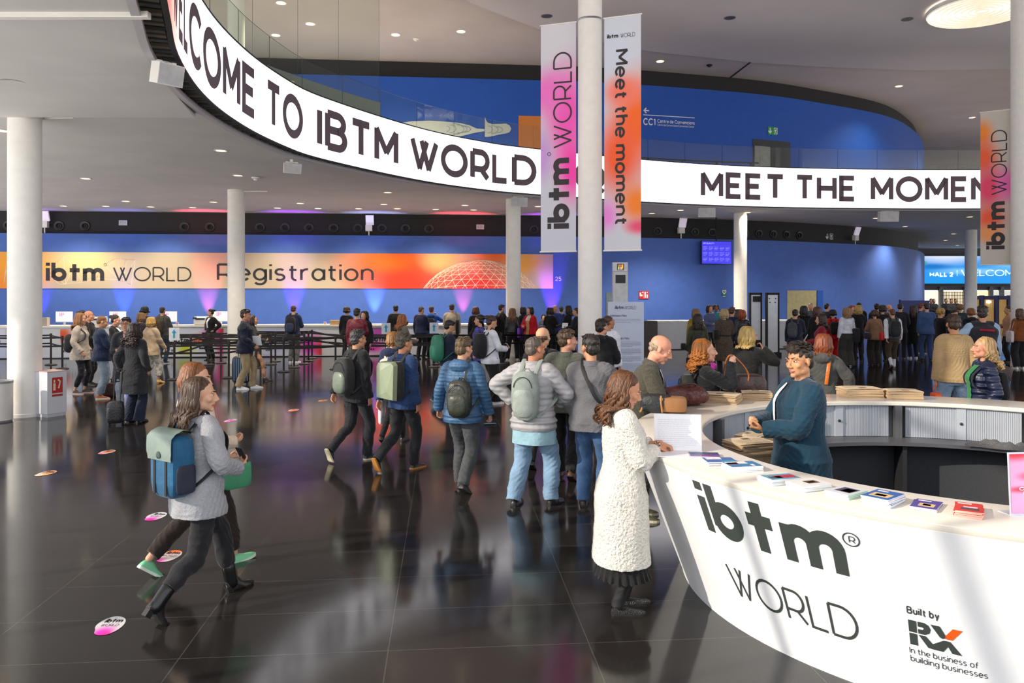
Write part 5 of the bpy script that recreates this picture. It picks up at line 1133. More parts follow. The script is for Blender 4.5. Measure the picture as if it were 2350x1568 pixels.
    def hand_mb(s, mb, i):
        w_, d, n, c = s.wr[i], s.hdir[i], s.hn[i], s.curl[i]; sx = (-1, 1)[i]; k = .95 if s.sex == 'm' else .86
        t = np.cross(d, n); 
        # thumb lies towards the figure's front when the palm faces inwards
        th = t if (t @ np.array((0, 1, .6))) >= 0 else -t
        P = lambda a, b, h: (w_ + (d * a + th * b + n * h) * k)
        mb.tube([s.fin(P(-.03, 0, 0)), s.fin(P(.0, 0, 0)), s.fin(P(.04, 0, .002)), s.fin(P(.085, -.002, .004))], np.array([(.026, .020), (.025, .018), (.037, .016), (.039, .013)]) * k * s.s, 12, 0, tuple(th), True, True)
        nf = 4
        for f in range(nf):
            b = (.029, .0095, -.010, -.028)[f]; L = (.068, .078, .072, .056)[f]; ang = 0.12; p = np.array(P(.083, b, .004)); pts = [p.copy()]
            cc = c * (1 + .12 * f)
            for q, fr in enumerate((.45, .32, .27)):
                ang += cc * (.75, .85, .6)[q]; p = p + (d * math.cos(ang) + n * math.sin(ang)) * L * fr * k; pts.append(p.copy())
            mb.tube([s.fin(q) for q in pts], [r * k * s.s for r in (.0098, .0092, .0085, .0072)], 8, 0, tuple(th), True, True)
        p0 = P(.018, .024, .006); p1 = P(.048, .046, .016 + .012 * c); p2 = P(.076, .050 - .01 * c, .024 + .022 * c); p3 = P(.098, .046 - .016 * c, .028 + .03 * c)
        mb.tube([s.fin(q) for q in (p0, p1, p2, p3)], [r * k * s.s for r in (.0135, .0125, .0105, .0085)], 8, 0, tuple(n), True, True)
    def body(s, label, lips=True):
        mb = MB(); g = s.g
        s.loft(mb, [(z, a * g - .012, b * g - .012, y) for z, a, b, y in s.secs()], 20)
        for i in (0, 1):
            s.limb(mb, [s.T((-.08, .08)[i], -.015, 1.425), s.sh[i], (s.sh[i] + s.el[i]) / 2, s.el[i], (s.el[i] * .6 + s.wr[i] * .4), s.wr[i]], [.05, .052, .043, .036, .037, .024])
            s.limb(mb, [s.hip[i], (s.hip[i] + s.knee[i]) / 2, s.knee[i], s.knee[i] * .65 + s.ank[i] * .35, s.ank[i]], [.074, .060, .043, .042, .030])
            s.hand_mb(mb, i)
        s.head_mb(mb)
        me = fuse(mb, s.vox, (2, 1, 1)[s.lod]); mats = [s.skin]
        o = link('person', me, mats, None, True, 0, s.loc, s.yaw); tag(o, label, 'person')
        s.o = o
        if s.lod < 2: s.face(lips)
        return s
    def face(s, lips):
        me = s.o.data; lm = mat('#b07062' if s.sex == 'm' else '#a8584e', .45, var=.05); me.materials.append(lm); n = len(me.polygons); c = np.empty(n * 3); me.polygons.foreach_get('center', c); c = (c.reshape(-1, 3) / s.s - s.hc) @ s.hR / s.HS
        mi = ((np.abs(c[:, 0]) < .0255) & (c[:, 1] > .079) & (np.abs(c[:, 2] + .0615) < .0098 - .004 * np.abs(c[:, 0]) / .025)).astype(int); me.polygons.foreach_set('material_index', mi.astype(np.int32))
        for sx in (-1, 1):
            mb = MB(); c = (sx * .031, .0765, .010)
            mb.ell(s.fin(s.Hd(*c)), [q * s.s for q in (.0138, .0108, .0060)], 0, 14, 10, Matrix(s.hR)); ce = s.Hd(c[0] + sx * .000, c[1] + .0105, c[2]); mb.ell(s.fin(ce), [q * s.s for q in (.0058, .0022, .0056)], 1, 12, 8, Matrix(s.hR))
            e = mb.build('eye', [mat('#e6e0d8', .25, var=0), mat('#2a1c14', .15, var=0)], s.o, True)
            mb = MB(); mb.tube([s.fin(s.Hd(sx * (.014 + .035 * t), .0925 - .022 * t * t + .002, .031 + .006 * math.sin(t * 2.9))) for t in (0, .33, .66, 1)], [r * s.s for r in (.0042, .0046, .0036, .002)], 6, 0, rnd=True)
            mb.build('eyebrow', hairm(getattr(s, 'browc', '#3a2a20')), s.o, True)
            mb = MB(); mb.tube([s.fin(s.Hd(sx * (.017 + .029 * t), .0875 - .012 * (2 * t - 1) ** 2 * (1 if t > .5 else .6), .0185 - .008 * (2 * t - 1) ** 2)) for t in (0, .25, .5, .75, 1)], [r * s.s for r in (.002, .0036, .004, .0036, .002)], 6, 0, rnd=True)
            mb.build('eyelid', s.skin, s.o, True)
    # ---- clothes ----
    def top(s, col, kind='jacket', hem=.80, ease=.022, m=None, flare=0.0, collar=None, hood=False, sleeve=True, puff=0, slv=None, name=None, open_=None, short=0, amp=None, cuff=None):
        mb = MB(); g = s.g; rows = []; zt = 1.485; B = s.secs(); nrow = 26
        zs = list(np.linspace(hem, zt, nrow if not puff else 60))
        for z in zs:
            a, b, y = s.sec(max(z, .86)); e = ease * (1 - .75 * sm(z, 1.34, 1.46)); straight = s.sec(.98)
            a, b = a * g + e + .012 * (1 - sm(z, .86, 1.12)), b * g + e + .014 * (1 - sm(z, .86, 1.12))
            if kind in ('jacket', 'coat', 'puffer', 'sweater') and z < 1.2: mid = s.sec(1.22); a = max(a, mid[0] * g * (.93 if s.sex == 'f' else .97) + e); b = max(b, mid[1] * g * .95 + e)
            if z < .9: f = (.9 - z); a += flare * f + .012; b += flare * f + .010
            if puff: w_ = (1 + puff * (abs(math.sin((z - hem) / .065 * PI)) - .6)) if z < 1.42 else 1; a *= w_; b *= w_
            rows.append((z, a, b, y))
        s.rows = rows
        s.loft(mb, rows)
        for i in (0, 1):
            if not sleeve: s.limb(mb, [s.T((-.06, .06)[i], -.015, 1.43), s.T((-1, 1)[i] * (s.shw - .035), -.012, 1.425)], [.055 + ease * .4, .058 + ease * .4]); continue
            E_, W_ = s.el[i], s.wr[i]; mid = (s.sh[i] + E_) / 2; fm = E_ * .5 + W_ * .5; end = E_ + (W_ - E_) * (1.0 - short) if not short else E_ + (W_ - E_) * (1 - short)
            r0 = (.050, .057, .052, .047, .043, .037); e = ease * .62 + .003; k = (g + 1) / 2
            s.limb(mb, [s.T((-.07, .07)[i], -.018, 1.432), s.sh[i], mid, E_, E_ * .55 + end * .45, end], [(r * k + e) for r in r0], 5 if not puff else 9, puff=puff * 1.1, pn=9, rnd=False)
        if hood: mb.ell(s.fin(s.T(0, -.115, 1.455)), [q * s.s for q in (.125, .065, .075)], 0, 18, 12); mb.tube([s.fin(s.T(.09 * math.cos(t), -.02 + .085 * math.sin(t), 1.475 + .02 * math.cos(2 * t))) for t in np.linspace(-PI * 1.15, PI * .15, 12)], [.030 * s.s] * 12, 8, 0, (0, 0, 1), True, True)
        me = fuse(mb, s.vox, 1)
        if s.lod < 2 or amp: rumple(me, amp if amp is not None else (.0075 if not puff else .003), 30, s.seed, (1, 1, 1.6))
        nm = name or {'jacket': 'jacket', 'coat': 'coat', 'puffer': 'puffer_jacket', 'sweater': 'sweater', 'vest': 'vest', 'shirt': 'shirt', 'dress': 'dress'}[kind]
        o = link(nm, me, m or cloth(col), s.o, True, 0); s.topo = o
        if collar:
            cb = MB(); n = 22; R = max(.042, collar * 1.6); V = []
            for (rr, zz) in ((.070, 0), (.074, 1), (.082, 1.0), (.090, .25), (.098, -.25)):
                for q in range(n):
                    a_ = math.radians(118) + math.radians(304) * q / (n - 1); fr = max(0, math.sin(a_)); V.append(s.fin(s.T(rr * (1.02 if s.sex == 'm' else .92) * math.cos(a_), -.016 + rr * .95 * math.sin(a_), 1.468 + zz * R - .052 * fr)))
            cb.add(V, [(k * n + q, k * n + q + 1, (k + 1) * n + q + 1, (k + 1) * n + q) for k in range(4) for q in range(n - 1)]); cb.build('collar', m or cloth(col), s.o, True, 0)
        if hem < 1.0: pass
        return o
    def front(s, col, z0, z1, w0, w1, name='shirt', off=.006, m=None, y_=0, zc=1.49):
        """strip showing at the open front of the upper garment, following its surface"""
        V = []; n = 14; k = 8
        zr = [r[0] for r in s.rows]
        for j in range(n + 1):
            z = z0 + (z1 - z0) * j / n; a, b, y = [np.interp(z, zr, [r[q] for r in s.rows]) for q in (1, 2, 3)]; w_ = w0 + (w1 - w0) * j / n
            for i in range(k + 1):
                x = w_ * (2 * i / k - 1) + y_; t = min(.98, abs(x) / a); V.append(s.fin(s.T(x, y + (b + off) * (1 - t ** 2.5) ** .4, z)))
        for q in range(2): pass
        Fc = [(j * (k + 1) + i, j * (k + 1) + i + 1, (j + 1) * (k + 1) + i + 1, (j + 1) * (k + 1) + i) for j in range(n) for i in range(k)]
        return MB().add(V, Fc).build(name, m or cloth(col, bump=.2), s.o, True)
    def legs(s, col, loose=.0, flare=0.0, hem=.06, m=None, name='trousers', top=1.0, knee=0.0, amp=None):
        mb = MB(); g = s.g
        s.loft(mb, [(z, a * g + .003, b * g + .003, y) for z, a, b, y in [(q, *s.sec(q)) for q in np.linspace(.80, top, 8)]])
        for i in (0, 1):
            H_, K, A = s.hip[i], s.knee[i], s.ank[i]; d = A - K; L = np.linalg.norm(d); end = K + d * (1 - max(-.06, (hem - .085)) / L * 1.0)
            k = .6 + .4 * g; ly = (0, 0, 0)
            s.limb(mb, [H_ + np.array((0, 0, .02)), H_ * .62 + K * .38 + np.array((0, 0, 0)), K, K * .55 + A * .45, end], [(.092 * k + loose * .5), (.087 * k + loose * .7), (.063 * k + loose + knee), (.060 * k + loose + flare * .5), (.050 * k + loose + flare)], 6, rnd=False)
        me = fuse(mb, s.vox, 1)
        if s.lod < 2 or amp: rumple(me, amp if amp is not None else .0075, 28, s.seed + 5, (1, 1, 1.3))
        return link(name, me, m or cloth(col), s.o, True, 0)
    def skirt(s, col, z0, z1=1.0, r0=.24, r1=.15, pleat=0, m=None, name='skirt'):
        mb = MB(); seg = 96 if pleat else 36; n = 10; V = []
        for j in range(n + 1):
            t = j / n; z = z1 + (z0 - z1) * t
            for i in range(seg):
                a = 2 * PI * i / seg; r = (r1 + (r0 - r1) * t) * (1 + (pleat * t * (1 if i % 4 < 2 else -1)) if pleat else 1 + .03 * t * math.sin(5 * a + 1)); V.append(s.fin(s.T(r * math.cos(a), r * .82 * math.sin(a), z)))
        mb.add(V, [(j * seg + i, (j + 1) * seg + i, (j + 1) * seg + (i + 1) % seg, j * seg + (i + 1) % seg) for j in range(n) for i in range(seg)] + [tuple(range(seg)), tuple(reversed([n * seg + i for i in range(seg)]))])
        return mb.build(name, m or cloth(col), s.o, True, 50)
    def shoes(s, col, sole='#1c1c1c', kind='shoe', heel=0.0, m=None, up=0.0):
        for i in (0, 1):
            x, y, z, p, t = s.feet[i]; pr = math.radians(p); tr = math.radians(t); L = .27 if s.sex == 'm' else .245; Wd = .048 if s.sex == 'm' else .042; hl = heel
            def G(u, v, h):   # u along the foot from heel 0..1, v sideways, h height; pivot on the toe ball
                yy = (u - .72) * L; hh = h + hl * (1 - sm(u, .25, .7)); yy, hh = yy * math.cos(pr) + hh * math.sin(pr) * 1.0, hh * math.cos(pr) - yy * math.sin(pr)
                yy += .72 * L - .07; a = yy * math.cos(tr) - v * math.sin(tr) * -1 * 0 ; 
                return s.fin((x + v * math.cos(tr) + yy * math.sin(tr), y + yy * math.cos(tr) - v * math.sin(tr), max(hh, 0) + z))
            prof = [(0.0, .55, .05), (.06, .72, .075), (.18, .78, .088 + up), (.34, .80, .092 + up * 1.2), (.46, .86, .078), (.62, 1.0, .058), (.80, .96, .046), (.92, .76, .036), (1.0, .35, .024)]
            if kind == 'flat': prof = [(u, w_, h * .55 + .008) for u, w_, h in prof]
            V = []; k = 12; sh = .022 if kind == 'sneaker' else .014
            for (u, w_, h) in prof:
                for q in range(k):
                    a = 2 * PI * q / k; V.append(G(u, Wd * w_ * math.cos(a), sh * .7 + max(0, (h - sh * .7)) * max(0, math.sin(a)) ** .8))
            n = len(prof); mb = MB().add(V, [(j * k + q, (j + 1) * k + q, (j + 1) * k + (q + 1) % k, j * k + (q + 1) % k) for j in range(n - 1) for q in range(k)] + [tuple(range(k)), tuple(reversed([(n - 1) * k + q for q in range(k)]))])
            def sole_mb(mb, mi):
                V = []
                for (u, w_, h) in prof:
                    for hh in (0, sh):
                        for sg in (-1, 1): V.append(G(u * 1.02 - .01, sg * Wd * w_ * 1.05, hh))
                mb.add(V, [f for j in range(n - 1) for b in [4 * j] for f in ((b, b + 1, b + 5, b + 4), (b + 2, b + 6, b + 7, b + 3), (b, b + 4, b + 6, b + 2), (b + 1, b + 3, b + 7, b + 5))] + [(0, 2, 3, 1), (4 * n - 4, 4 * n - 3, 4 * n - 1, 4 * n - 2)], mi)
                if hl: mb.add([G(u, v * Wd * .6, h) for h in (-hl, .004) for (u, v) in ((.01, -1), (.01, 1), (.2, 1), (.2, -1))], [(0, 1, 2, 3), (4, 5, 6, 7), (0, 1, 5, 4), (1, 2, 6, 5), (2, 3, 7, 6), (3, 0, 4, 7)], mi)
            if s.lod < 2:
                so = mb.build('shoe', m or leather(col), s.o, True, 60); m2 = MB(); sole_mb(m2, 0); m2.build('sole', mat(sole, .6), so)
                if up: mb = MB(); s.limb(mb, [s.ank[i] - np.array((0, 0, .02)), s.ank[i] + (s.knee[i] - s.ank[i]) * .28], [(.047, .050), (.050, .052)], 4); mb.build('shaft', m or leather(col), so, True, 60)
            else:
                sole_mb(mb, 1); mb.build('shoe', [m or leather(col), mat(sole, .6)], s.o, True, 60)
    # ---- hair ----
    def hair(s, kind, col, length=.3, m=None, vol=1.0, part=0.0):
        m = m or hairm(col); mb = MB(); lo = s.lod == 2
        E = lambda c, r: mb.ell(s.fin(s.Hd(*c)), [x * s.s * s.HS for x in r], seg=18, rings=12, M=Matrix(s.hR))
        if kind == 'bald': return
        if kind == 'ring': E((0, -.034, .0), (.0775, .085, .040)); E((0, -.068, -.03), (.056, .036, .034))
        elif kind == 'crop': E((0, -.026, .043), (.0785, .0945, .0785)); E((0, -.060, -.008), (.068, .056, .062))
        else:
            fb = 0 if kind == 'short' else -.009; E((0, -.026 + fb, .048 + .004 * vol), (.083, .099, .081)); E((0, -.058, -.004), (.072, .060, .072))
            if kind == 'short': E((0, .040, .098), (.058, .042, .026 * vol)); E((.030, .030, .094), (.045, .045, .026 * vol))
            if kind in ('bun',): E((0, -.135, .055), (.045, .040, .042))
            if kind == 'crown': E((0, -.01, .10), (.07, .09, .05))
        seed = s.seed
        if kind in ('short', 'crop', 'ring', 'bun', 'crown'):
            if s.lod == 2: o = mb.build('hair', m, s.o, True, 0)
            else:
                me = fuse(mb, s.vox * .8, 1); rumple(me, .0045 if kind == 'short' else .002, 130, seed, (1, 1, .5)); o = link('hair', me, m, s.o, True, 0)
            if kind == 'short' and s.lod < 2:   # tufts
                tb = MB(); rg = random.Random(seed)
                for _ in range(190 if s.lod == 0 else 90):
                    a = rg.uniform(-.95, .95) * PI; e = rg.uniform(.25, 1.25); n_ = np.array((math.sin(a) * math.cos(e), math.cos(a) * math.cos(e), math.sin(e)))
                    if (n_[1] > .45 and n_[2] < .55) or (s.lod and n_[2] < .45): continue
                    p = np.array((0, -.024, .05)) + n_ * np.array((.082, .097, .080)); q = p + n_ * (.010 if s.lod == 0 else .003) + np.array((rg.uniform(-.02, .02), .022 + rg.uniform(-.012, .012), .006)) * vol
                    tb.tube([s.fin(s.Hd(*p)), s.fin(s.Hd(*((p + q) / 2 + n_ * .005))), s.fin(s.Hd(*q))], [.007 * s.s, .006 * s.s, .0015 * s.s], 5, 0)
                tb.build('hair_tuft', m, o, True, 0)
            return o
        # long styles: overlapping locks from the parting over the skull and down
        nl = {0: 84, 1: 48, 2: 26}[s.lod]; rg = random.Random(seed); R = {0: .0125, 1: .017, 2: .024}[s.lod] * vol
        wave, curl = {'long': (.006, 0), 'bob': (.004, 0), 'wavy': (.016, 0), 'curly': (.014, .018), 'pony': (.004, 0)}[kind]
        mb2 = mb
        for k in range(nl):
            f = (k + .5) / nl; a = math.radians((-112 + 224 * f) * (.88 if s.lod == 0 else 1) + rg.uniform(-3, 3))        # 0 = straight back
            if kind == 'pony': a *= .55
            nx, ny = math.sin(a), -math.cos(a)
            lay = rg.random(); ln = length * (.86 + .2 * rg.random()) * (1 if abs(f - .5) < .42 else .85)
            pts = []; rad = []
            p0 = np.array((part + .01 * nx, -.01 + .015 * ny, .128)); pts.append(s.Hd(*p0)); rad.append(R * .5)
            for e in (.9, .5, .12):
                r_ = math.cos(e); pts.append(s.Hd(nx * (.085 + .008 * lay) * r_ + part * .3 * (1 - r_), -.024 + ny * (.101 + .008 * lay) * r_, .046 + (.088) * math.sin(e))); rad.append(R)
            base = s.Hd(nx * (.086 + .012 * lay * vol), -.024 + ny * (.10 + .014 * lay), .0); end0 = s.Hd(nx * .08, -.03 + ny * .10, -.09)
            st = 7 if lo else (14 if kind in ('curly', 'wavy') else 9); ph = rg.random() * 6.28; fq = rg.uniform(10, 16)
            out = s.hR @ np.array((nx, ny, 0))
            for j in range(st + 1):
                t = j / st; drop = ln * t; z = base[2] - drop; q = base.copy(); q[2] = z
                spread = .012 * math.sin(min(1, t * 1.5) * PI) * vol + (.035 * sm(drop, .10, .28) if kind in ('wavy', 'curly') else .020 * sm(drop, .14, .3))
                q = q + out * (spread - .010 * (1 - lay))
                yb = s.T(0, -.13, min(1.48, max(.95, (z - s.dzp))))[1] if z < s.neck[2] else None
                if yb is not None and ny < .25 and abs(q[0]) < s.shw: q[1] = min(q[1], yb - .010 - .02 * lay)
                w_ = wave * (1 if t > .1 else 0); q = q + np.array((math.sin(t * fq + ph), math.cos(t * fq * .9 + ph), 0)) * w_ * (.5 + t)
                if curl: q = q + np.array((math.sin(t * 34 + ph), math.cos(t * 34 + ph), .4 * math.sin(t * 50 + ph))) * curl * min(1, t * 4 + .2)
                pts.append(q); rad.append(R * (1.05 - .55 * t ** 2) * (1 if t < 1 else .35))
            mb.tube([s.fin(p) for p in pts], np.array([(r * 1.25, r * .75) for r in rad]) * s.s, 5 if lo else 7, 0, tuple(np.cross(out, (0, 0, 1))), True, True)
        return mb.build('hair', m, s.o, True, 0)
    # ---- carried things: all top-level ----
    def place(s, name, label, cat, group=None): return tag_thing(name, label, cat, s, group)
    def strap_path(s, sx, x0=.075, ztop=1.42, zbot=1.02, off=.022, y0=-.10):
        def surf(x, z, sg):
            zr = [r[0] for r in s.rows]; a, b, y = [np.interp(z, zr, [r[q] for r in s.rows]) for q in (1, 2, 3)]; t = min(.95, abs(x) / a); return s.T(x, y + sg * ((b + off) * (1 - t ** 2.5) ** .4), z)
        P = [surf(sx * x0, ztop - .04, -1), surf(sx * (x0 + .01), 1.445, -1) + np.array((0, .01, .012)), s.T(sx * (x0 + .022), -.012, 1.505 + off), surf(sx * (x0 + .03), 1.43, 1), surf(sx * (x0 + .045), 1.32, 1), surf(sx * (x0 + .05), 1.2, 1)]
        zr = [r[0] for r in s.rows]; a = np.interp(1.1, zr, [r[1] for r in s.rows]); P += [s.T(sx * (a + off), .02, 1.12), surf(sx * .11, zbot + .03, -1)]
        return P
    def backpack(s, label, col, col2=None, w_=.15, dp=.085, z0=.97, z1=1.43, x=0.0, style='soft', r=.55, straps=(1, 1), m=None, m2=None, group=None):
        v = s.place('backpack', label, 'backpack', group); m = m or cloth(col, rough=.7); m2 = m2 or cloth(col2 or col, rough=.7); zc, hz = (z0 + z1) / 2, (z1 - z0) / 2
        b = np.interp(zc, [q[0] for q in s.rows], [q[2] for q in s.rows]); yo = -b - dp + .012
        c = s.T(x, yo, zc); ax = s.T(x, yo, zc + .1) - c; th = math.atan2(ax[1], ax[2]); M = Matrix.Translation(Vector(c * s.s)) @ Matrix.Rotation(-th, 4, 'X') @ Matrix.Rotation(-s.tw, 4, 'Z')
        k = s.s; ms = lambda a_: a_ * k
        if style == 'hard':
            mb = MB(); mb.rbox(0, dp * k * .35, 0, w_ * k, dp * .7 * k, hz * k, .3, M=M); mb.build('body', m, v, True, 40)
            pts = [(-1, -.9), (.9, -1), (1, .85), (.75, 1), (-.8, 1), (-1, .8)]; mb = MB(); V = [M @ Vector((w_ * k * .98 * p[0], -dp * k * .3, hz * k * p[1])) for p in pts] + [M @ Vector((w_ * k * .93 * p[0], -dp * k * .92, hz * k * p[1] * .95)) for p in pts] + [M @ Vector((-w_ * k * .35, -dp * k * 1.12, hz * k * .55)), M @ Vector((w_ * k * .3, -dp * k * 1.1, -hz * k * .5))]
            mb.add(V, [(i, (i + 1) % 6, 6 + (i + 1) % 6, 6 + i) for i in range(6)] + [(6, 7, 13), (6, 13, 12), (6, 12, 11), (11, 12, 10), (10, 12, 9), (9, 12, 13), (9, 13, 8), (8, 13, 7)]); mb.build('shell', m2, v)
        elif style == 'flap':
            MB().rbox(0, 0, -.1 * hz * k, w_ * k, dp * k, hz * .9 * k, .35, M=M).build('body', m, v, True, 40)
            for sx in (-1, 1): MB().rbox(sx * w_ * k * .93, .1 * dp * k, -hz * k * .45, .02 * k, dp * .8 * k, hz * .42 * k, .3, M=M).build('side_pocket', mat('#23283a', .7), v, True)
            mb = MB(); n = 10; V = []
            for j in range(n + 1):
                t = j / n
                if t < .35: q = t / .35; y, z = dp * (1 - 2.08 * q), hz * (.84 + .16 * math.sin(q * PI))
                else: q = (t - .35) / .65; y, z = -dp * (1.10 + .06 * math.sin(q * PI)), hz * (.84 - q * .72)
                for i in range(9): u = -1 + 2 * i / 8; V.append(M @ Vector((w_ * k * .98 * u * (1 if t < .85 else 1 - .06 * (abs(u) > .8)), y * k, z * k)))
            mb.add(V, [(j * 9 + i, j * 9 + i + 1, (j + 1) * 9 + i + 1, (j + 1) * 9 + i) for j in range(n) for i in range(8)]); fl = mb.build('flap', m2, v, True, 60)
            MB().lathe([(.026 * k, 0), (.026 * k, .006), (.018 * k, .008)], 20, M=M @ Matrix.Translation((0, -dp * 1.13 * k, hz * .28 * k)) @ Matrix.Rotation(PI / 2, 4, 'X')).build('badge', mat('#2a3a3c', .3), fl, True)
            for sx in (-.45, .45): MB().box(sx * w_ * k - .011 * k, sx * w_ * k + .011 * k, -dp * 1.06 * k, -dp * 1.0 * k, -hz * .9 * k, hz * .1 * k, M=M).build('flap_strap', M_black, v)
        else:
            MB().rbox(0, 0, 0, w_ * k, dp * k, hz * k, r, M=M, seg=28).build('body', m, v, True, 40)
            if s.lod < 2 or style == 'pocket':
                MB().rbox(0, -dp * .62 * k, -hz * .28 * k, w_ * .80 * k, dp * .62 * k, hz * .58 * k, r, M=M).build('front_pocket', m2, v, True, 40)
            if s.lod < 2:
                mb = MB(); mb.tube([M @ Vector((w_ * .72 * k * math.cos(a), -dp * 1.0 * k, hz * k * (.28 + .52 * math.sin(a)))) for a in np.linspace(.15, PI - .15, 9)], .004 * k, 6); mb.build('zip', M_black, v, True)
        MB().tube([M @ Vector((-.035 * k, dp * .6 * k, hz * .97 * k)), M @ Vector((-.02 * k, dp * .6 * k, hz * 1.10 * k)), M @ Vector((.02 * k, dp * .6 * k, hz * 1.10 * k)), M @ Vector((.035 * k, dp * .6 * k, hz * .97 * k))], .008 * k, 8, 0, rnd=True).build('top_handle', m, v, True)
        for i, sx in enumerate((-1, 1)):
            if straps[i]:
                P = catmull(s.strap_path(sx, ztop=z1, zbot=z0), 4); MB().tube([s.fin(p) for p in P], [(.024 * k, .006 * k)] * len(P), 8, 0, (1, 0, 0), True).build('shoulder_strap', m if style != 'flap' else M_black, v, True, 60)
        return v
    def tote(s, label, col, sx=1, w_=.17, h=.34, dp=.05, z=1.08, strap=True, m=None, y=-.02, x=.235, name='shoulder_bag', group=None, hang=None, text_=None):
        v = s.place(name, label, 'bag', group); m = m or cloth(col, rough=.7); k = s.s
        c = s.T(sx * x, y, z) if hang is None else np.array(hang)
        M = Matrix.Translation(Vector(c * k)); mb = MB(); mb.rbox(0, 0, -h * .5 * k, dp * k, w_ * k, h * .5 * k, .3, M=M); mb.build('body', m, v, True, 40)
        if strap:
            top = s.T(sx * .12, -.012, 1.52) if hang is None else c + np.array((0, 0, strap if not isinstance(strap, bool) else .2))
            for o in (-1, 1):
                P = catmull([c + np.array((0, o * w_ * .55, -.03)), c * .5 + top * .5 + np.array((sx * .02, o * w_ * .42, .0)), top + np.array((0, o * .035, .005))], 5); MB().tube([s.fin(p) for p in P], [(.010 * k, .004 * k)] * len(P), 6, 0, (0, 1, 0)).build('strap', m, v, True)
        return v
    def sheet(s, label, i=1, col='#e6e6e8', w_=.105, h=.15, name='paper', cat='paper', tilt=.9, th=.002, off=(0, 0, 0), rz=0, m=None):
        v = s.place(name, label, cat); k = s.s; c = s.wr[i] + s.hdir[i] * .085 + s.hn[i] * .03 + np.array(off)
        M = Matrix.Translation(Vector(c * k)) @ Matrix.Rotation(rz, 4, 'Z') @ Matrix.Rotation(tilt, 4, 'X'); MB().box(-w_ * k, w_ * k, -th * k, th * k, -h * k * .3, h * k, M=M).build('sheet' if name == 'paper' else 'casing', m or mat(col, .5, var=.03), v)
        if name != 'paper': MB().box(-w_ * k * .9, w_ * k * .9, -th * k * 1.3, -th * k, -h * k * .25, h * k * .95, M=M).build('screen', mat('#15161c', .1), v)
        return v
def tag_thing(name, label, cat, s, group=None):
    o = bpy.data.objects.new(name, None); COL.objects.link(o); o.location = s.loc; o.rotation_euler = (0, 0, s.yaw); o.empty_display_size = .1
    return tag(o, label, cat, group)
# ================= people =================
def mk(label, px, d, H, yaw, sex, top, legs, shoes, hair, fr=None, **kw):
    s = Person(label, px, d, H, yaw, sex, **kw)
    if hair: s.browc = '#' + ''.join('%02x' % int(int(hair[1][i:i + 2], 16) * .62) for i in (1, 3, 5))
    s.body(label)
    if top: s.top(*top[:1], **(top[1] if len(top) > 1 else {}))
    if legs: (s.skirt if legs[1].get('skirt') else s.legs)(legs[0], **{k: v for k, v in legs[1].items() if k != 'skirt'})
    if shoes: s.shoes(*shoes[:2], **(shoes[2] if len(shoes) > 2 else {}))
    if hair: s.hair(*hair[:2], **(hair[2] if len(hair) > 2 else {}))
    if fr: s.front(*fr)
    return s
D_ = dict
JK = lambda **k: D_(kind='jacket', hem=.80, collar=.018, **k)
NAVY, BLK, CHAR = '#1c2638', '#17171a', '#2a2b2e'
# ---- the woman in white at the desk ----
KN = mat('#e9e5da', .95, bump=1.0, bscale=62, var=.12, vscale=40, spec=.15, sheen=.3, bdist=.03)
a = mk('woman in long cream white lace coat signing at the desk edge', 1428, 5.5, 1.66, 82, 'f', ('#e9e5da', D_(kind='coat', hem=.37, ease=.042, flare=.035, m=KN, collar=.026, amp=.004, short=.30)), None, ('#3a3a3a', '#1c1c1c', D_(kind='flat', m=mat('#2f2f30', .35, bump=.8, bscale=130, kind='voronoi'))), ('wavy', '#5e3a20', D_(length=.27, vol=1.0)), lod=0, head=(4, 22), hands=(((.02, .30, 1.22), (.7, -.5, -.8), (-.4, .9, -.25), (0, -.3, -1), .6), ((.03, .27, 1.20), (.8, -.7, -.6), (-.25, .9, -.35), (-.3, -.2, -1), .7)), feet=((-.08, .07, 0, 0, -6), (.08, -.03, 0, 0, 8)), skin_='#c98f70', seed=11)
a.legs('#141416', knee=-.004, loose=-.006, hem=.05, name='tights', m=mat('#141416', .75, bump=.2, bscale=200))
a.skirt('#1a1a1b', .265, .41, .245, .185, pleat=.05)
a.hair('bun', '#6a3216') if False else None
mbx = MB(); mbx.tube([a.fin(a.Hd(.079 * sx, -.004, -.036)) for sx in (1, 1.02)], [.006, .006], 8, rnd=True); mbx.build('earring', mat('#e8e4dc', .2), a.o, True)
w_ = a.wr[1]; mbx = MB(); d_ = a.hdir[1]
for k in range(16):
    t = 2 * PI * k / 16; n1 = np.cross(d_, (0, 0, 1)); n1 /= np.linalg.norm(n1); n2 = np.cross(d_, n1); mbx.ell(a.fin(w_ - d_ * .02 + (n1 * math.cos(t) + n2 * math.sin(t)) * .034), (.006, .006, .006), k % 2, 8, 6)
mbx.build('bracelet', [mat('#d8d2c8', .3), mat('#5a4a3a', .4)], a.o, True)
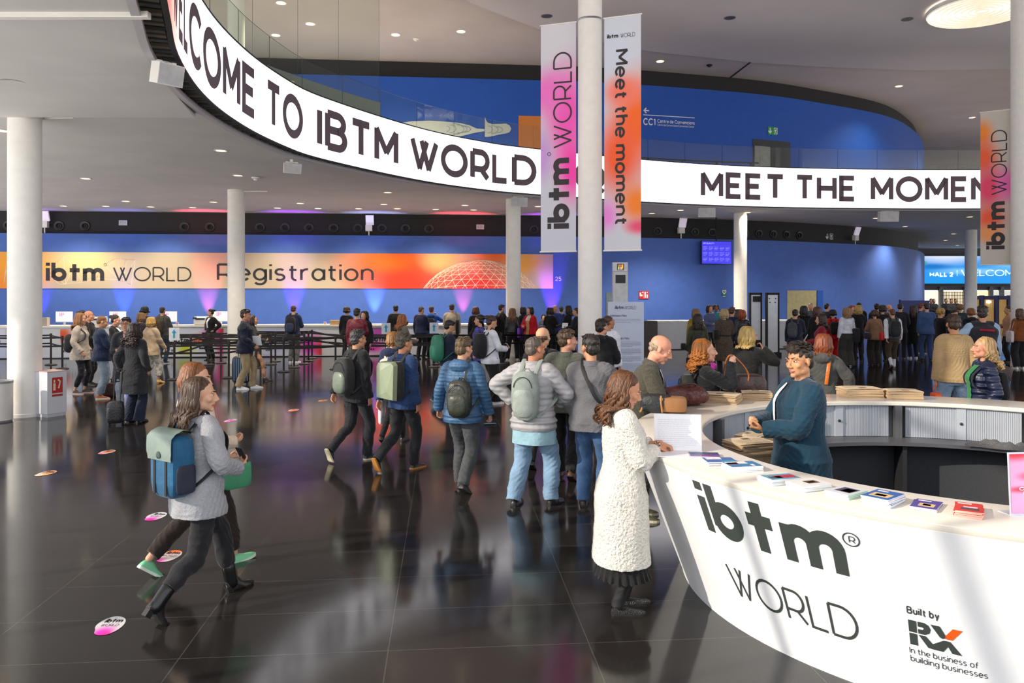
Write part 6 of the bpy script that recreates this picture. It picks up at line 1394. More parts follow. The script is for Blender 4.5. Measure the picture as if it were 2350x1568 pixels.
# ---- two women walking on the left ----
a = mk('woman in light grey blazer walking right with a blue backpack', 457, 5.55, 1.655, 34, 'f', ('#b9bbbf', D_(kind='jacket', hem=.755, ease=.030, flare=.05, m=cloth('#9a9ca1', bump=.3, bscale=90, var=.1, vscale=60), collar=.02)), ('#202023', D_(loose=.012, hem=.22)), ('#151517', '#101010', D_(heel=.055, up=.03, m=mat('#141416', .18, var=.05))), ('long', '#45301f', D_(length=.25, vol=1.05)), lod=0, feet=((-.07, .36, 0, -8, 0), (.07, -.46, 0, 42, 0)), hands=('hold', ((.16, .22, 1.08), (.8, -.5, -1), (-.3, .9, .2), (0, 0, 1), .8)), head=(46, 4), skin_='#cfa184', seed=21)
a.backpack('blue backpack with pale green flap worn by the woman in grey blazer', '#12547c', '#9db3a6', w_=.155, dp=.095, z0=.93, z1=1.42, style='flap', m=cloth('#1a577c', rough=.6), m2=mat('#74857c', .28, bump=.3, bscale=9, var=.1))
a.sheet('dark phone held by the woman in grey blazer', 1, '#1a1a1c', .036, .10, 'phone', 'phone', .5, .004)
a = mk('woman with auburn bob behind the blazer woman, in green sneakers', 448, 6.3, 1.68, 40, 'f', ('#d9c3ae', D_(kind='sweater', hem=.86, ease=.022)), ('#2a211d', D_(loose=.012, hem=.12)), ('#7fc79a', '#d6e4d6', D_(kind='sneaker', m=mat('#78c898', .5))), ('bob', '#7a4a26', D_(length=.13, vol=1.15)), lod=0, feet='strideR', hands=('swingF', ((.16, .25, 1.08), (.8, -.5, -1), (-.2, .9, .2), (0, 0, 1), .8)), head=(50, 8), skin_='#d3a284', seed=31)
a.tote('flat green bag hanging from the arm of the auburn haired woman', '#3f8a62', 1, .13, .22, .02, z=.93, y=.24, x=.24, strap=False, m=mat('#3f8f66', .5))
# ---- man in navy inside the desk ----
a = mk('man in dark teal jacket standing inside the round desk', 1836, 6.25, 1.80, -95, 'm', ('#16384a', D_(kind='jacket', hem=.74, ease=.034, flare=.03, collar=.030, m=cloth('#17394c', bump=.45, bscale=11, var=.1))), ('#1b2230', D_(loose=.02)), ('#2a2420', '#151515'), ('short', '#3c3129', D_(vol=1.5)), fr=('#e8e8ea', 1.10, 1.46, .02, .035, 'shirt', .006, None, .07), lod=0, g=1.22, head=(-24, 6), hands=(((.09, .33, 1.12), (.8, -.6, -.6), (-.35, .9, .12), (-.2, -.2, 1), 1.1), ((.05, .33, 1.13), (.9, -.3, -.8), (-.7, .6, .15), (0, -.3, 1), 1.0)), skin_='#d49a70', seed=41)

# ---- bald man over his bags ----
a = mk('bald man in olive tweed jacket bending over bags on the desk', 1462, 7.75, 1.83, 100, 'm', ('#4c4a3c', D_(kind='jacket', hem=.78, ease=.028, collar=.02, m=cloth('#4d4a3e', bump=.6, bscale=120, var=.25, vscale=90))), ('#2b2c30', D_(loose=.014)), ('#4a4a34', '#b8b09a', D_(kind='sneaker')), ('ring', '#a8927c'), fr=('#d9dde6', .95, 1.45, .05, .06), lod=0, lean=17, head=(4, 24), hands=(((.10, .42, 1.10), (.8, -.4, -.4), None, (0, 0, -1), .8), ((.12, .40, 1.08), (.8, -.5, -.4), None, (0, 0, -1), .8)), skin_='#d3957a', seed=51)
# ---- curly haired woman lifting a bag ----
a = mk('woman with curly ginger hair lifting a leather bag by its strap', 1618, 8.45, 1.70, 92, 'f', ('#15181d', D_(kind='puffer', hem=.84, ease=.026, hood=True)), ('#17171a', D_(loose=.01)), ('#1a1a1c', '#111111'), ('curly', '#96591c', D_(length=.22, vol=1.15)), lod=0, head=(0, 0), hands=(((.08, .30, 1.22), (.8, -.5, -.6), None, (0, 0, 1), 1.1), ((.10, .26, 1.52), (.35, .1, -1), (-.3, .4, .8), (-.8, .2, 0), 1.2)), skin_='#d3a288', seed=61)
mbx = MB(); mbx.ell(a.fin(a.T(0, .03, 1.455)), (.105, .10, .055), M=Matrix.Rotation(.25, 3, 'X')); sc_ = link('scarf', fuse(mbx, .008, 2), cloth('#c03aa0', bump=.8, bscale=30, var=.5, vscale=12), a.o, True, 0); rumple(sc_.data, .006, 40, 3)
a.backpack('black soft backpack on the back of the ginger haired woman', '#20231f', None, .15, .08, .92, 1.38)
hb = a.wr[1]
v = tag(thing('leather_bag', 'brown leather bag with tan strap loop held up by the ginger woman', 'bag', a.loc, a.yaw), None, None)
mb = MB(); k = a.s; cb = (a.wr[0] + np.array((-.1, .22, -.02))) * k
mb.rbox(cb[0], cb[1], cb[2] + .02, .10, .19, .14, .45); mb.build('body', leather('#3b2722'), v, True)
L_ = catmull([a.wr[0] + np.array((.02, .05, -.05)), a.wr[0] + np.array((.03, -.08, .14)), hb + np.array((-.02, -.02, .07)), hb + np.array((-.08, .10, .02)), a.wr[0] + np.array((0, .20, .14)), a.wr[0] + np.array((-.02, .14, -.04))], 6); MB().tube([a.fin(p) for p in L_], [(.014, .009)] * len(L_), 8, 0, (1, 0, 0)).build('strap', mat('#b06a30', .4, var=.1), v, True)
# ---- blonde in navy puffer ----
a = mk('blonde woman in shiny navy puffer jacket beyond the desk', 2256, 9.0, 1.69, -80, 'f', ('#161d33', D_(kind='puffer', hem=.84, ease=.035, puff=.07, m=mat('#1a2440', .4, bump=.6, bscale=4.2, var=.15, kind='wave', bdist=.022), collar=.02)), ('#22252e', D_(loose=.01)), ('#1a1a1c', '#111111'), ('wavy', '#a8895c', D_(length=.24, vol=1.15)), fr=('#2f7a44', .95, 1.44, .05, .07, 'blouse', .012), lod=0, head=(0, -2), hands=('pocket', 'hang'), skin_='#c98d72', seed=71)
a.backpack('black backpack on the blonde woman in navy puffer', '#191a1e', None, .14, .06, 1.0, 1.36)
# ---- walkers in the middle ----
a = mk('grey haired man in black suit walking away with olive grey backpack', 820, 10.4, 1.71, 40, 'm', ('#1d1e22', JK(ease=.026)), ('#212125', D_(loose=.014)), ('#1c1c1e', '#d8cfae', D_(kind='sneaker')), ('short', '#3d3b3a'), lod=1, feet='kickL', hands=('swingB', 'hang'), head=(6, 4), skin_='#c2896a')
a.backpack('olive grey backpack worn by the grey haired man in black', '#2d2f2d', '#6f7a6c', .155, .10, .90, 1.40, m2=mat('#6e7a6c', .35, bump=.4, bscale=10))
a = mk('man in blue blazer walking away with a pale green hard backpack', 926, 9.85, 1.69, 36, 'm', ('#1f3a68', JK(ease=.026, m=cloth('#223a62'))), ('#202024', D_(loose=.014)), ('#1a1a1c', '#b87a34', D_(kind='sneaker')), ('short', '#4a4338'), lod=1, feet='kickL', hands=('swingB', 'hang'), head=(14, 2), skin_='#bd8464')
a.backpack('pale green hard shell backpack of the man in blue blazer', '#2b2b28', '#8f9a80', .16, .11, .93, 1.42, style='hard', m2=mat('#8c987c', .4, var=.05))
a = mk('man in blue quilted jacket walking away with dark backpack', 1062, 8.8, 1.70, 18, 'm', ('#2f5c86', D_(kind='puffer', hem=.80, ease=.032, puff=.045, hood=True, m=mat('#3a6084', .55, bump=.4, bscale=7.5, var=.2, vscale=20, kind='wave', bdist=.009))), ('#45484a', D_(loose=.018)), ('#2b2c2c', '#3a3a38', D_(kind='sneaker')), ('short', '#5a4a34'), lod=1, g=1.08, feet='stepL', hands=(((.36, .12, .90), (.5, -1, 0), None, None, .6), ((.30, .10, .86), (.5, -1, 0), None, None, .9)), head=(22, 4), skin_='#cf9a7c')
a.backpack('dark shiny backpack slung on the man in blue quilted jacket', '#2a2d28', '#33372f', .14, .09, .88, 1.30, x=.05, m=mat('#2c2f2a', .4, bump=.5, bscale=14), m2=mat('#353a30', .35, bump=.5, bscale=14), straps=(0, 1))
a.sheet('blue and white folded lanyard leaflet in the quilted jacket man\'s hand', 1, '#5a88b8', .07, .09, 'leaflet', 'leaflet', 1.2, .004, (0, 0, -.05), .5)
a = mk('man in pale grey puffer jacket and light jeans with grey backpack', 1225, 8.2, 1.745, 24, 'm', ('#a3a3a6', D_(kind='puffer', hem=.80, ease=.034, puff=.075, collar=.03, m=mat('#a2a1a4', .55, bump=.45, bscale=5.4, var=.08, kind='wave', bdist=.014))), ('#5f8fb8', D_(loose=.028, m=cloth('#7895b0', bump=.4, bscale=12, var=.22, vscale=7))), ('#1d1c1b', '#141414'), ('crop', '#5a5048'), lod=1, g=1.14, feet=((-.17, -.10, 0, 0, -6), (.17, .10, 0, 0, 14)), hands=(((.26, .04, 1.06), (1, -.2, .1), (-.6, .3, -.3), None, .6), ((.22, .20, 1.05), (1, -.6, 0), (-.7, .5, 0), None, .6)), head=(30, 4), skin_='#c08060')
a.backpack('light grey slim backpack worn over the pale puffer jacket', '#8f9892', '#98a19a', .145, .075, .93, 1.42, m=cloth('#8b958e', rough=.8, bump=.3, bscale=60), m2=cloth('#99a29b', rough=.8, bump=.3, bscale=60))
tb = a.skirt('#86a9b8', .66, .92, .235, .225, name='shirt_tail', m=cloth('#8db0bd'))
a = mk('man in grey green tweed blazer turning his head right', 1298, 9.35, 1.76, 12, 'm', ('#56584f', JK(ease=.026, m=cloth('#575a50', bump=.5, bscale=120, var=.25, vscale=80))), ('#1b1b1e', D_(loose=.012)), ('#5a3c24', '#2a1c14'), ('short', '#4d3a2a'), lod=1, g=1.1, feet='stepL', hands=('pocket', 'hold'), head=(62, 0), skin_='#cf967c')
a.front('#d8dce6', 1.40, 1.49, .05, .05, 'shirt_collar')
a = mk('bald man mostly hidden behind the pale puffer jacket', 1245, 9.9, 1.77, 15, 'm', ('#1e1f23', JK()), ('#1b1b1e', D_()), ('#1a1a1a', '#111111'), ('ring', '#5a4436'), lod=1, feet='stepR', head=(15, 0), skin_='#d8a482')
a = mk('man in grey blazer and blue jeans with a black shoulder strap', 1358, 8.1, 1.765, 20, 'm', ('#66666a', JK(ease=.030, m=cloth('#67676b', bump=.3, bscale=70, var=.06))), ('#2f5686', D_(loose=.016, m=cloth('#3a587e', bump=.4, bscale=12, var=.25, vscale=7))), ('#231f1b', '#141210'), ('short', '#2b2521', D_(vol=1.4)), lod=1, g=1.1, feet='relax', hands=('pocket', 'hold'), head=(-42, 2), skin_='#cf9470')
v = a.tote('black flat messenger bag at the hip of the grey blazer man', '#34332f', 1, .12, .24, .04, z=.98, y=.02, x=.27, strap=False)
zr = [r[0] for r in a.rows]
def back_pt(s, x, z, o=.012): a_, b_, y_ = [np.interp(z, zr, [r[q] for r in s.rows]) for q in (1, 2, 3)]; t = min(.95, abs(x) / a_); return s.T(x, y_ - (b_ + o) * (1 - t ** 2.5) ** .4, z)
P = catmull([a.T(-.09, .0, 1.53), back_pt(a, -.06, 1.43), back_pt(a, .02, 1.28), back_pt(a, .10, 1.12), a.T(.24, -.02, .97)], 5); MB().tube([a.fin(p) for p in P], [(.020, .004)] * len(P), 8, 0, (1, 0, 0)).build('strap', M_black, v, True)
a = mk('man in black hooded sweatshirt by the policy board', 1380, 12.5, 1.775, 30, 'm', ('#19191c', D_(kind='sweater', hem=.86, ease=.03, hood=True)), ('#20222a', D_(loose=.014)), ('#dddddd', '#ffffff'), ('short', '#2c211b'), lod=1, g=1.12, feet='relax', hands=('hang', 'hold'), head=(18, 0), skin_='#cf9a7c')
a = mk('man in white shirt in front of the policy board', 1396, 14.4, 1.78, 40, 'm', ('#d9dde6', D_(kind='shirt', hem=.84, ease=.02)), ('#2b2f3c', D_()), ('#1c1c1c', '#111111'), ('crop', '#4a3426'), lod=1, head=(20, 0), skin_='#b27a58')
a = mk('woman in navy hooded coat walking with white bag behind the blazer man', 903, 11.6, 1.62, 18, 'f', ('#1c2746', D_(kind='puffer', hem=.78, ease=.034, hood=True)), ('#1b1b1f', D_()), ('#1c1c1c', '#111111'), ('bob', '#8a6030', D_(length=.08)), lod=1, feet='stepR', hands=('carry', 'pocket'), skin_='#cf9a7c')
a.backpack('cream backpack with black piping on the woman in navy hood', '#d8cbb8', None, .14, .08, 1.02, 1.36, m=cloth('#d9cdbb', bump=.3))
a.tote('long white carrier bag hanging from the hand of the navy hooded woman', '#dfe0e2', -1, .07, .42, .03, hang=tuple(a.wr[0] + np.array((0, 0, -.16))), strap=.12, name='carrier_bag')
# ---- near right: beige sweater, vest, phone, redhead ----
a = mk('man in beige sweater and light jeans with orange gift bag', 2188, 11.6, 1.87, 6, 'm', ('#b3966c', D_(kind='sweater', hem=.84, ease=.032, collar=.016, m=cloth('#b3966c', bump=.3, bscale=100, var=.06))), ('#6f8fb0', D_(loose=.03, m=cloth('#7c93ab'))), ('#dddddd', '#cccccc'), ('short', '#40301f', D_(vol=1.3)), lod=1, g=1.0, feet='wide', hands=('carry', 'pocket'), head=(12, 3), skin_='#c98f6c')
a.top('#d8a520', kind='shirt', hem=1.462, ease=.028, sleeve=False, name='lanyard') if False else None
mb = MB(); mb.tube([a.fin(a.T(.085 * math.cos(t), -.016 + .08 * math.sin(t), 1.492 - .012 * math.sin(t))) for t in np.linspace(PI, 2 * PI, 9)], [(.004, .012)] * 9, 8, 0, (0, 0, 1)); tag_ = mb.build('lanyard', mat('#d6a21c', .5), a.o, True)
v = a.tote('orange and white paper gift bag held by the beige sweater man', '#e4541c', -1, .10, .26, .05, hang=tuple(a.wr[0] + np.array((-.0, .0, -.18))), strap=.11, name='gift_bag', m=mat('#e6551a', .5))
k = a.s; c = (a.wr[0] + np.array((0, 0, -.18))) * k; MB().box(c[0] - .052, c[0] + .052, c[1] - .102, c[1] + .102, c[2] - .285, c[2] - .18).build('white_base', mat('#d9dde2', .5), v)
a = mk('man in dark vest with red back stripe and light blue sleeves', 2254, 15, 1.94, 14, 'm', ('#93b2d6', D_(kind='shirt', hem=.95, ease=.03, m=cloth('#98b0cc'))), ('#22242c', D_(loose=.02)), ('#1c1c1c', '#111111'), ('short', '#3a2f29'), lod=1, g=1.12, feet='relax', hands=(((.36, .0, .98), (1, -.6, 0), None, None, .6), 'carry'), head=(16, 0), skin_='#c99074')
vs = a.top('#2a2b31', kind='vest', hem=.92, ease=.062, sleeve=False)
mb = MB(); mb.tube([a.fin(back_pt(a, x, 1.36 - .05 * x, .055)) for x in np.linspace(-.10, .13, 7)], [(.004, .018)] * 7, 8, 0, (0, 1, 0)); mb.build('back_stripe', cloth('#a81f34'), a.o, True)
v = a.tote('brown patterned travel bag held by the man in dark vest', '#3a2620', 1, .24, .26, .12, hang=tuple(a.wr[1] + np.array((.05, .0, -.12))), strap=.1, name='travel_bag', m=mat('#46302a', .5, bump=.4, bscale=40, var=.4, vscale=30, kind='voronoi'))
a = mk('blonde woman in black coat talking on her phone', 1716, 10.8, 1.73, 42, 'f', ('#1e1d1d', D_(kind='coat', hem=.66, ease=.034, flare=.10, collar=.02)), ('#17171a', D_()), ('#1a1a1a', '#111111'), ('bob', '#b69a5c', D_(length=.17, vol=1.15)), lod=1, hands=('pocket', 'phone'), head=(34, 6), skin_='#cf9a7c')
a.sheet('dark phone at the ear of the blonde woman in black', 1, '#181a22', .036, .08, 'phone', 'phone', .2, .005, (.0, .0, -.03), .9)
a = mk('woman with copper bob and orange bag strap behind the desk man', 1890, 10.2, 1.66, 28, 'f', ('#4a4a48', D_(kind='puffer', hem=.82, ease=.04, hood=True)), ('#24242a', D_()), ('#1a1a1a', '#111111'), ('bob', '#7e3f1e', D_(length=.15, vol=1.1)), lod=1, hands=('hang', ((.30, .15, .95), (1, -.5, 0), (.3, .8, .1), None, .6)), head=(10, 4), skin_='#cf9a7c')
v = tag_thing('bag_strap', 'orange bag strap across the back of the copper haired woman', 'strap', a); zr = [r[0] for r in a.rows]
P = catmull([a.T(.09, .03, 1.53), back_pt(a, .085, 1.45, .02), back_pt(a, .075, 1.3, .02), back_pt(a, .05, 1.1, .02)], 5); MB().tube([a.fin(p) for p in P], [(.022, .005)] * len(P), 8, 0, (1, 0, 0)).build('strap', leather('#c4681c'), v, True)
# ---- man in beige trousers and his companion ----
a = mk('man in navy bomber and beige trousers holding white papers', 563, 18.0, 1.81, 80, 'm', ('#1a2132', JK(ease=.036)), ('#a48f70', D_(loose=.022, m=cloth('#a48f6f', bump=.6))), ('#e4e4e6', '#f4f4f4', D_(kind='sneaker')), ('short', '#33251d'), lod=1, g=1.1, feet=((-.09, .17, 0, 0, -4), (.10, -.10, 0, 0, 10)), hands=(((.05, .24, 1.12), (.8, -.4, -1), (-.3, .8, .2), (0, 0, 1), .9), ((.16, .20, .95), (.8, -.8, -.3), (-.1, .8, -.3), None, .9)), head=(8, 6), skin_='#c48c6e')
a.front('#dcdcdc', .74, .84, .12, .1, 'shirt_hem', .004); a.sheet('white papers held by the man in beige trousers', 1, '#dfe1e6', .10, .17, tilt=.3, rz=1.2, off=(0, 0, .10))
a = mk('woman in dark dress and pointed ankle boots behind the beige trousers', 581, 19.6, 1.66, 78, 'f', ('#3a3a3c', D_(kind='dress', hem=.42, ease=.02, flare=.06)), ('#b98868', D_(loose=-.006, hem=.12, name='stockings', m=skin('#b98868'))), ('#18181a', '#101010', D_(heel=.05)), ('long', '#2a211c', D_(length=.2)), lod=1, feet='strideR', hands=('hang', 'hold'), skin_='#cf9a7c')
# ---- left queue ----
a = mk('woman in pale grey duffle coat with fur hood, first from the left', 185, 17.2, 1.75, 84, 'f', ('#a79c92', D_(kind='coat', hem=.74, ease=.034, flare=.06)), ('#1a1b22', D_(loose=.0, hem=.16)), ('#2a2224', '#d8b8b0', D_(kind='sneaker')), ('long', '#8a5c34', D_(length=.26)), lod=1, hands=('pocket', 'pocket'), head=(0, 8), feet='relax', skin_='#cf9a7c')
mb = MB(); mb.ell(a.fin(a.T(0, -.12, 1.46)), (.13, .06, .06)); mb.build('fur_hood', mat('#241c18', .95, bump=1, bscale=120), a.o, True)
a.backpack('black backpack of the woman with fur hood', '#1d1d20', None, .14, .09, .90, 1.30)
a = mk('bald man in black jacket in the left queue', 204, 18.6, 1.77, 82, 'm', ('#1b1b1f', JK()), ('#1b1b1f', D_()), ('#1a1a1a', '#111111'), ('ring', '#6a4c3a'), lod=1, hands=('pocket', 'hold'), skin_='#c98f70')
a = mk('man in navy blazer and grey blue trousers with tan slip-on shoes', 232, 16.4, 1.72, 52, 'm', ('#1d2a44', JK(ease=.028)), ('#7f8c9a', D_(loose=.018, m=cloth('#7f8d9c', bump=.6), hem=.1)), ('#9a5a2c', '#e2ddd2', D_(kind='sneaker')), ('crop', '#7a5230'), lod=1, g=1.1, hands=('hang', 'hold'), head=(8, 18), feet='relax', skin_='#cf9674')
a = mk('hostess with dark bun and white scarf in the left queue', 264, 18.2, 1.68, 84, 'f', ('#1a1b20', JK()), ('#17171b', D_(loose=.01)), ('#1a1a1a', '#111111'), ('bun', '#241c1a'), lod=1, hands=('hold', 'hold'), head=(0, 14), skin_='#cf9a7c', fr=('#dcdde2', 1.25, 1.46, .05, .07, 'scarf', .014))
a = mk('man with glasses in long charcoal coat facing the camera', 290, 14.7, 1.73, 160, 'm', ('#2a2b31', D_(kind='coat', hem=.56, ease=.036, flare=.06, collar=.026)), ('#8f9aa8', D_(loose=.014)), ('#dcdcdc', '#f2f2f2', D_(kind='sneaker')), ('short', '#2c2420', D_(vol=.8)), lod=1, hands=('cross', 'cross'), head=(10, 0), skin_='#c99274', fr=('#b98a8a', 1.3, 1.47, .03, .05))
mb = MB()
for sx in (-1, 1): mb.tube([a.fin(a.Hd(sx * .032 + .024 * math.cos(t), .098 - .004 * math.cos(t) * sx, .010 + .018 * math.sin(t))) for t in np.linspace(0, 2 * PI, 15)], [.0025] * 15, 6); mb.tube([a.fin(a.Hd(sx * .056, .094, .012)), a.fin(a.Hd(sx * .078, .0, .008))], [.0025, .0025], 6)
mb.build('glasses', M_black, a.o, True)
a = mk('woman with long curly dark hair in black coat, back to camera', 309, 13.4, 1.68, 12, 'f', ('#26272b', D_(kind='coat', hem=.52, ease=.034, flare=.09, m=cloth('#27282c', bump=.5, bscale=80))), ('#1b2436', D_(loose=.014, flare=.035, hem=.03)), ('#1a1a1c', '#111111', D_(heel=.06)), ('curly', '#2e1f1a', D_(length=.27, vol=1.0)), lod=1, hands=(((.28, .0, .93), (.5, -1, 0), None, None, 1.2), 'pocket'), feet='stand', skin_='#cf9a7c')
sx_, sy_ = at(258, 13.0), 13.1; v = thing('trolley_bag', 'small black trolley bag beside the curly haired woman in black coat', 'suitcase', (sx_, sy_, 0), .3)
MB().rbox(0, 0, .22, .13, .10, .18, .35).build('body', mat('#24252b', .5, bump=.4, bscale=30), v, True); MB().rbox(0, -.1, .20, .11, .03, .12, .3).build('front_pocket', mat('#1c1d22', .5, bump=.4, bscale=30), v, True); mb = MB()
for q in (-.05, .05): mb.tube([(q, .1, .35), (q + .03, .13, .92)], [.008, .008], 8)
mb.tube([(-.03, .13, .92), (.09, .13, .92)], [.012, .012], 8); mb.build('pull_handle', M_dark, v, True); mb = MB()
for q in (-.1, .1): mb.lathe([(.035, -.015), (.035, .015)], 14, M=Matrix.Translation((q, .08, .036)) @ Matrix.Rotation(PI / 2, 4, 'Y'))
mb.build('wheels', M_black, v, True)
v = thing('briefcase', 'dark brown leather bag on the floor by the tan slip-on shoes', 'bag', (at(253, 16.6), 16.6, 0), .2); MB().rbox(0, 0, .15, .22, .10, .15, .4).build('body', leather('#3a1e1c'), v, True); MB().tube(catmull([(-.08, 0, .29), (-.06, 0, .37), (.06, 0, .37), (.08, 0, .29)], 4), .01, 8).build('handle', leather('#2a1614'), v, True)
a = mk('blonde woman in sand coloured sweater and patterned trousers, back view', 348, 19.0, 1.60, 20, 'f', ('#ab977f', D_(kind='sweater', hem=.76, ease=.034)), ('#b0a79c', D_(loose=.02, hem=.2, m=mat('#b4aca2', .85, bump=.2, var=.55, vscale=40))), ('#c9a060', '#b08a50', D_(heel=.03)), ('bob', '#b08a48', D_(length=.10, vol=1.1)), lod=1, hands=('hang', 'swingF'), feet='stepR', skin_='#c98f70')
a.sheet('white paper held low by the blonde in sand sweater', 0, '#d8dbe4', .09, .2, tilt=.6, rz=.6)

v = thing('suitcase', 'dark blue ribbed suitcase behind the man in beige trousers', 'suitcase', (at(554, 18.9), 18.9, 0), .2)
mb = MB(); mb.rbox(0, 0, .36, .21, .13, .32, .3); mb.build('shell', mat('#1c2a40', .4), v, True); mb = MB()
for q in range(-3, 4): mb.box(q * .05 - .008, q * .05 + .008, -.135, .135, .09, .63)
mb.build('ribs', mat('#6c8cae', .4), v); mb = MB()
for q in (-.08, .08): mb.tube([(q, .08, .66), (q, .08, .98)], [.009, .009], 8)
mb.tube([(-.09, .08, .98), (.09, .08, .98)], [.013, .013], 8); mb.build('pull_handle', M_dark, v, True); mb = MB()
for q in (-.14, .14): mb.lathe([(.03, -.012), (.03, .012)], 14, M=Matrix.Translation((q, -.06, .031)) @ Matrix.Rotation(PI / 2, 4, 'Y'))
mb.build('wheels', M_black, v, True)
# ================= the crowd at the counters and by the far wall =================
DK = '#1b1b1f'
def far(label, px, d, H, yaw, sex, top, bot=DK, hair=('short', '#2c221d'), shoe=('#1c1c1e', '#111111'), kind='jacket', hem=.82, ease=.026, loose=.012, hands=('hang', 'hold'), feet='stand', head=(0, 4), hl=None, topkw=None, legkw=None, sk='#c9977a', g=1.0, **kw):
    hk = D_(length=hl) if hl else {}
    return mk(label, px, d, H, yaw, sex, (top, D_(kind=kind, hem=hem, ease=ease, **(topkw or {}))), (bot, D_(loose=loose, **(legkw or {}))), shoe, (hair[0], hair[1], hk), lod=2, hands=hands, feet=feet, head=head, skin_=sk, g=g, **kw)
BP = 'backpacks worn by people at the counter'
# left counter
a = far('woman with light brown hair beyond the blonde in sand sweater', 325, 20.6, 1.66, 30, 'f', '#2a2a30', hair=('long', '#7c5a38'), hl=.12)
a = far('person with black curly hair in dark top at the counter', 333, 23.6, 1.76, 20, 'm', '#232327', hair=('curly', '#17130f'), hl=.04)
a = far('man in grey sweater with a camouflage backpack at the counter', 373, 24.4, 1.75, 8, 'm', '#4a4b4d', '#2e3d57', ('crop', '#2a201a'), ('#26344a', '#d8d8d8', D_(kind='sneaker')), 'sweater')
a.backpack('camouflage brown backpack on the man in grey sweater', '#3b3528', None, .15, .09, .92, 1.40, m=mat('#403a2a', .8, var=.6, vscale=22))
a = far('woman with dark hair mostly hidden behind the fur hood woman', 190, 21.5, 1.70, 60, 'f', '#202024', hair=('bun', '#201815'))
a = far('hostess in black suit and white scarf with hand on her hip', 484, 25.6, 1.66, -150, 'f', '#15151a', '#131317', ('bun', '#1c1512'), hands=('hip', 'hip'), kind='jacket', hem=.84, loose=.016, head=(40, 6))
a.front('#dcdde4', 1.12, 1.46, .03, .055, 'scarf', .014)
a = far('man in navy jacket and grey trousers with black backpack at the counter', 674, 24.6, 1.79, 6, 'm', '#1f2c4c', '#5c5d60', ('crop', '#4a2c1e'), ('#e2e2e4', '#f0f0f0', D_(kind='sneaker')))
a.backpack('black backpack on the man in navy jacket and grey trousers', '#15161c', '#2b3350', .15, .10, .92, 1.42, style='pocket', group=BP)
a = far('woman in black coat with dark brown hair at the counter by the box', 796, 25.6, 1.72, 10, 'f', '#17171a', hair=('bob', '#2d1c15'), kind='coat', hem=.7, hl=.06)
a = far('man in maroon leather jacket and tan trousers seen from behind', 819, 20.6, 1.78, 4, 'm', '#6a1420', '#8a7558', ('short', '#2a2320'), topkw=D_(m=mat('#74182a', .35, bump=.4, bscale=20, bdist=.05)), g=1.1)
a = far('woman with dark hair facing the maroon jacket man', 836, 21.4, 1.68, -165, 'f', '#1a1a1e', hair=('long', '#1e1714'), hl=.16, head=(10, 0))
a = far('man in black suit leaning on the counter', 908, 26.1, 1.77, -12, 'm', '#141417', hair=('short', '#1c1512'), hands=('pocket', 'hip'))
a = far('woman with long auburn hair in grey brown hooded coat', 925, 18.4, 1.68, 60, 'f', '#6d655a', hair=('wavy', '#8c5228'), hl=.24, kind='coat', hem=.75, topkw=D_(hood=True))
a = far('man in navy suit standing at the counter with head bowed', 966, 25.8, 1.74, 22, 'm', '#1b2340', '#191b28', ('crop', '#4c4038'), head=(20, 14))
a = far('man in bright blue jacket with black backpack at the counter', 990, 26.2, 1.73, 4, 'm', '#2356a8', hair=('short', '#4a2a1c'), topkw=D_(hood=True), hands=('hang', 'phone'))
a.backpack('black backpack on the man in bright blue jacket', '#14151a', '#1c1e26', .15, .09, .95, 1.38, style='pocket', group=BP)
a = far('man in dark suit walking right with a big green backpack', 1030, 15.6, 1.69, 66, 'm', '#1c2338', '#1d2436', ('short', '#17120f'), ('#2a2a2c', '#9aa0a8'), feet='strideL', hands=('hold', 'hold'), head=(0, 16))
a.backpack('large green backpack of the man walking right in a dark suit', '#2f7a5e', '#3a8a6c', .16, .12, .92, 1.46, style='pocket', m=mat('#2e7a60', .5, bump=.4, bscale=16), m2=mat('#3b8f70', .5, bump=.4, bscale=16))
a.front('#d8dce6', 1.40, 1.48, .05, .05, 'shirt_collar')
a = far('man in cream blazer with black shoulder bag at the counter', 1037, 25.2, 1.83, 4, 'm', '#b7a791', '#1d2436', ('crop', '#33261e'), g=1.12, hands=('hold', 'hang'))
a.tote('black tall bag over the shoulder of the cream blazer man', '#18191b', 1, .15, .44, .05, z=1.28, y=-.14, x=.20)
a = far('woman with curly brown hair in black at the counter', 1092, 25.4, 1.72, 0, 'f', '#151518', hair=('curly', '#5a3218'), hl=.12, kind='coat', hem=.6)
a = far('woman in multicoloured shawl looking left', 1100, 17.6, 1.70, -72, 'f', '#3c3a74', hair=('bun', '#19120f'), kind='sweater', hem=.7, topkw=D_(m=mat('#4a4488', .9, var=.9, vscale=14, bump=.3)))
a = far('woman in white top with black backpack reading her phone', 1126, 15.4, 1.75, 62, 'f', '#d5d8e0', '#18181b', ('bun', '#3a271d'), ('#e0ddd8', '#f0ede6', D_(kind='sneaker')), 'sweater', loose=.05, hands=('hold', 'hold'), head=(6, 22), legkw=D_(flare=.03), feet='stepL')
a.backpack('black backpack with yellow badges on the woman in white top', '#1d1f22', '#1d1f22', .15, .11, .93, 1.42, style='pocket')
k_ = a.s; c_ = back_pt(a, .04, 1.25, .24); mb = MB(); mb.ell(c_ * k_, (.03, .012, .018)); mb.build('badge', mat('#e0c41e', .5), None, True) if False else None
a.sheet('phone in the hands of the woman in white top', 1, '#d8d8dc', .036, .09, 'phone', 'phone', .6, .004)
a = far('man in dark leather jacket just left of the slim column', 1151, 26.2, 1.79, 60, 'm', '#1e1d1e', hair=('short', '#221814'))
a.backpack('black backpack on the man left of the slim column', '#131316', None, .15, .10, .92, 1.40, group=BP)
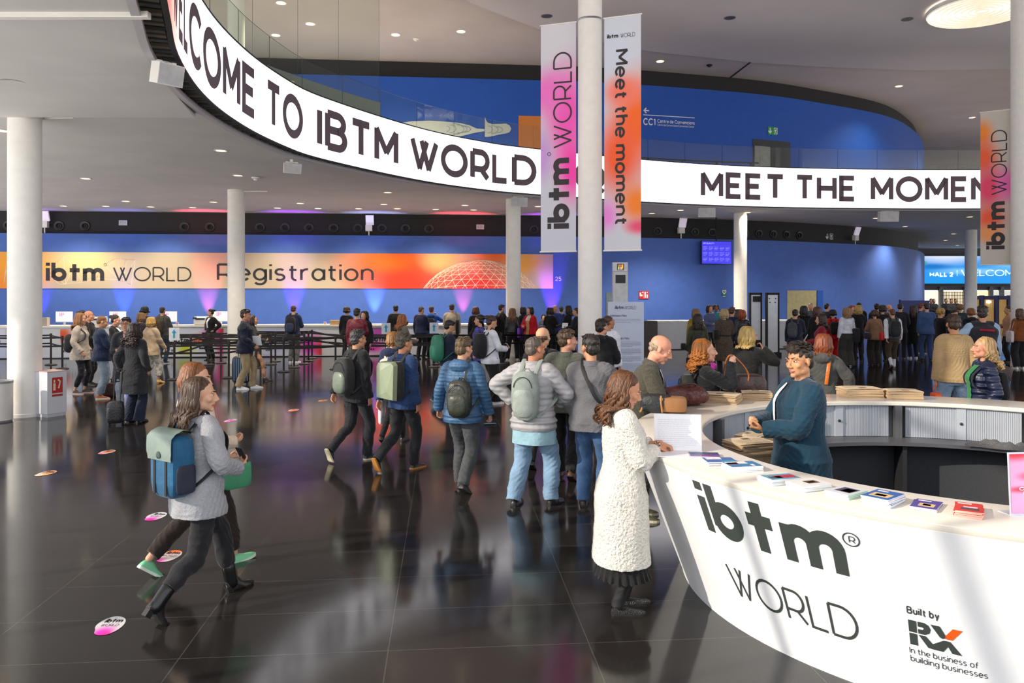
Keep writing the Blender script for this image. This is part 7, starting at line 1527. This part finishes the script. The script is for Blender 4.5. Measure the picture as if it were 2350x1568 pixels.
a = far('woman with very long hair in black leather jacket before the column', 1176, 25.6, 1.68, 4, 'f', '#18181b', '#141417', ('long', '#6d4a30'), ('#cfc4b4', '#e2dccf', D_(kind='sneaker')), hl=.34, loose=.03, hem=.95, topkw=D_(m=leather('#1b1b1e')), feet='wide', hands=('hang', 'pocket'))
a.tote('black tote with white print beside the long haired woman', '#141418', 1, .2, .34, .04, z=1.0, x=.30)
a = far('person in black between the column and the red jacket', 1199, 26.4, 1.70, -60, 'f', '#16161a', hair=('long', '#1a1311'), hl=.15)
a = far('woman in red jacket with pale scarf and dark hair', 1216, 25.4, 1.72, -150, 'f', '#b01420', '#1f2026', ('long', '#1a1412'), hl=.12, ease=.034, head=(30, 0), topkw=D_(hood=True))
a.front('#c0b4a4', 1.32, 1.50, .075, .08, 'scarf', .02); a.front('#b08a5c', .84, 1.32, .05, .06, 'blouse', .006)
a.tote('purple carrier bag hung on the arm of the red jacket woman', '#6a2aa8', 1, .14, .34, .05, z=1.08, x=.30, y=.12, m=mat('#6c2cae', .5, var=.3))
a = far('woman with dark curls in black carrying a patterned bag', 1263, 25.8, 1.70, 30, 'f', '#17171a', hair=('curly', '#2b1c16'), hl=.12, kind='coat', hem=.6)
a.tote('blue and white patterned shoulder bag of the woman with dark curls', '#5a6c8c', -1, .2, .3, .09, z=1.16, x=.24, m=mat('#6a7a98', .7, var=.8, vscale=18))
a = far('man in blue top behind the counter near the purple light', 1274, 27.2, 1.76, 170, 'm', '#2a3c78', hair=('ring', '#4a3a30'), sk='#b8846a')
a = far('person in navy shirt with white print behind the counter', 1288, 27.6, 1.70, 5, 'm', '#22356e', hair=('crop', '#20242e'))
a = far('woman with long black hair in black jacket looking left', 1303, 25.6, 1.76, -64, 'f', '#1b1b1c', hair=('long', '#19120f'), hl=.22, hands=('hold', 'hold'))
a = far('woman holding papers half hidden by the central column', 1322, 25.2, 1.70, -80, 'f', '#1a1b22', hair=('bun', '#3a2418'), hands=('hold', 'hold'))
a.sheet('white paper held by the woman half hidden by the column', 0, '#dfe3ee', .1, .14, tilt=.5, rz=1.4)
a = far('seated clerk behind the low white service block', 1247, 29.6, 1.35, 170, 'f', '#3a3b44', hair=('bob', '#2c1d16'), hl=.06)
# side counter
a = far('woman in mustard top and long light brown hair at the side counter', 1597, 22.0, 1.73, 8, 'f', '#8a7420', hair=('long', '#7a5a3c'), hl=.2, kind='sweater')
a = far('woman in khaki green jacket with long dark hair and small bag', 1601, 18.4, 1.69, 10, 'f', '#3f4230', hair=('long', '#241812'), hl=.26, kind='coat', hem=.76, hands=('carry', 'hold'))
a.backpack('dark grey backpack of the woman in khaki jacket', '#2b2d2a', None, .13, .08, .92, 1.28)
a.tote('small black handbag at the elbow of the khaki jacket woman', '#131214', -1, .12, .16, .06, z=1.06, x=.34, strap=False)
a.tote('black bag hanging low from the khaki jacket woman\'s hand', '#101012', -1, .11, .22, .05, hang=tuple(a.wr[0] + np.array((0, 0, -.16))), strap=.1, name='hand_bag')
a = far('blonde woman in long dark leopard coat, back view', 1662, 20.6, 1.76, 2, 'f', '#3e342a', hair=('bob', '#a58f66'), hl=.12, kind='coat', hem=.42, ease=.036, topkw=D_(flare=.05, m=mat('#463a2e', .85, var=.7, vscale=45, bump=.2)))
mb = MB(); zr = [r[0] for r in a.rows]; mb.tube([a.fin(back_pt(a, x, 1.08, .012)) for x in np.linspace(-.14, .14, 9)], [(.004, .018)] * 9, 8, 0, (0, 1, 0)); mb.build('belt', cloth('#2a231c'), a.o, True)
a.tote('black shoulder bag of the blonde in leopard coat', '#121214', -1, .12, .26, .06, z=1.24, x=.23)
a = far('man in navy blazer between the leopard coat and the redhead', 1680, 23.0, 1.77, 30, 'm', '#1c2848', '#191c28', ('short', '#4a2e20'))
a = far('red haired woman in black leather jacket by the security gate', 1703, 22.4, 1.69, 10, 'f', '#17171a', hair=('long', '#8a3f18'), hl=.14, topkw=D_(m=leather('#18181b')))
a = far('woman in grey blue jacket facing us at the side counter', 1629, 27.4, 1.74, 165, 'f', '#4e5a80', hair=('long', '#2a1a14'), hl=.14, head=(-10, 0))
a = far('dark skinned person in teal behind the side counter', 1643, 28.6, 1.74, 175, 'f', '#2f7a88', hair=('bob', '#2a1a12'), hl=.04, sk='#8a5a40')
# right crowd
a = far('man in navy jacket with grey roll backpack in the right crowd', 1825, 21.6, 1.74, 24, 'm', '#1d2236', '#222c44', ('crop', '#1c1715'))
a.backpack('grey roll top backpack on the man in navy jacket', '#3c3f44', '#44474c', .13, .10, .98, 1.40, style='pocket', x=-.06)
a = far('woman with long black hair in black coat in the right crowd', 1845, 23.8, 1.78, 16, 'f', '#121215', hair=('long', '#131011'), hl=.2, kind='coat', hem=.6)
a = far('grey haired man in grey jacket facing the right crowd', 1860, 28.5, 1.82, 176, 'm', '#4c5258', hair=('crop', '#8a7a6c'), head=(0, 16))
a = far('woman with wavy brown hair in black in the right crowd', 1875, 22.2, 1.78, 10, 'f', '#151518', hair=('wavy', '#4a2e20'), hl=.16, kind='coat', hem=.65)
a = far('woman in burgundy top reading a tablet', 1884, 18.0, 1.70, -72, 'f', '#7c1226', '#4a1524', ('wavy', '#2e221c'), hl=.22, kind='sweater', hands=('hold', 'hold'), head=(0, 8))
a.sheet('grey tablet held by the woman in burgundy', 1, '#c4c8d0', .09, .16, 'tablet', 'tablet', .5, .005)
a = far('man in dark jacket at the back near the doorway', 1898, 27.6, 1.81, 60, 'm', '#1c2230', hair=('crop', '#1d1613'))
a = far('woman dressed all in red with a black backpack', 1911, 24.2, 1.66, 4, 'f', '#c20e12', '#c20e12', ('bob', '#0f0d0e'), ('#d8d4d4', '#e8e4e4', D_(kind='sneaker')), kind='sweater', hl=.06, loose=.03)
a.backpack('black boxy backpack on the woman in red', '#121214', '#1a1a1d', .15, .10, .98, 1.38, style='pocket', r=.3)
a = far('woman in white blouse and wide grey trousers, back view', 1943, 23.4, 1.73, 4, 'f', '#cfd3dd', '#34332f', ('long', '#8a6a48'), ('#d8d4d0', '#222222'), kind='shirt', hem=1.0, hl=.18, loose=.055, legkw=D_(flare=.03, hem=.03))
a.tote('big black slouchy bag of the woman in white blouse', '#1b1d22', 1, .18, .42, .08, z=1.16, x=.26)
a = far('red haired woman facing us between two blondes', 1955, 26.6, 1.74, 165, 'f', '#2a2226', hair=('bob', '#8a3420'), hl=.04)
a = far('blonde in black jacket beside the white blouse woman', 1969, 24.8, 1.78, 8, 'f', '#15161a', hair=('wavy', '#a8884e'), hl=.14)
a = far('tall man with black hair behind the blonde in black', 1971, 27.6, 1.84, 10, 'm', '#15161a', hair=('crop', '#14100f'))
a = far('woman in tan suede shirt with brown curls, back view', 2007, 23.8, 1.66, 0, 'f', '#8a6850', '#26211e', ('curly', '#4a2a1a'), kind='shirt', hl=.06, loose=.045, legkw=D_(flare=.02), hands=('hold', 'hang'))
a.tote('dark purple bag at the side of the tan shirt woman', '#3a2832', -1, .12, .2, .08, z=1.05, x=.26, y=-.06)
a = far('man with black hair behind the tan shirt woman', 2012, 27.4, 1.80, 20, 'm', '#1f222c', hair=('short', '#14100f'))
a = far('woman in black top with dark bob in the right crowd', 2025, 25.2, 1.78, 0, 'f', '#131316', hair=('bob', '#281a16'), hl=.08)
a = far('bald man with glasses facing us at the back', 2041, 27.8, 1.77, 172, 'm', '#5a4a58', hair=None or ('ring', '#5a3a2a'), sk='#d49a80')
a = far('man in grey vest, white sleeves, shorts and white socks', 2048, 22.6, 1.73, 8, 'm', '#d4d8de', '#3c3120', ('crop', '#5a3c2a'), ('#5a4a38', '#2a241e'), kind='shirt', hem=.95, legkw=D_(hem=.50), feet='stepR', hands=('swingB', 'hang'))
vs = a.top('#4a4c50', kind='vest', hem=.90, ease=.05, sleeve=False)
a.legs('#c8ccd2', loose=-.004, hem=.06, name='long_socks', top=.81)
a.backpack('black backpack on the man in grey vest and shorts', '#1e2226', '#23282c', .15, .10, .96, 1.42, style='pocket')
a.tote('red shoulder pouch beside the man in shorts', '#c01418', -1, .12, .24, .05, z=1.08, x=.30, strap=False, m=mat('#c4161c', .5))
a = far('dark haired man by the blue panel at the wall end', 2066, 26.0, 1.84, 30, 'm', '#23262e', hair=('crop', '#120f0e'))
a = far('woman with long brown hair in long black coat', 2096, 26.2, 1.75, 8, 'f', '#141416', '#1a2238', ('long', '#3a2218'), ('#d8dce4', '#e8e8e8', D_(kind='sneaker')), hl=.26, kind='coat', hem=.5)
a = far('man with reddish hair behind the blue suit', 2113, 28.0, 1.82, 40, 'm', '#2a2e3e', hair=('short', '#6a3420'), head=(30, 10))
a = far('tall man in bright blue suit seen from behind', 2126, 25.2, 1.86, 8, 'm', '#3a527e', '#334a74', ('crop', '#2f1e18'), g=1.06, feet='relax', hands=('carry', 'pocket'))
a = far('blonde short haired woman in black coat facing right', 2160, 22.6, 1.74, 74, 'f', '#151417', '#22262c', ('bob', '#b08a4a'), kind='coat', hem=.7, hl=.01, hands=('hold', 'hold'))
a.sheet('red folder held by the blonde short haired woman', 1, '#b81c24', .11, .2, 'folder', 'folder', .3, .008, (0, .02, .05), 1.2, mat('#b81c24', .5))
a = far('young man with dark hair facing the camera', 2190, 22.0, 1.72, 176, 'm', '#1b1a20', hair=('short', '#1f1612'), head=(0, 4))
a = far('woman with auburn hair and dark hooded coat near the column', 2228, 22.4, 1.74, 14, 'f', '#16161a', hair=('long', '#7c4a22'), hl=.06, topkw=D_(hood=True))
a = far('woman with brown bun in peach top looking left', 2314, 24.7, 1.77, -70, 'f', '#b58a6c', hair=('bun', '#3a2218'), kind='sweater')
a = far('woman in rust brown jacket with white tote at the picture edge', 2340, 22.7, 1.72, 6, 'f', '#7a4420', '#1b1d22', ('long', '#5a4030'), ('#e0dcd8', '#f0ece6', D_(kind='sneaker')), hl=.2, loose=.04)
a.tote('white cloth tote on the shoulder of the rust brown jacket woman', '#cfc4c6', -1, .16, .34, .05, z=1.12, x=.28)
a = far('woman with light brown waves in front of the distant entrance', 2203, 27.2, 1.78, 20, 'f', '#2a3a3e', hair=('wavy', '#7a5a3a'), hl=.05)
for px, d, c, lb in ((2137, 46, '#1a1b20', 'distant man in black on the landing left of the grid door'), (2143, 44.5, '#26272c', 'distant person at the landing rail near the wall end'), (2171, 46, '#2e3238', 'distant man in grey, left of the three by the grid door'), (2183, 45.5, '#3c4046', 'distant man in lighter grey, middle of the three by the grid door'), (2193, 46, '#2a2c34', 'distant man in dark suit, right of the three by the grid door')):
    far(lb, px, d, 1.82, 178, 'm', c, hair=('crop', '#3a302a'))
v = thing('blue_panel', 'low dark blue panel standing at the end of the curved blue wall', 'panel', (at(2098, 30.5), 30.5, 0), .05); MB().box(-.55, .62, 0, .06, 0, zat(690, 30.5)).build('board', mat('#1c2a6e', .55), v); MB().box(-.57, -.53, -.02, .08, 0, zat(688, 30.5)).build('edge_post', mat('#16225c', .5), v)
